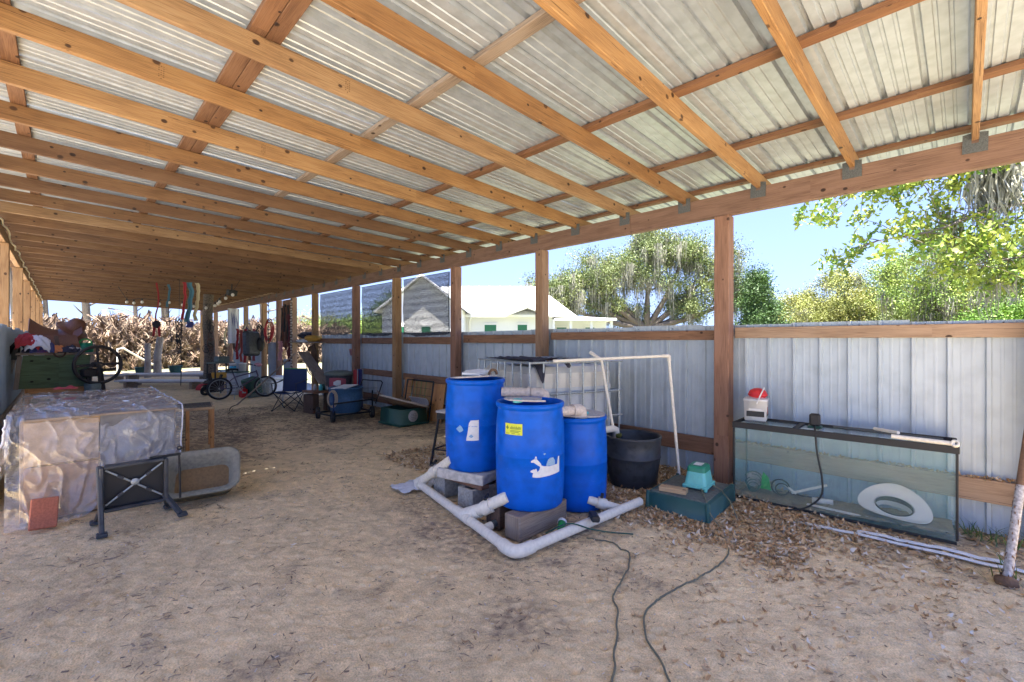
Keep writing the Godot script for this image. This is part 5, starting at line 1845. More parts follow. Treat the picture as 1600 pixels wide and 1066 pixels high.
# ---------------------------------------------------------------- the side with the covered hutch
func build_bench_side():
	var st
	var h = thing("hutch", "low timber hutch with tan panels under the clear plastic cover", "hutch", Vector3(0.28, 0, -6.8))
	for q in [[-0.52, 1.13], [0.50, 1.13], [-0.52, -1.1], [0.50, -1.1], [-0.02, 1.14]]:
		st = S()
		cbox(st, at(Vector3(q[0], 0.43, q[1])), Vector3(0.05, 0.86, 0.05), 0.004)
		obj("post", st, M.greywood, h)
	for q in [[0.83, 1.135], [0.50, 1.135], [0.83, -1.1]]:
		st = S()
		bar(st, Vector3(-0.52, q[0], q[1] + 0.028), Vector3(0.50, q[0], q[1] + 0.028), 0.022, 0.06, 0.003)
		obj("rail", st, M.palewood, h)
	for q in [[-0.285, 0.235, 0.47, 0.46, 0], [-0.285, 0.665, 0.47, 0.37, 1], [0.235, 0.44, 0.55, 0.85, 2]]:
		st = S()
		cbox(st, at(Vector3(q[0], q[1], 1.178)), Vector3(q[2], q[3], 0.012), 0.002)
		obj("panel", st, [textured(Vector3(0.36, 0.24, 0.155), 0.8, M.dirt, 0.8), textured(Vector3(0.46, 0.36, 0.27), 0.8, M.dirt, 0.8), textured(Vector3(0.18, 0.18, 0.19), 0.7, M.dirt, 0.8)][q[4]], h)
	st = S()
	cbox(st, at(Vector3(0, 0.872, 0.03)), Vector3(1.08, 0.02, 2.36), 0.003)
	obj("top_board", st, M.greywood, h)
	for s in [-1, 1]:
		st = S()
		cbox(st, at(Vector3(s * 0.50, 0.45, 0.02)), Vector3(0.014, 0.78, 2.14), 0.003)
		obj("side_panel", st, M.greywood, h)
	# the plastic cover
	var pc = thing("plastic_cover", "clear wrinkled plastic sheet draped over the timber hutch", "plastic sheet")
	var n1 = noise(91, 1.1, 2)
	var n2 = noise(92, 3.2, 3)
	var n3 = noise(93, 8.0, 2)
	var drape = func(u, v):
		var x = lerpf(-0.34, 0.86, u)
		var q = Vector2(u * 1.2 + v * 1.9, v * 2.2 - u * 0.9)
		var ridge = pow(1.0 - absf(n1.get_noise_2d(q.x * 1.3, q.y * 1.3)), 22.0) + 0.8 * pow(1.0 - absf(n1.get_noise_2d(q.y * 1.6 + 7.0, q.x * 1.1 - 3.0)), 26.0)
		var fine = pow(1.0 - absf(n2.get_noise_2d(q.x * 0.9 + 2.0, q.y * 0.7)), 16.0)
		var w = 0.034 * ridge + 0.020 * fine + 0.022 * n1.get_noise_2d(u * 1.6, v * 3.0) + 0.010 * n2.get_noise_2d(u * 0.8, v * 1.6)
		var s = v * 3.28
		if s < 2.36:
			return Vector3(x, 0.900 + maxf(w, 0.0) * 0.6 + 0.006 * sin(s * 4.0), -8.0 + s)
		var d = s - 2.36
		var stop = lerpf(0.02, 0.30, smoothstep(0.3, 0.75, u))
		var y = maxf(0.905 - d * lerpf(1.0, 0.70, smoothstep(0.3, 0.75, u)), stop * 0.1 + 0.012)
		var flare = 0.05 + 0.16 * pow(d / 0.92, 1.6) * (1.0 - 0.55 * u)
		var out = -8.0 + 2.36 + flare * smoothstep(0.0, 0.2, d) + w * 1.9
		return Vector3(x - 0.02 * d + 0.10 * d * (0.4 - u) * 0.5, y, out)
	st = S()
	patch(st, drape, 110, 170)
	obj("sheet", st, M.plastic, pc)
	var side = func(u, v):
		var z = lerpf(-8.0, -5.55, u)
		var w = 0.05 * n1.get_noise_2d(u * 5.0 + 3.0, v * 2.0) + 0.025 * pow(1.0 - absf(n2.get_noise_2d(u * 3.0, v * 1.5)), 4.0)
		return Vector3(-0.34 - 0.14 * v * v - w * sin(PI * minf(v + 0.1, 1.0)), 0.905 - 0.88 * v, z + 0.12 * v * u + w * 0.4)
	st = S()
	patch(st, side, 70, 40)
	obj("sheet", st, M.plastic, pc)
	var hemm = textured(Vector3(0.74, 0.75, 0.80), 0.4, M.blur, 3.0)
	var e1 = []
	var e2 = []
	for i in 60:
		var a = drape.call(1.0, i / 59.0)
		e1.append(a + Vector3(0.003, 0.002, 0))
		e2.append(side.call(1.0, i / 59.0) + Vector3(0, 0, 0.003))
	st = S()
	tube(st, e1, 0.006, 6)
	obj("hem", st, hemm, pc)
	st = S()
	tube(st, e2, 0.008, 6)
	obj("hem", st, hemm, pc)
	for q in [drape.call(0.995, 0.90), side.call(0.99, 0.42), side.call(0.985, 0.9)]:
		st = S()
		tube(st, arc(q + Vector3(-0.01, 0, 0.014), 0.016, 0, TAU, 16), 0.008, 6, false, true)
		obj("grommet", st, M.ink, pc)
	var rag = thing("red_rag", "small pinkish red rag dropped on the plastic cover", "rag", Vector3(0.02, 0.955, -7.75))
	st = S()
	patch(st, func(u, v): return Vector3((u - 0.5) * 0.22, 0.012 + 0.045 * sin(PI * u) * sin(PI * v) * (0.6 + 0.4 * sin(u * 11.0)), (v - 0.5) * 0.14), 14, 10, 0.004)
	obj("cloth", st, flat(Vector3(0.52, 0.07, 0.09), 0.8), rag)
	# paver leaning at the foot
	var br = thing("red_paver", "flat red paver brick holding the plastic sheet down", "brick", Vector3(-0.115, 0.0, -5.33))
	st = S()
	cbox(st, at(Vector3(0, 0.122, -0.055), Vector3(-0.42, 0.12, -0.10)), Vector3(0.165, 0.245, 0.05), 0.006)
	obj("paver", st, M.brick, br)
	# black plastic stand with crossed braces
	var bs = thing("black_stand", "black plastic stand on splayed legs with crossed braces", "stand", Vector3(0.43, 0, -4.98))
	st = S()
	cbox(st, at(Vector3(0.0, 0.335, -0.035)), Vector3(0.40, 0.33, 0.012), 0.003)
	obj("back_panel", st, M.blackmetal, bs)
	for q in [[Vector3(-0.21, 0.335, 0), Vector3(0.03, 0.37, 0.09)], [Vector3(0.21, 0.335, 0), Vector3(0.03, 0.37, 0.09)], [Vector3(0, 0.512, 0), Vector3(0.39, 0.026, 0.09)], [Vector3(0, 0.158, 0), Vector3(0.39, 0.026, 0.09)]]:
		st = S()
		cbox(st, at(q[0]), q[1], 0.008)
		obj("rim", st, M.pot, bs)
	for s in [-1, 1]:
		st = S()
		tube(st, [Vector3(-0.185 * s, 0.20, 0.005 + 0.008 * s), Vector3(0.185 * s, 0.485, 0.005 + 0.008 * s)], 0.008, 8)
		obj("brace", st, M.steel, bs)
		for k in [0.25, 0.75]:
			st = S()
			bar(st, Vector3(-0.185 * s, 0.20, 0.012).lerp(Vector3(0.185 * s, 0.485, 0.012), k - 0.05), Vector3(-0.185 * s, 0.20, 0.012).lerp(Vector3(0.185 * s, 0.485, 0.012), k + 0.05), 0.024, 0.024, 0.004)
			obj("clip", st, M.pot, bs)
	st = S()
	lathe(st, [Vector2(0.0, 0.0), Vector2(0.028, 0.0), Vector2(0.03, 0.006), Vector2(0.024, 0.012), Vector2(0.0, 0.014)], 16, at(Vector3(0.0, 0.36, 0.02), Vector3(PI / 2, 0, 0)))
	obj("centre_disc", st, M.steel, bs)
	for q in [[Vector3(-0.225, 0.53, 0.0), Vector3(-0.215, 0.0, 0.16), 0.035], [Vector3(0.20, 0.20, 0.0), Vector3(0.31, 0.015, 0.12), 0.05], [Vector3(-0.20, 0.2, -0.02), Vector3(-0.24, 0.0, -0.22), 0.035], [Vector3(0.2, 0.2, -0.02), Vector3(0.26, 0.0, -0.24), 0.035]]:
		st = S()
		bar(st, q[0], q[1], q[2], 0.03, 0.008)
		cbox(st, at(q[1] + Vector3(0, 0.015, 0.01)), Vector3(0.07, 0.03, 0.08), 0.012)
		obj("leg", st, M.pot, bs)
	st = S()
	tube(st, [Vector3(0.31, 0.53, -0.02), Vector3(0.315, 0.14, 0.0)], 0.009, 8)
	tube(st, [Vector3(0.10, 0.535, -0.01), Vector3(0.32, 0.53, -0.02)], 0.011, 8)
	obj("side_rod", st, M.blackmetal, bs)
	# grey feed trough tilted up
	var tr = thing("feed_trough", "grey green rubber trough with dried mud tilted on edge", "trough", Vector3(0.97, 0.0, -5.28))
	tr.scale = Vector3.ONE * 0.92
	var tx = at(Vector3(0, 0.235, -0.05), Vector3(0.74, -0.24, 0.05)) 
	var ring4 = func(y, hx, hz, r):
		var out = []
		for q in rounded(hx, hz, r):
			out.append(tx * Vector3(q.x, y, q.y))
		return out
	var prof = [[-0.125, 0.27, 0.19, 0.10], [-0.12, 0.285, 0.205, 0.11], [0.05, 0.335, 0.255, 0.13], [0.075, 0.36, 0.28, 0.14], [0.088, 0.36, 0.28, 0.14], [0.092, 0.345, 0.265, 0.13], [0.07, 0.290, 0.210, 0.10], [-0.07, 0.255, 0.175, 0.08], [-0.08, 0.24, 0.16, 0.075]]
	st = S()
	st.set_smooth_group(0)
	for i in prof.size() - 1:
		var a = ring4.call(prof[i][0], prof[i][1], prof[i][2], prof[i][3])
		var b = ring4.call(prof[i + 1][0], prof[i + 1][1], prof[i + 1][2], prof[i + 1][3])
		for k in a.size():
			var l = (k + 1) % a.size()
			quad(st, a[k], a[l], b[l], b[k])
	st.generate_normals()
	obj("trough_shell", st, M.tub, tr)
	st = S()
	var fl = ring4.call(-0.079, 0.245, 0.165, 0.078)
	var fb = ring4.call(-0.124, 0.27, 0.19, 0.10)
	for k in range(1, fl.size() - 1):
		tri(st, fl[0], fl[k], fl[k + 1], (tx.basis * Vector3.UP))
		tri(st, fb[0], fb[k], fb[k + 1], -(tx.basis * Vector3.UP))
	obj("dried_mud", st, M.soil, tr)
	# wire topped timber frame
	var cf = thing("cage_frame", "small open timber cage frame with wire mesh", "cage", Vector3(1.22, 0, -7.75), -0.15)
	for q in [[-0.3, 0.3], [0.3, 0.3], [0.3, -0.3], [-0.3, -0.3], [0.02, 0.3]]:
		st = S()
		cbox(st, at(Vector3(q[0], 0.30, q[1])), Vector3(0.045, 0.60, 0.045), 0.003)
		obj("leg", st, M.tanwood, cf)
	for q in [[Vector3(-0.33, 0.615, 0.3), Vector3(0.33, 0.615, 0.3)], [Vector3(-0.33, 0.615, -0.3), Vector3(0.33, 0.615, -0.3)], [Vector3(-0.3, 0.615, -0.28), Vector3(-0.3, 0.615, 0.28)], [Vector3(0.3, 0.615, -0.28), Vector3(0.3, 0.615, 0.28)]]:
		st = S()
		bar(st, q[0], q[1], 0.045, 0.035, 0.003)
		obj("top_rail", st, M.palewood, cf)
	st = S()
	for k in 14:
		tube(st, [Vector3(-0.28 + k * 0.043, 0.634, -0.3), Vector3(-0.28 + k * 0.043, 0.634, 0.3)], 0.0022, 4, false)
		tube(st, [Vector3(-0.3, 0.636, -0.28 + k * 0.043), Vector3(0.3, 0.636, -0.28 + k * 0.043)], 0.0022, 4, false)
		tube(st, [Vector3(-0.28 + k * 0.023, 0.02, 0.30), Vector3(-0.28 + k * 0.023, 0.6, 0.30)], 0.0022, 4, false)
		tube(st, [Vector3(-0.3, 0.03 + k * 0.043, 0.30), Vector3(0.02, 0.03 + k * 0.043, 0.30)], 0.0022, 4, false)
	obj("wire_mesh", st, M.zinc, cf).set_meta("kind", "stuff")
	# nest box
	var nb = thing("nest_box", "green painted wooden nest box on a tan box and legs", "nest box", Vector3(-0.05, 0, -9.72))
	st = S()
	plate(st, [Vector2(-0.41, 0.86), Vector2(0.34, 0.86), Vector2(0.38, 1.34), Vector2(-0.36, 1.34)], 0.02, at(Vector3(0, 0, 0.22), Vector3(0.06, 0, 0)) * at(Vector3(0, 0, -0.06)))
	obj("front_panel", st, M.greenwood, nb)
	for s in [-0.40, 0.36]:
		st = S()
		bar(st, Vector3(s - 0.03, 0.86, 0.232), Vector3(s + 0.01, 1.33, 0.26), 0.03, 0.05, 0.003, Vector2.ZERO, Vector3.RIGHT)
		obj("corner_strip", st, M.greywood, nb)
	st = S()
	cbox(st, at(Vector3(0.0, 1.10, -0.02)), Vector3(0.72, 0.46, 0.40), 0.004)
	obj("box_back", st, M.greenwood, nb)
	st = S()
	cbox(st, at(Vector3(0.0, 1.362, 0.03)), Vector3(0.86, 0.028, 0.54), 0.004)
	obj("top_board", st, M.greywood, nb)
	st = S()
	cbox(st, at(Vector3(-0.02, 0.735, 0.0)), Vector3(0.64, 0.24, 0.44), 0.004)
	obj("lower_box", st, M.tanwood, nb)
	for s in [-0.325, 0.285]:
		st = S()
		cbox(st, at(Vector3(s, 0.735, 0.225)), Vector3(0.04, 0.25, 0.02), 0.003)
		obj("trim", st, M.tanwood, nb)
	for q in [[-0.32, 0.2], [0.28, 0.2], [-0.32, -0.2], [0.28, -0.2]]:
		st = S()
		cbox(st, at(Vector3(q[0], 0.31, q[1])), Vector3(0.06, 0.62, 0.06), 0.003)
		obj("leg", st, M.palewood, nb)
	# saddle on the nest box
	var sd = thing("saddle", "brown leather riding saddle on top of the green nest box", "saddle", Vector3(-0.06, 1.376, -9.72))
	st = S()
	patch(st, func(u, v):
		var x = lerpf(-0.30, 0.27, u)
		var top = 0.36 + 0.14 * pow(1.0 - u, 3.0) + 0.13 * pow(u, 4.0) - 0.05 * sin(PI * u)
		var a = (v - 0.5) * 2.0
		return Vector3(x, top - 0.20 * pow(absf(a), 1.8), a * 0.24), 20, 14, 0.012)
	obj("seat", st, M.leather, sd)
	st = S()
	for s in [-1, 1]:
		patch(st, func(u, v): return Vector3(lerpf(-0.20, 0.22, u) + 0.05 * (v - 0.4), 0.20 - 0.26 * v * (0.8 + 0.2 * sin(PI * u)) + 0.06, s * (0.235 + 0.03 * sin(PI * v))), 12, 8, 0.008)
	obj("skirt", st, M.leather, sd).set_meta("kind", "stuff")
	st = S()
	lathe(st, [Vector2(0.0, 0.17), Vector2(0.05, 0.168), Vector2(0.095, 0.14), Vector2(0.115, 0.07), Vector2(0.12, 0.02), Vector2(0.16, 0.0), Vector2(0.20, -0.02), Vector2(0.205, -0.03), Vector2(0.16, -0.02), Vector2(0.0, 0.0)], 22, at(Vector3(0.17, 0.36, 0.03), Vector3(0.45, 0, -0.55)))
	obj("swell", st, M.leather, sd)
	st = S()
	blob(st, at(Vector3(0.12, 0.22, 0.0), Vector3(0, 0, 0.3)), Vector3(0.16, 0.18, 0.22), 18, 12, 0.15, 3, 1.2)
	obj("fork", st, M.leather, sd)
	st = S()
	bar(st, Vector3(-0.02, 0.25, 0.255), Vector3(0.02, -0.02, 0.29), 0.012, 0.05, 0.004, Vector2.ZERO, Vector3.RIGHT)
	tube(st, arc(Vector3(0.02, -0.0, 0.30), 0.06, -0.3, PI + 0.3, 12, Vector3.RIGHT, Vector3(0, -1, 0)), 0.012, 7)
	obj("stirrup", st, M.darkwood, sd)
	# bundle beside the saddle
	var bd = thing("blanket_bundle", "heap of purple and orange patterned blankets under the saddle", "blankets", Vector3(-0.10, 1.378, -9.55))
	var bm = [M.cloth_dark, M.cloth_purple, M.cloth_orange, M.cloth_blue, M.cloth_dark, M.cloth_red, M.cloth_white]
	for k in 7:
		st = S()
		var bnn = noise(100 + k, 3.0, 2)
		var cx = [-0.2, -0.06, 0.02, -0.12, 0.16, -0.26, -0.16][k]
		var cy = [0.02, 0.09, 0.06, 0.13, 0.03, 0.2, 0.17][k]
		patch(st, func(u, v): return Vector3(cx + (u - 0.5) * 0.24, maxf(0.004, cy + 0.07 * sin(PI * u) + 0.05 * bnn.get_noise_2d(u, v) - 0.16 * v * v), 0.02 + 0.05 * k * 0.3 + v * 0.12 + 0.03 * bnn.get_noise_2d(u + 3.0, v)), 12, 8, 0.012)
		obj("blanket", st, bm[k], bd)
	var jug = thing("watering_can", "green and grey plastic watering can on the nest box edge", "watering can", Vector3(0.24, 1.376, -9.55), 0.3)
	st = S()
	lathe(st, [Vector2(0, 0), Vector2(0.085, 0), Vector2(0.095, 0.01), Vector2(0.10, 0.08), Vector2(0.085, 0.13), Vector2(0.05, 0.15), Vector2(0, 0.152)], 18)
	obj("body", st, flat(Vector3(0.01, 0.20, 0.09), 0.35), jug)
	st = S()
	tube(st, curve([Vector3(-0.06, 0.03, 0.02), Vector3(-0.16, 0.05, 0.05), Vector3(-0.24, 0.03, 0.08)], 8), [0.05, 0.05, 0.048, 0.045, 0.042, 0.04, 0.036, 0.03, 0.02], 10)
	obj("spout", st, M.lid, jug)
	st = S()
	tube(st, arc(Vector3(0, 0.13, 0), 0.075, 0, PI, 10), 0.011, 7)
	obj("handle", st, M.green, jug)
	# iron flywheel machine
	var fw = thing("flywheel", "large black iron hand wheel on an old machine stand", "wheel", Vector3(0.33, 0, -9.35), 0.25)
	var c = Vector3(0.02, 1.19, 0.10)
	st = S()
	var rim = []
	for k in 40:
		var a = TAU * k / 40
		rim.append(c + Vector3(cos(a), sin(a), 0) * 0.275)
	tube(st, rim, 0.024, 8, false, true)
	obj("rim", st, M.iron, fw)
	for k in 4:
		var a = TAU * k / 4 + 0.05
		st = S()
		bar(st, c + Vector3(cos(a), sin(a), 0) * 0.03, c + Vector3(cos(a), sin(a), 0) * 0.265, 0.026, 0.04, 0.006)
		obj("spoke", st, M.iron, fw)
	st = S()
	tube(st, [c + Vector3(0, 0, -0.16), c + Vector3(0, 0, 0.06)], 0.045, 12)
	obj("hub", st, M.iron, fw)
	st = S()
	bar(st, c + Vector3(-0.06, -0.05, -0.13), Vector3(-0.12, 0.0, -0.06), 0.05, 0.04, 0.004)
	bar(st, c + Vector3(0.06, -0.05, -0.13), Vector3(0.22, 0.0, -0.06), 0.05, 0.04, 0.004)
	bar(st, Vector3(-0.1, 0.45, -0.06), Vector3(0.2, 0.45, -0.06), 0.04, 0.03, 0.004)
	obj("stand_frame", st, M.iron, fw)
	st = S()
	cbox(st, at(c + Vector3(-0.05, -0.12, -0.12)), Vector3(0.22, 0.12, 0.14), 0.02)
	tube(st, [c + Vector3(0.05, -0.10, -0.1), c + Vector3(0.24, -0.07, -0.08)], 0.02, 8)
	obj("gear_case", st, M.iron, fw)
	st = S()
	lathe(st, [Vector2(0, 0), Vector2(0.09, 0), Vector2(0.10, 0.2), Vector2(0, 0.2)], 14, at(c + Vector3(-0.05, -0.48, -0.05)))
	obj("canister", st, M.binlid, fw)
	# hanging pad by the low wall
	var pd = thing("saddle_pad", "grey pad with shaggy dark fleece hung on the low wall", "saddle pad", Vector3(-0.50, 0, -10.55))
	st = S()
	cbox(st, at(Vector3(-0.06, 1.36, 0)), Vector3(0.16, 0.20, 0.34), 0.02)
	obj("pad", st, M.zinc, pd)
	st = S()
	var pn = noise(110, 8.0, 3)
	patch(st, func(u, v):
		var a = PI * u
		return Vector3(0.03 - 0.13 * cos(a) + 0.03 * pn.get_noise_2d(u, v), 1.52 - 0.62 * pow(absf(u - 0.45) * 1.6, 1.5) + 0.02 * pn.get_noise_2d(u * 3.0, v * 3.0), 0.18 + (v - 0.5) * 0.3 + 0.03 * pn.get_noise_2d(v, u)), 20, 12, 0.03)
	obj("fleece", st, M.rubber, pd)
	st = S()
	patch(st, func(u, v): return Vector3(-0.06 + 0.08 * (u - 0.5) * (1.0 - v), 1.26 - 0.22 * v, 0.19 + 0.01 * sin(u * 6.0)), 8, 6, 0.006)
	obj("flap", st, M.lid, pd)
	# rope light run along the eave beam
	var rl = thing("rope_light", "clear rope light wound along the eave beam", "rope light")
	var pts = []
	for k in 120:
		var z = -7.0 - k * 0.175
		pts.append(Vector3(-0.64 + 0.015 * sin(k * 0.9), 3.30 + 0.03 * sin(k * 0.37) + 0.012 * sin(k * 1.3), z))
	st = S()
	tube(st, pts, 0.014, 6)
	obj("tubing", st, flat(Vector3(0.62, 0.60, 0.46), 0.3), rl)

# ---------------------------------------------------------------- along the fence, middle distance
func wheel(st, c, r, w, axis):
	var ref = axis.cross(Vector3.UP).normalized()
	var b = Basis(ref, axis, ref.cross(axis))
	lathe(st, [Vector2(r * 0.5, -w * 0.35), Vector2(r * 0.62, -w * 0.5), Vector2(r * 0.9, -w * 0.5), Vector2(r, -w * 0.3), Vector2(r, w * 0.3), Vector2(r * 0.9, w * 0.5), Vector2(r * 0.62, w * 0.5), Vector2(r * 0.5, w * 0.35)], 20, Transform3D(b, c))

func build_middle():
	var st
	# leaning panels
	for q in [[-8.42, -8.12, 0.78, "narrow tan board leaning by the fence post"], [-8.08, -7.40, 0.74, "wide brown plywood sheet leaning on the fence rail"], [-7.36, -6.98, 0.72, "tan plywood strip beside the wide brown sheet"]]:
		var b = thing("leaning_board", q[3], "board", Vector3(5.06, 0, (q[0] + q[1]) / 2))
		st = S()
		cbox(st, at(Vector3(0.055, q[2] / 2, 0), Vector3(0, 0, -0.17)), Vector3(0.014, q[2], q[1] - q[0]), 0.002, Vector2(q[0], q[2]))
		obj("board", st, M.tanwood if q[2] != 0.74 else M.plywood, b)
	var fr = thing("wire_panel", "black metal frame with thin wires before the leaning boards", "wire panel", Vector3(4.93, 0, -7.66))
	for q in [[Vector3(0, 0.0, -0.47), Vector3(0.12, 0.76, -0.47)], [Vector3(0, 0.0, 0.45), Vector3(0.12, 0.76, 0.45)], [Vector3(0.12, 0.76, -0.47), Vector3(0.12, 0.76, 0.45)], [Vector3(0.002, 0.02, -0.47), Vector3(0.002, 0.02, 0.45)]]:
		st = S()
		bar(st, q[0], q[1], 0.022, 0.03, 0.003)
		obj("frame_bar", st, M.blackmetal, fr)
	for k in 4:
		st = S()
		var y = 0.2 + 0.14 * k
		tube(st, [Vector3(0.158 * y, y, -0.47), Vector3(0.158 * y, y, 0.45)], 0.004, 5)
		obj("wire", st, M.blackmetal, fr)
	st = S()
	for k in 4:
		tube(st, [Vector3(0.12, 0.75, -0.3 + k * 0.17), Vector3(0.03, 0.2, -0.25 + k * 0.15)], 0.0035, 5)
	obj("green_string", st, M.green, fr).set_meta("kind", "stuff")
	# green pet house with its lid knocked off
	var ph = thing("pet_house", "dark green plastic pet house with its lid turned over on top", "pet house", Vector3(4.57, 0, -7.50), 0.05)
	st = S()
	lathe(st, [Vector2(0, 0), Vector2(1, 0), Vector2(1, 0), Vector2(0.95, 0.30), Vector2(0.95, 0.30), Vector2(0.90, 0.30), Vector2(0.94, 0.02), Vector2(0, 0.02)], 4, Transform3D(Basis(Vector3(0.30 * sqrt(2.0), 0, 0), Vector3.UP, Vector3(0, 0, 0.34 * sqrt(2.0))), Vector3.ZERO) * at(Vector3.ZERO, Vector3(0, PI / 4, 0)))
	obj("house_base", st, M.darkgreen, ph)
	st = S()
	cbox(st, at(Vector3(0, 0.018, 0)), Vector3(0.65, 0.035, 0.73), 0.01)
	obj("floor_flange", st, M.darkgreen, ph)
	st = S()
	lathe(st, [Vector2(0, 0.012), Vector2(0.075, 0.012), Vector2(0.082, 0.006), Vector2(0.10, 0.006), Vector2(0.105, 0)], 24, at(Vector3(-0.02, 0.165, 0.332), Vector3(PI / 2 - 0.06, 0, 0)))
	obj("vent_disc", st, M.lid, ph)
	st = S()
	for s in [-0.05, -0.02, 0.01, 0.04]:
		bar(st, Vector3(-0.09 + absf(s) * 0.3, 0.165 + s, 0.347), Vector3(0.05 - absf(s) * 0.3, 0.165 + s, 0.347), 0.004, 0.007, 0.001)
	obj("vent_slats", st, M.binlid, ph).set_meta("kind", "stuff")
	var lidx = at(Vector3(0.0, 0.36, 0.0), Vector3(0.05, 0.0, -0.30))
	st = S()
	patch(st, func(u, v):
		var a = (u - 0.5) * 2.0
		var b = (v - 0.5) * 2.0
		var rr = pow(pow(absf(a), 4.0) + pow(absf(b), 4.0), 0.25)
		return lidx * Vector3(a * 0.37, 0.10 * pow(rr, 3.0) - 0.05 + 0.012 * sin(b * 22.0) * (1.0 - rr), b * 0.42), 20, 40, 0.012)
	obj("lid_shell", st, textured(Vector3(0.19, 0.125, 0.075), 0.8, M.dirt, 3.0), ph)
	st = S()
	var lip = []
	for k in 40:
		var a = TAU * k / 40
		var x = signf(cos(a)) * pow(absf(cos(a)), 0.5)
		var z = signf(sin(a)) * pow(absf(sin(a)), 0.5)
		lip.append(lidx * Vector3(x * 0.375, 0.052, z * 0.425))
	tube(st, lip, 0.018, 8, false, true)
	obj("lid_lip", st, M.tan, ph)
	st = S()
	patch(st, func(u, v): return Vector3(0.30 + 0.06 * sin(PI * v), 0.46 - 0.32 * v, -0.25 + 0.55 * u + 0.03 * sin(v * 7.0)), 10, 10, 0.015)
	obj("liner", st, M.lid, ph)
	# garden cart with tub
	var ct = thing("garden_cart", "black wire garden cart with thick tyres under the blue tub", "cart", Vector3(4.0, 0, -8.72), 0.10)
	for q in [[-0.40, 0.22], [0.40, 0.30], [-0.36, -0.42], [0.44, -0.34]]:
		st = S()
		wheel(st, Vector3(q[0], 0.115, q[1]), 0.115, 0.075, Vector3(0.92, 0, 0.39).normalized())
		var wo = obj("wheel", st, M.rubber, ct)
		st = S()
		tube(st, [Vector3(q[0], 0.115, q[1]) - Vector3(0.92, 0, 0.39) * 0.028, Vector3(q[0], 0.115, q[1]) + Vector3(0.92, 0, 0.39) * 0.028], 0.058, 12)
		obj("rim", st, M.tan, wo)
	for q in [[Vector3(-0.42, 0.13, 0.26), Vector3(0.42, 0.13, 0.32)], [Vector3(-0.42, 0.13, -0.40), Vector3(0.45, 0.13, -0.34)], [Vector3(-0.42, 0.13, 0.26), Vector3(-0.42, 0.13, -0.4)], [Vector3(0.42, 0.13, 0.32), Vector3(0.45, 0.13, -0.34)], [Vector3(-0.42, 0.36, 0.28), Vector3(0.46, 0.38, 0.34)]]:
		st = S()
		bar(st, q[0], q[1], 0.03, 0.03, 0.004)
		obj("frame_bar", st, M.blackmetal, ct)
	for s in [-0.42, 0.42]:
		st = S()
		bar(st, Vector3(s, 0.13, 0.28), Vector3(s, 0.55, 0.28), 0.022, 0.022, 0.003)
		obj("upright", st, M.navy if s < 0 else M.blackmetal, ct)
	st = S()
	tube(st, [Vector3(0.42, 0.2, -0.30), Vector3(0.42, 0.62, -0.16), Vector3(0.46, 0.74, -0.14), Vector3(0.80, 0.70, 0.02), Vector3(0.83, 0.66, 0.03), Vector3(0.60, 0.25, 0.12)], 0.014, 8)
	obj("handle", st, M.blackmetal, ct)
	st = S()
	for k in 3:
		tube(st, [Vector3(0.43, 0.36 + 0.1 * k, -0.24 + 0.03 * k), Vector3(0.70, 0.36 + 0.1 * k, 0.07 - 0.01 * k)], 0.003, 4)
	obj("wire_side", st, M.blackmetal, ct).set_meta("kind", "stuff")
	var tb = thing("blue_tub", "round dusty blue tub riding on the garden cart", "tub", Vector3(4.0, 0.145, -8.72))
	st = S()
	lathe(st, [Vector2(0, 0), Vector2(0.275, 0), Vector2(0.285, 0.01), Vector2(0.305, 0.19), Vector2(0.311, 0.2), Vector2(0.311, 0.21), Vector2(0.306, 0.22), Vector2(0.322, 0.46), Vector2(0.335, 0.465), Vector2(0.335, 0.49), Vector2(0.318, 0.49), Vector2(0.285, 0.1), Vector2(0, 0.1)], 36)
	obj("tub_shell", st, M.bluetub, tb)
	st = S()
	cbox(st, at(Vector3(-0.02, 0.497, 0.0), Vector3(0.0, 0.75, 0.03)), Vector3(0.62, 0.012, 0.30), 0.003)
	obj("lid_board", st, M.white, tb)
	var rp = thing("rope_coil", "pale rope loop hung from the cart corner", "rope", Vector3(3.60, 0.0, -8.47))
	st = S()
	for k in 3:
		tube(st, arc(Vector3(0.01 * k, 0.45, 0.01 * k), 0.10 + 0.01 * k, 0, TAU, 24, Vector3(0.6, 0, 0.35), Vector3(0, 1.35, 0)), 0.009, 6, false, true)
	obj("loops", st, M.rope, rp)
	# bin behind
	var bn = thing("trash_bin", "dark grey green bin with printed bag and flat lid", "bin", Vector3(4.36, 0, -9.85))
	st = S()
	lathe(st, [Vector2(0, 0), Vector2(0.23, 0), Vector2(0.235, 0.01), Vector2(0.285, 0.80), Vector2(0.285, 0.80), Vector2(0.27, 0.80), Vector2(0.22, 0.05)], 30)
	obj("bin_body", st, M.pot, bn)
	st = S()
	lathe(st, [Vector2(0.29, 0.79), Vector2(0.315, 0.80), Vector2(0.315, 0.835), Vector2(0.29, 0.86), Vector2(0.15, 0.89), Vector2(0, 0.895)], 30)
	obj("lid", st, M.binlid, bn)
	st = S()
	for q in [[-0.20, 0.50, 0.74], [-0.1, 0.53, 0.75]]:
		pass
	sticker(st, 0.283, deg_to_rad(113), [[-0.22, 0.55, 0.74], [-0.14, 0.52, 0.75], [-0.05, 0.5, 0.75], [0.05, 0.52, 0.74], [0.14, 0.6, 0.72]], 0.006)
	obj("printed_bag", st, flat(Vector3(0.35, 0.07, 0.10), 0.6), bn)
	st = S()
	sticker(st, 0.283, deg_to_rad(113), [[-0.12, 0.60, 0.66], [-0.04, 0.57, 0.70], [0.03, 0.60, 0.69]], 0.008)
	sticker(st, 0.283, deg_to_rad(113), [[0.05, 0.52, 0.56], [0.12, 0.53, 0.58]], 0.008)
	obj("bag_print", st, M.white, bn)
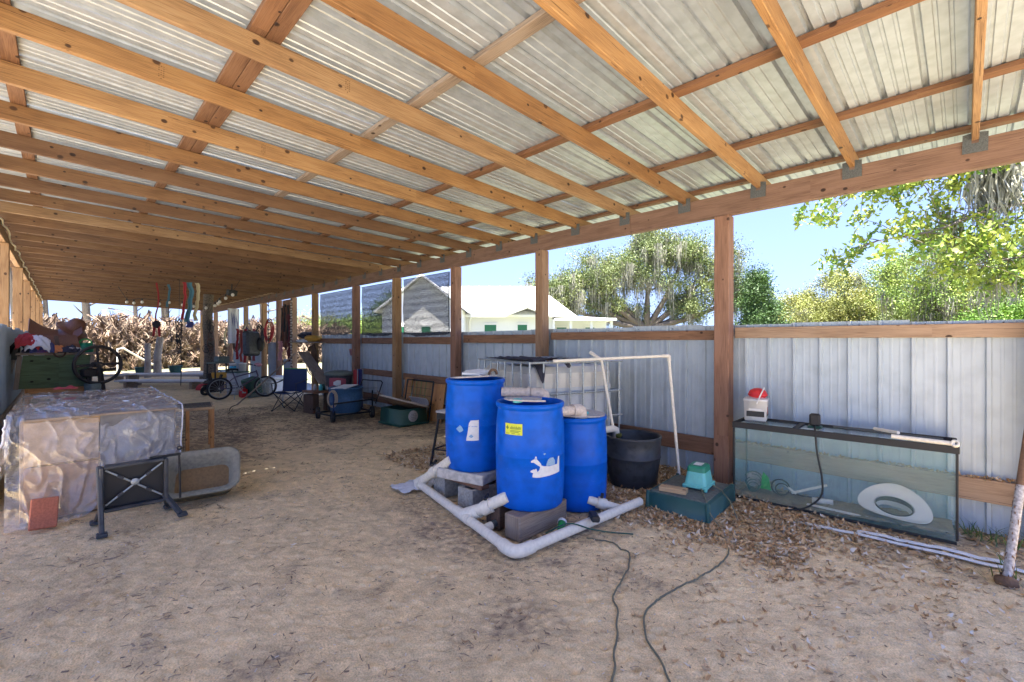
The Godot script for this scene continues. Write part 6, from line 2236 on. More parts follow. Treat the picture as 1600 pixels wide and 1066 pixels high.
	var fc = thing("folded_chair", "blue and red folded chair stood behind the bin", "chair", Vector3(4.72, 0, -9.68), 0.75)
	for q in [[-0.11, M.cloth_red], [0.02, textured(Vector3(0.03, 0.045, 0.22), 0.8, M.blur, 3.0)], [0.12, M.cloth_blue]]:
		st = S()
		cbox(st, at(Vector3(q[0], 0.46, 0), Vector3(0, 0, 0.04)), Vector3(0.10, 0.90, 0.10), 0.03)
		obj("fabric_roll", st, q[1], fc)
	for s in [-0.15, 0.17]:
		st = S()
		tube(st, [Vector3(s, 0, 0.04), Vector3(s, 0.93, 0.05)], 0.012, 8)
		obj("tube_leg", st, M.steel, fc)
	# rough brown bench and a slanting plank
	var bb = thing("wood_bench", "low dark brown timber bench beside the bin", "bench", Vector3(3.98, 0, -9.98), 0.2)
	st = S()
	cbox(st, at(Vector3(0.05, 0.44, 0), Vector3(0, 0, -0.06)), Vector3(0.66, 0.05, 0.42), 0.006)
	obj("seat_board", st, M.rail[1], bb)
	for s in [-0.2, 0.28]:
		st = S()
		cbox(st, at(Vector3(s, 0.2, 0)), Vector3(0.14, 0.40, 0.36), 0.006)
		obj("leg_block", st, M.darkwood, bb)
	var js = thing("glass_jars", "small pale bottles and cans on the brown bench", "jars", Vector3(4.02, 0.475, -9.95))
	for q in [[-0.16, 0.02], [-0.06, 0.08], [0.04, -0.02], [0.1, 0.1]]:
		st = S()
		lathe(st, [Vector2(0, 0), Vector2(0.04, 0), Vector2(0.042, 0.08), Vector2(0.025, 0.11), Vector2(0.025, 0.13), Vector2(0, 0.13)], 12, at(Vector3(q[0], -q[0] * 0.06, q[1])))
		obj("jar", st, [M.lid, M.aqua, M.darkgreen, M.tan][int(q[0] * 10 + 2) % 4], js)
	var pk = thing("slanted_plank", "weathered plank sloping from the brown bench to the gate post", "plank")
	st = S()
	bar(st, Vector3(4.22, 0.56, -10.2), Vector3(4.72, 1.24, -12.95), 0.27, 0.04, 0.005)
	obj("plank", st, M.greywood, pk)
	# camp chair
	var cc = thing("camp_chair", "navy blue folding camp chair with crossed metal legs", "chair", Vector3(3.62, 0, -10.78), PI / 4)
	# local -x is the front; feet form a square
	var hw = 0.25
	for s in [-1, 1]:
		st = S()
		tube(st, [Vector3(-0.27, 0.0, s * hw), Vector3(0.22, 0.42, s * hw)], 0.009, 7)
		obj("leg", st, M.blackmetal, cc)
		st = S()
		tube(st, [Vector3(0.27, 0.0, s * hw), Vector3(-0.22, 0.42, s * hw)], 0.009, 7)
		obj("leg", st, M.blackmetal, cc)
		st = S()
		tube(st, [Vector3(s * 0.27, 0.0, -hw), Vector3(s * 0.22, 0.40, hw)], 0.009, 7)
		obj("cross_leg", st, M.blackmetal, cc)
		st = S()
		tube(st, [Vector3(s * 0.27, 0.0, hw), Vector3(s * 0.22, 0.40, -hw)], 0.009, 7)
		obj("cross_leg", st, M.blackmetal, cc)
		st = S()
		tube(st, [Vector3(0.24, 0.02, s * 0.27), Vector3(0.29, 0.90, s * 0.27)], 0.009, 7)
		obj("back_pole", st, M.steel, cc)
		st = S()
		tube(st, [Vector3(-0.22, 0.42, s * 0.26), Vector3(-0.24, 0.60, s * 0.27)], 0.008, 7)
		obj("arm_post", st, M.blackmetal, cc)
		st = S()
		patch(st, func(u, v): return Vector3(lerpf(-0.27, 0.28, u), 0.61 + 0.05 * u - 0.02 * sin(PI * u), s * (0.27 + (v - 0.5) * 0.06)), 8, 3, 0.006)
		obj("arm_strap", st, M.cloth_dark, cc)
		for e in [-0.27, 0.27]:
			st = S()
			lathe(st, [Vector2(0, 0), Vector2(0.018, 0), Vector2(0.014, 0.03), Vector2(0, 0.03)], 8, at(Vector3(e, 0, s * hw)))
			obj("foot", st, M.ink, cc)
	st = S()
	patch(st, func(u, v): return Vector3(lerpf(-0.25, 0.22, u), 0.42 - 0.05 * sin(PI * v) - 0.03 * u, lerpf(-0.25, 0.25, v)), 8, 8, 0.006)
	obj("seat", st, M.navy, cc)
	st = S()
	patch(st, func(u, v): return Vector3(0.235 + 0.06 * u + 0.03 * sin(PI * v), lerpf(0.38, 0.90, u), lerpf(-0.27, 0.27, v)), 8, 8, 0.006)
	obj("backrest", st, M.navy, cc)
	st = S()
	patch(st, func(u, v): return Vector3(0.294 + 0.03 * sin(PI * v), lerpf(0.895, 0.915, u), lerpf(-0.27, 0.27, v)), 2, 8, 0.008)
	obj("trim", st, M.green, cc)
	# feed sacks on a plank across the gate gap
	var gp = thing("gate_plank", "plank across the gate gap carrying folded sacks", "plank")
	st = S()
	bar(st, Vector3(5.18, 1.51, -12.7), Vector3(5.18, 1.51, -15.1), 0.30, 0.035, 0.003)
	obj("plank", st, M.greywood, gp)
	for q in [["feed_sack", "folded white sack lying under the others on the plank", -13.85, 1.56, 0.55, 0.055, M.cloth_white, 1], ["feed_sack", "gold yellow folded sack on the gate plank", -13.35, 1.62, 0.34, 0.11, M.cloth_gold, 2], ["feed_sack", "black sack piled on top of the white and gold sacks", -13.8, 1.72, 0.50, 0.10, M.cloth_dark, 3]]:
		var sk = thing(q[0], q[1], "sack", Vector3(5.15, q[3], q[2]))
		st = S()
		blob(st, Transform3D(), Vector3(0.22, q[5], q[4]), 20, 12, 0.35, 120 + q[7], 1.6)
		obj("sack_body", st, q[6], sk)
	# coil of old hose on the post
	var co = thing("hose_coil", "brown coil of old hose hanging on the fence post", "hose", Vector3(5.02, 1.12, -12.98))
	for k in 7:
		st = S()
		var w = 0.10 + 0.012 * k
		tube(st, arc(Vector3(-0.01 * k, -0.02 * k, 0), 1.0, 0, TAU, 26, Vector3(0.03 * (k - 3), 0, w), Vector3(0, 0.34 + 0.012 * k, 0)), 0.013, 6, false, true)
		obj("loop", st, M.rust if k % 2 else M.darkwood, co)
	var hk = thing("hanging_pot", "small pink pot hung on the fence sheet", "pot", Vector3(5.27, 1.18, -11.1))
	st = S()
	lathe(st, [Vector2(0, 0), Vector2(0.06, 0), Vector2(0.085, 0.14), Vector2(0.09, 0.14), Vector2(0.09, 0.17), Vector2(0.07, 0.17), Vector2(0.05, 0.03)], 14)
	obj("pot_shell", st, M.pink, hk)

# ---------------------------------------------------------------- the far end
func hang(called, label, cat, top, length, w, m, group = "", sway = 0.03):
	var o = thing(called, label, cat, top, 0.0, group)
	var st = S()
	var n = noise(int(top.x * 97 + top.z * 31), 2.0, 2)
	patch(st, func(u, v): return Vector3((v - 0.5) * w * (1.0 - 0.2 * sin(PI * u)) + sway * sin(u * 5.0) + 0.5 * w * n.get_noise_1d(u * 2.0), -length * u, (v - 0.5) * w * 0.7 + 0.02 * sin(v * 9.0)), 14, 5, 0.004)
	obj("strap", st, m, o)
	return o

func build_far_end():
	var st
	# prize ribbons and straps hung from the rafters
	var r1 = hang("hanging_ribbon", "red rosette ribbon hanging from a rafter", "ribbon", Vector3(1.55, 2.92, -13.4), 1.12, 0.032, M.cloth_red)
	st = S()
	lathe(st, [Vector2(0, 0.012), Vector2(0.05, 0.012), Vector2(0.085, 0.0), Vector2(0.09, -0.008)], 18, at(Vector3(0.0, -0.98, 0.02), Vector3(PI / 2, 0.3, 0)))
	obj("rosette", st, M.cloth_dark, r1)
	for s in [-0.04, 0.04]:
		st = S()
		patch(st, func(u, v): return Vector3(s + s * 0.4 * u + (v - 0.5) * 0.05, -1.02 - 0.24 * u, 0.01), 4, 2, 0.003)
		obj("tail", st, M.cloth_red, r1)
	hang("hanging_ribbon", "thin dark teal strap hanging beside the rosette", "ribbon", Vector3(1.80, 2.92, -13.6), 0.55, 0.045, M.cloth_teal)
	var lead = thing("lead_rope", "thin dark lead rope hanging under the teal strap", "rope", Vector3(1.80, 2.38, -13.58))
	st = S()
	tube(st, curve([Vector3(0, 0, 0), Vector3(0.02, -0.4, 0), Vector3(0.06, -0.85, 0)], 8), 0.010, 6)
	obj("rope", st, M.ink, lead)
	hang("hanging_ribbon", "bright red strap between the teal strap and blue scarf", "ribbon", Vector3(1.955, 2.90, -12.62), 0.86, 0.055, M.cloth_red)
	var bs = hang("hanging_ribbon", "blue grey scarf hanging next to the cream one", "ribbon", Vector3(2.06, 2.90, -12.62), 0.92, 0.095, M.cloth_teal)
	st = S()
	patch(st, func(u, v): return Vector3((v - 0.5) * 0.13 + 0.02 * sin(u * 4.0), -0.90 - 0.14 * u, 0.02), 5, 4, 0.004)
	obj("fringe", st, M.cloth_blue, bs)
	hang("hanging_ribbon", "cream yellow scarf hanging at the end of the row", "ribbon", Vector3(2.20, 2.90, -12.62), 0.88, 0.07, M.cloth_cream)
	# festoon bulbs
	var spots = [[1.395, 2.76, -18.37], [1.55, 2.73, -18.2], [1.733, 2.76, -18.03], [2.114, 2.70, -17.65], [2.31, 2.74, -17.3], [2.6, 2.66, -17.0], [2.85, 2.62, -16.8], [3.142, 2.58, -16.63], [3.25, 2.62, -16.0], [3.2, 2.64, -15.4], [3.14, 2.66, -14.9], [3.2, 2.74, -14.5], [3.3, 2.82, -14.2]]
	var fl = thing("festoon_cable", "black cable of the festoon lamps under the rafters", "cable")
	var cp = []
	for q in spots:
		cp.append(Vector3(q[0], q[1] + 0.11, q[2]))
	st = S()
	tube(st, curve([Vector3(1.2, 3.24, -18.5)] + cp + [Vector3(3.4, 3.2, -13.9)], 90), 0.007, 6)
	obj("cable", st, M.ink, fl)
	for k in spots.size():
		var q = spots[k]
		var b = thing("festoon_bulb", "small unlit pearl bulb on the festoon cable", "bulb", Vector3(q[0], q[1], q[2]), 0.0, "festoon bulbs under the rafters")
		st = S()
		blob(st, Transform3D(), Vector3(0.042, 0.048, 0.042), 12, 8)
		obj("globe", st, M.bulb, b)
		st = S()
		tube(st, [Vector3(0, 0.035, 0), Vector3(0, 0.11, 0)], 0.02, 8)
		obj("socket", st, M.ink, b)
	var sp = thing("floodlight", "black box floodlight fixed under the rafters", "floodlight", Vector3(3.44, 2.86, -14.9))
	st = S()
	cbox(st, at(Vector3(0, 0.08, 0), Vector3(0.3, 0.4, 0)), Vector3(0.26, 0.16, 0.14), 0.015)
	obj("housing", st, M.ink, sp)
	st = S()
	bar(st, Vector3(0, 0.15, 0), Vector3(0, 0.33, 0), 0.03, 0.03, 0.004)
	obj("bracket", st, M.ink, sp)
	# bridle hanging before the standing logs
	var bd = thing("bridle", "black leather bridle and reins hanging near the logs", "bridle", Vector3(2.20, 0, -14.9))
	for k in 7:
		st = S()
		var p = []
		for i in 12:
			var a = i / 11.0
			p.append(Vector3(0.08 * sin(a * (4.0 + k) + k) * (1.0 - 0.3 * a), 2.15 - a * (0.62 + 0.05 * k), 0.05 * cos(a * 5.0 + k * 2.0)))
		tube(st, p, 0.010, 5)
		obj("strap", st, M.ink, bd)
	st = S()
	tube(st, [Vector3(0, 3.2, 0.1), Vector3(0.0, 2.1, 0)], 0.006, 5)
	tube(st, curve([Vector3(0.02, 1.6, 0), Vector3(0.05, 1.0, 0), Vector3(0.04, 0.35, 0)], 8), 0.011, 5)
	obj("rein", st, M.ink, bd)
	# long pale boards stacked low on the ground
	var C = Vector3(0.708, 0, 0.706)
	for q in [[1.2, -24.3, 4.6, 0.16, 0.3, "long pale board lying behind the others at the far end"], [1.5, -22.6, 4.2, 0.30, 0.5, "wide pale board resting raised near the thick trunk post"], [1.5, -20.7, 3.4, 0.12, 0.4, "weathered board lying low between two raised pale ones"], [1.3, -19.4, 2.9, 0.26, 0.45, "pale raised board closest to the cage frame"]]:
		var b = thing("stacked_board", q[5], "board", Vector3(q[0], 0, q[1]))
		st = S()
		bar(st, Vector3(0, q[3], 0), C * q[2] + Vector3(0, q[3], 0), q[4], 0.05, 0.006)
		obj("board", st, M.driftwood if q[3] < 0.2 else textured(Vector3(0.55, 0.55, 0.56), 0.5, M.blur, 2.0), b)
		for k in [0.12, 0.85]:
			st = S()
			cbox(st, at(C * q[2] * k + Vector3(0, (q[3] - 0.026) / 2, 0), Vector3(0, -0.78, 0)), Vector3(0.1, q[3] - 0.03, q[4]), 0.004)
			obj("bearer", st, M.greywood, b)
	# trunk post with tack
	var tp = thing("trunk_post", "rough brown tree trunk post hung with tack", "post", Vector3(3.55, 0, -18.4))
	st = S()
	tube(st, curve([Vector3(0, -0.1, 0), Vector3(0.03, 1.2, 0), Vector3(-0.03, 2.2, 0), Vector3(0, 3.15, 0)], 9), [0.21, 0.18, 0.17, 0.165, 0.16, 0.16, 0.155, 0.15, 0.15, 0.15], 12)
	obj("trunk", st, M.branch, tp)
	for k in 10:
		st = S()
		var a = rng.randf() * PI
		tube(st, arc(Vector3(-0.12 + 0.20 * rng.randf(), rng.randf_range(1.0, 2.2), 0.17 + 0.04 * rng.randf()), rng.randf_range(0.05, 0.12), 0, TAU, 14, Vector3(cos(a), 0, 0.3 * sin(a)), Vector3(0, 1.4, 0)), 0.012, 5, false, true)
		obj("tack_loop", st, [M.ink, M.leather, M.iron][k % 3], tp)
	# towel, red straps, dark tub on the side wall
	var wl = thing("tack_wall", "plank wall panels between posts behind hanging tack", "wall", Vector3(0, 0, 0))
	for q in [[-15.15, -16.1, 1.35, 2.9, 0], [-16.55, -17.7, 0.0, 1.5, 1], [-18.1, -19.9, 0.0, 1.5, 1], [-20.4, -22.4, 0.0, 1.5, 1], [-15.05, -16.1, 0.0, 0.95, 1]]:
		if q[4] == 0:
			for k in 4:
				st = S()
				cbox(st, at(Vector3(5.20, (q[2] + q[3]) / 2, lerpf(q[0], q[1], (k + 0.5) / 4.0))), Vector3(0.02, q[3] - q[2], absf(q[1] - q[0]) / 4.0 - 0.006), 0.002, Vector2(k * 0.8, 0.1))
				obj("plank", st, M.rail[k % 2], wl)
		else:
			for k in 2:
				put("sheet", rib_sheet(absf(q[1] - q[0]) / 2.0, q[3] - q[2], M.sheet[k], 1), wl, Transform3D(Basis(Vector3(0, 1, 0), Vector3(-1, 0, 0), Vector3(0, 0, 1)), Vector3(5.25 + 0.003 * k, q[2], q[1] + k * absf(q[1] - q[0]) / 2.0)))
	var tw = thing("printed_towel", "white towel with blue streaks hanging on the side wall", "towel", Vector3(4.35, 2.72, -18.6), 0.3)
	st = S()
	patch(st, func(u, v): return Vector3((v - 0.5) * 0.42, -1.25 * u, 0.03 * sin(v * 12.0)), 10, 16, 0.006)
	obj("cloth", st, M.cloth_white, tw)
	st = S()
	for k in 4:
		patch(st, func(u, v): return Vector3(-0.10 + 0.06 * k + 0.06 * u + (v - 0.5) * 0.03 * sin(PI * u), -0.1 - 0.55 * u - 0.05 * k, 0.034 + 0.012 * sin(k * 2.0)), 6, 2, 0.002)
	obj("streaks", st, M.cloth_blue, tw).set_meta("kind", "stuff")
	var colr = [M.cloth_red, flat(Vector3(0.42, 0.09, 0.07), 0.8), M.cloth_red, M.darkwood, flat(Vector3(0.40, 0.10, 0.10), 0.8)]
	for k in 5:
		hang("halter_strap", "red halter strap hanging in a row by the towel" if k != 3 else "dark brown strap hanging among the red halters", "strap", Vector3(4.0 + 0.10 * k, 1.95 - 0.03 * (k % 2), -16.7 + 0.09 * k), 1.0 + 0.05 * (k % 3), 0.07, colr[k], "halter straps" if k != 3 else "", 0.01)
	var dt = thing("hung_tub", "dark rectangular tub hung on its side among the tack", "tub", Vector3(4.22, 1.05, -15.95), 0.6 + PI)
	st = S()
	cbox(st, at(Vector3(0, 0.42, 0), Vector3(0.08, 0, 0.05)), Vector3(0.56, 0.78, 0.24), 0.09)
	obj("tub_shell", st, M.pot, dt)
	st = S()
	blob(st, at(Vector3(-0.24, 0.38, -0.12)), Vector3(0.14, 0.22, 0.12), 14, 10, 0.3, 7, 1.5)
	obj("bag", st, M.ink, dt)
	hang("halter_strap", "pink and white halter on the plank panel", "strap", Vector3(4.95, 1.55, -15.55), 0.62, 0.11, M.pink)
	for k in 6:
		hang("tack_strap", ["brown leather strap on the plank panel", "black leather strap on the plank panel"][k % 2], "strap", Vector3(5.12, 2.75 - 0.05 * (k % 3), -15.2 - 0.15 * k), 0.9 + 0.25 * (k % 3), 0.06, [M.leather, M.ink][k % 2], ["brown tack straps", "black tack straps"][k % 2], 0.015)
	hang("tack_strap", "long maroon blanket strap at the edge of the plank panel", "strap", Vector3(5.08, 2.4, -15.0), 1.5, 0.16, flat(Vector3(0.12, 0.03, 0.035), 0.85))
	var cn = thing("chain_drop", "dark chain with knots hanging in the wall opening", "chain", Vector3(4.95, 0, -16.75))
	st = S()
	tube(st, [Vector3(0, 2.95, 0), Vector3(0.01, 1.5, 0)], 0.008, 5)
	obj("cable", st, M.ink, cn)
	for k in 6:
		st = S()
		blob(st, at(Vector3(0.005, 1.55 + 0.24 * k, 0)), Vector3(0.028, 0.03, 0.028), 8, 6)
		obj("knot", st, M.ink, cn)
	# brick pattern lattice strip on the gate post
	var lt = thing("lattice_strip", "pale perforated lattice strip fixed to the gate post", "lattice", Vector3(5.07, 0, -14.93))
	for k in 34:
		for j in 2:
			st = S()
			cbox(st, at(Vector3(0, 0.05 + k * 0.083, -0.04 + j * 0.078 + (0.02 if k % 2 else -0.02))), Vector3(0.012, 0.055, 0.058), 0.002)
			if k % 1 == 0:
				put("tile", mesh_of(st, M.pvcold if (k + j) % 3 else M.tan), lt)
	st = S()
	cbox(st, at(Vector3(0.008, 1.44, 0)), Vector3(0.006, 2.88, 0.16), 0.001)
	obj("backing", st, M.darkwood, lt)
	build_bicycle()
	# more gear hung along the fence side
	var gear = [["coiled red lead line hung by the chain", M.cloth_red], ["black rubber hose loop hung on a post", M.rubber], ["brown leather girth hung behind the bicycle", M.leather], ["pale rope bundle hung beside the girth", M.rope], ["navy stable sheet folded on a hook", M.navy], ["rusty wire bundle hung by the trunk post", M.rust], ["dark halter hung past the towel", M.ink], ["faded cream strap hung past the towel", M.cloth_cream]]
	for k in gear.size():
		var gz = -16.9 - k * 0.72
		var go = thing("hung_gear", gear[k][0], "tack", Vector3(5.0 - 0.10 * (k % 2), 1.9 - 0.18 * (k % 3), gz))
		for j in 4:
			st = S()
			tube(st, arc(Vector3(0, 0, 0.02 * j), 1.0, 0, TAU, 22, Vector3(0.05 + 0.02 * j, 0, 0.10 + 0.015 * j), Vector3(0.01 * j, 0.30 + 0.06 * ((k + j) % 3), 0)), 0.016, 5, false, true)
			obj("loop", st, gear[k][1], go)
		st = S()
		tube(st, [Vector3(0, 0.30, 0), Vector3(0.10, 0.42, 0)], 0.008, 5)
		obj("hook", st, M.iron, go)
	# long handled hoe
	var ho = thing("garden_hoe", "long handled hoe leaning over the sand near the bicycle", "hoe")
	st = S()
	tube(st, curve([Vector3(2.66, 0.16, -11.13), Vector3(3.2, 0.66, -11.07), Vector3(3.82, 1.26, -10.98)], 10), 0.017, 8)
	obj("handle", st, M.greywood, ho)
	st = S()
	tube(st, curve([Vector3(2.68, 0.17, -11.13), Vector3(2.56, 0.13, -11.13), Vector3(2.52, 0.05, -11.12)], 6), 0.009, 6)
	obj("neck", st, M.iron, ho)
	st = S()
	cbox(st, at(Vector3(2.53, 0.035, -11.10), Vector3(0.2, -0.5, 0.9)), Vector3(0.10, 0.012, 0.20), 0.003)
	obj("blade", st, M.rust, ho)
	# bins and boxes behind the bicycle
	var bn = thing("storage_bin", "tall pale plastic bin behind the bicycle seat", "bin", Vector3(3.60, 0, -14.95), 0.5)
	st = S()
	cbox(st, at(Vector3(0, 0.32, 0)), Vector3(0.42, 0.64, 0.40), 0.03)
	obj("bin_body", st, textured(Vector3(0.40, 0.42, 0.44), 0.5, M.blur, 2.0), bn)
	st = S()
	cbox(st, at(Vector3(0, 0.655, 0)), Vector3(0.45, 0.03, 0.43), 0.01)
	obj("lid", st, M.darkgreen, bn)
	for q in [["white_bucket", "small white bucket with bright blue label on the bin", Vector3(3.48, 0.672, -14.92), M.white, true], ["white_bucket", "plain white lidded bucket beside the labelled one", Vector3(3.70, 0.672, -14.86), M.white, false]]:
		var wb = thing(q[0], q[1], "bucket", q[2])
		st = S()
		lathe(st, [Vector2(0, 0), Vector2(0.09, 0), Vector2(0.10, 0.21), Vector2(0.106, 0.21), Vector2(0.106, 0.235), Vector2(0, 0.24)], 18)
		obj("bucket_body", st, q[3], wb)
		if q[4]:
			st = S()
			sticker(st, 0.094, deg_to_rad(115), [[-0.10, 0.03, 0.16], [-0.05, 0.03, 0.16], [0, 0.03, 0.16], [0.05, 0.03, 0.16], [0.10, 0.03, 0.16]], 0.006)
			obj("label_sheet", st, flat(Vector3(0.03, 0.36, 0.60), 0.5), wb)
	var cl = thing("white_cooler", "long white cooler lying behind the bicycle front wheel", "cooler", Vector3(4.45, 0, -14.45), 0.65)
	st = S()
	cbox(st, at(Vector3(0, 0.22, 0)), Vector3(0.90, 0.40, 0.42), 0.06)
	obj("cooler_body", st, M.white, cl)
	st = S()
	cbox(st, at(Vector3(0, 0.46, 0)), Vector3(0.93, 0.08, 0.45), 0.03)
	obj("lid", st, M.white, cl)
	var gb = thing("green_crate", "dark green crate tipped behind the bicycle frame", "crate", Vector3(3.74, 0, -14.05), 0.4)
	st = S()
	cbox(st, at(Vector3(0, 0.27, 0), Vector3(0, 0, 0.25)), Vector3(0.36, 0.50, 0.34), 0.02)
	obj("crate_body", st, M.darkgreen, gb)
	st = S()
	cbox(st, at(Vector3(0.02, 0.05, 0.02)), Vector3(0.50, 0.10, 0.44), 0.01)
	obj("base", st, M.binlid, gb)
	var rb = thing("red_can", "small red fuel can by the bicycle pedals", "can", Vector3(3.50, 0, -13.98), 0.3)
	st = S()
	cbox(st, at(Vector3(0, 0.12, 0)), Vector3(0.16, 0.24, 0.20), 0.03)
	obj("can_body", st, M.red, rb)
	st = S()
	tube(st, arc(Vector3(0, 0.24, 0), 0.05, 0, PI, 8), 0.012, 6)
	obj("handle", st, M.red, rb)
	var sh = thing("tool_shelf", "low grey shelf crowded with tools by the trunk post", "shelf", Vector3(3.55, 0, -16.7), 0.5)
	for y in [0.36, 0.86]:
		st = S()
		cbox(st, at(Vector3(0, y, 0)), Vector3(0.70, 0.035, 0.36), 0.004)
		obj("board", st, M.binlid, sh)
	for q in [[-0.33, -0.16], [0.33, -0.16], [0.33, 0.16], [-0.33, 0.16]]:
		st = S()
		cbox(st, at(Vector3(q[0], 0.44, q[1])), Vector3(0.035, 0.84, 0.035), 0.003)
		obj("leg", st, M.blackmetal, sh)
	for q in [["tool_case", "yellow and black tool case on the low shelf", Vector3(3.50, 0.378, -16.65), M.cloth_gold], ["tool_case", "grey box standing on top of the tool shelf", Vector3(3.58, 0.878, -16.72), M.binlid]]:
		var tc = thing(q[0], q[1], "tool case", q[2], 0.5)
		st = S()
		cbox(st, at(Vector3(0, 0.09, 0)), Vector3(0.40, 0.18, 0.22), 0.02)
		obj("case", st, q[3], tc)
		st = S()
		tube(st, arc(Vector3(0, 0.18, 0), 0.06, 0, PI, 8), 0.012, 6)
		obj("handle", st, M.ink, tc)
	var dk = thing("engine_part", "dark greasy machine with red fender by the far boards", "machine", Vector3(3.10, 0, -15.4), 0.4)
	st = S()
	cbox(st, at(Vector3(0, 0.24, 0)), Vector3(0.46, 0.34, 0.34), 0.05)
	tube(st, [Vector3(-0.1, 0.4, 0), Vector3(-0.14, 0.62, 0)], 0.05, 8)
	tube(st, [Vector3(0.12, 0.4, 0.05), Vector3(0.2, 0.56, 0.05)], 0.04, 8)
	obj("block", st, M.iron, dk)
	st = S()
	patch(st, func(u, v): return Vector3(-0.30 + 0.16 * cos(PI * u), 0.16 + 0.17 * sin(PI * u), (v - 0.5) * 0.20), 10, 2, 0.01)
	obj("fender", st, M.cloth_red, dk)
	st = S()
	wheel(st, Vector3(-0.28, 0.13, 0.05), 0.13, 0.08, Vector3(0, 0, 1))
	obj("wheel", st, M.rubber, dk)

func build_bicycle():
	var b = thing("bicycle", "purple grey mountain bicycle with pink handlebar bag on its stand", "bicycle", Vector3(2.913, 0, -13.84), -0.10)
	var R = 0.292
	var st
	for x in [0.0, 1.08]:
		st = S()
		var ringp = []
		for k in 36:
			ringp.append(Vector3(x + cos(TAU * k / 36) * (R - 0.025), R + sin(TAU * k / 36) * (R - 0.025), 0))
		tube(st, ringp, 0.026, 8, false, true)
		var w = obj("wheel", st, M.rubber, b)
		st = S()
		ringp = []
		for k in 36:
			ringp.append(Vector3(x + cos(TAU * k / 36) * (R - 0.058), R + sin(TAU * k / 36) * (R - 0.058), 0))
		tube(st, ringp, 0.010, 6, false, true)
		obj("rim", st, M.steel, w)
		st = S()
		for k in 16:
			var a = TAU * k / 16
			tube(st, [Vector3(x, R, 0.02 * (1 if k % 2 else -1)), Vector3(x + cos(a) * (R - 0.06), R + sin(a) * (R - 0.06), 0)], 0.0025, 4, false)
		obj("spokes", st, M.steel, w).set_meta("kind", "stuff")
		st = S()
		tube(st, [Vector3(x, R, -0.05), Vector3(x, R, 0.05)], 0.022, 10)
		obj("hub", st, M.steel, w)
	var fm = textured(Vector3(0.10, 0.075, 0.13), 0.35, M.blur, 4.0)
	var bbk = Vector3(0.44, 0.29, 0)
	var seat = Vector3(0.30, 0.70, 0)
	var head = Vector3(0.86, 0.72, 0)
	var hlow = Vector3(0.90, 0.58, 0)
	st = S()
	tube(st, [bbk, seat + Vector3(0, 0.0, 0)], 0.017, 8)
	tube(st, [bbk, hlow], 0.021, 8)
	tube(st, [Vector3(0.345, 0.58, 0), head], 0.018, 8)
	tube(st, [head + Vector3(-0.01, 0.03, 0), hlow], 0.022, 8)
	for s in [-0.05, 0.05]:
		tube(st, [bbk + Vector3(0, 0, s * 0.5), Vector3(0, R, s)], 0.011, 6)
		tube(st, [Vector3(0.345, 0.58, s * 0.4), Vector3(0, R, s)], 0.010, 6)
	obj("frame", st, fm, b)
	st = S()
	for s in [-0.05, 0.05]:
		tube(st, [hlow + Vector3(0.01, 0.0, s), Vector3(1.02, 0.42, s), Vector3(1.08, R, s)], 0.013, 7)
	tube(st, [hlow + Vector3(0.01, 0.0, -0.06), hlow + Vector3(0.01, 0.0, 0.06)], 0.016, 7)
	obj("fork", st, M.steel, b)
	st = S()
	tube(st, [head, Vector3(0.83, 0.84, 0), Vector3(0.88, 0.86, 0)], 0.014, 7)
	tube(st, curve([Vector3(0.76, 0.90, -0.30), Vector3(0.84, 0.87, -0.12), Vector3(0.88, 0.86, 0), Vector3(0.84, 0.87, 0.12), Vector3(0.76, 0.90, 0.30)], 12), 0.011, 7)
	obj("handlebar", st, M.steel, b)
	for s in [-1, 1]:
		st = S()
		tube(st, [Vector3(0.80, 0.885, 0.2 * s), Vector3(0.755, 0.90, 0.31 * s)], 0.016, 7)
		obj("grip", st, M.ink, b)
	st = S()
	blob(st, at(Vector3(0.89, 0.90, 0.02)), Vector3(0.10, 0.055, 0.11), 14, 10, 0.3, 9, 2.0)
	obj("handlebar_bag", st, flat(Vector3(0.62, 0.30, 0.34), 0.7), b)
	st = S()
	tube(st, [seat, seat + Vector3(-0.02, 0.06, 0)], 0.013, 7)
	patch(st, func(u, v):
		var w = lerpf(0.075, 0.022, pow(u, 0.7))
		return Vector3(0.16 + 0.26 * u, 0.775 + 0.02 * sin(u * 3.0) - 0.03 * pow(absf(v - 0.5) * 2.0, 3.0), (v - 0.5) * 2.0 * w), 10, 8, 0.03)
	obj("saddle", st, M.ink, b)
	st = S()
	tube(st, arc(bbk + Vector3(0, 0, 0.045), 0.085, 0, TAU, 24), 0.007, 5, false, true)
	for k in 5:
		tube(st, [bbk + Vector3(0, 0, 0.045), bbk + Vector3(cos(k * 1.2566) * 0.085, sin(k * 1.2566) * 0.085, 0.045)], 0.007, 5)
	obj("chainring", st, M.steel, b)
	for s in [-1, 1]:
		st = S()
		bar(st, bbk + Vector3(0, 0, 0.07 * s), bbk + Vector3(0.10 * s, -0.13 * s, 0.08 * s), 0.014, 0.02, 0.003)
		cbox(st, at(bbk + Vector3(0.10 * s, -0.13 * s, 0.13 * s)), Vector3(0.09, 0.024, 0.08), 0.004)
		obj("pedal", st, M.steel, b)
	st = S()
	tube(st, [bbk + Vector3(0, 0.085, 0.045), Vector3(0, R + 0.05, 0.045)], 0.005, 5)
	tube(st, [bbk + Vector3(0, -0.085, 0.045), Vector3(0.02, R - 0.09, 0.045), Vector3(0, R - 0.05, 0.045)], 0.005, 5)
	obj("chain", st, M.rust, b)
	st = S()
	tube(st, arc(Vector3(0, R, 0.045), 0.05, 0, TAU, 18), 0.012, 5, false, true)
	cbox(st, at(Vector3(0.02, R - 0.07, 0.06)), Vector3(0.03, 0.09, 0.02), 0.004)
	obj("cassette", st, M.zinc, b)
	st = S()
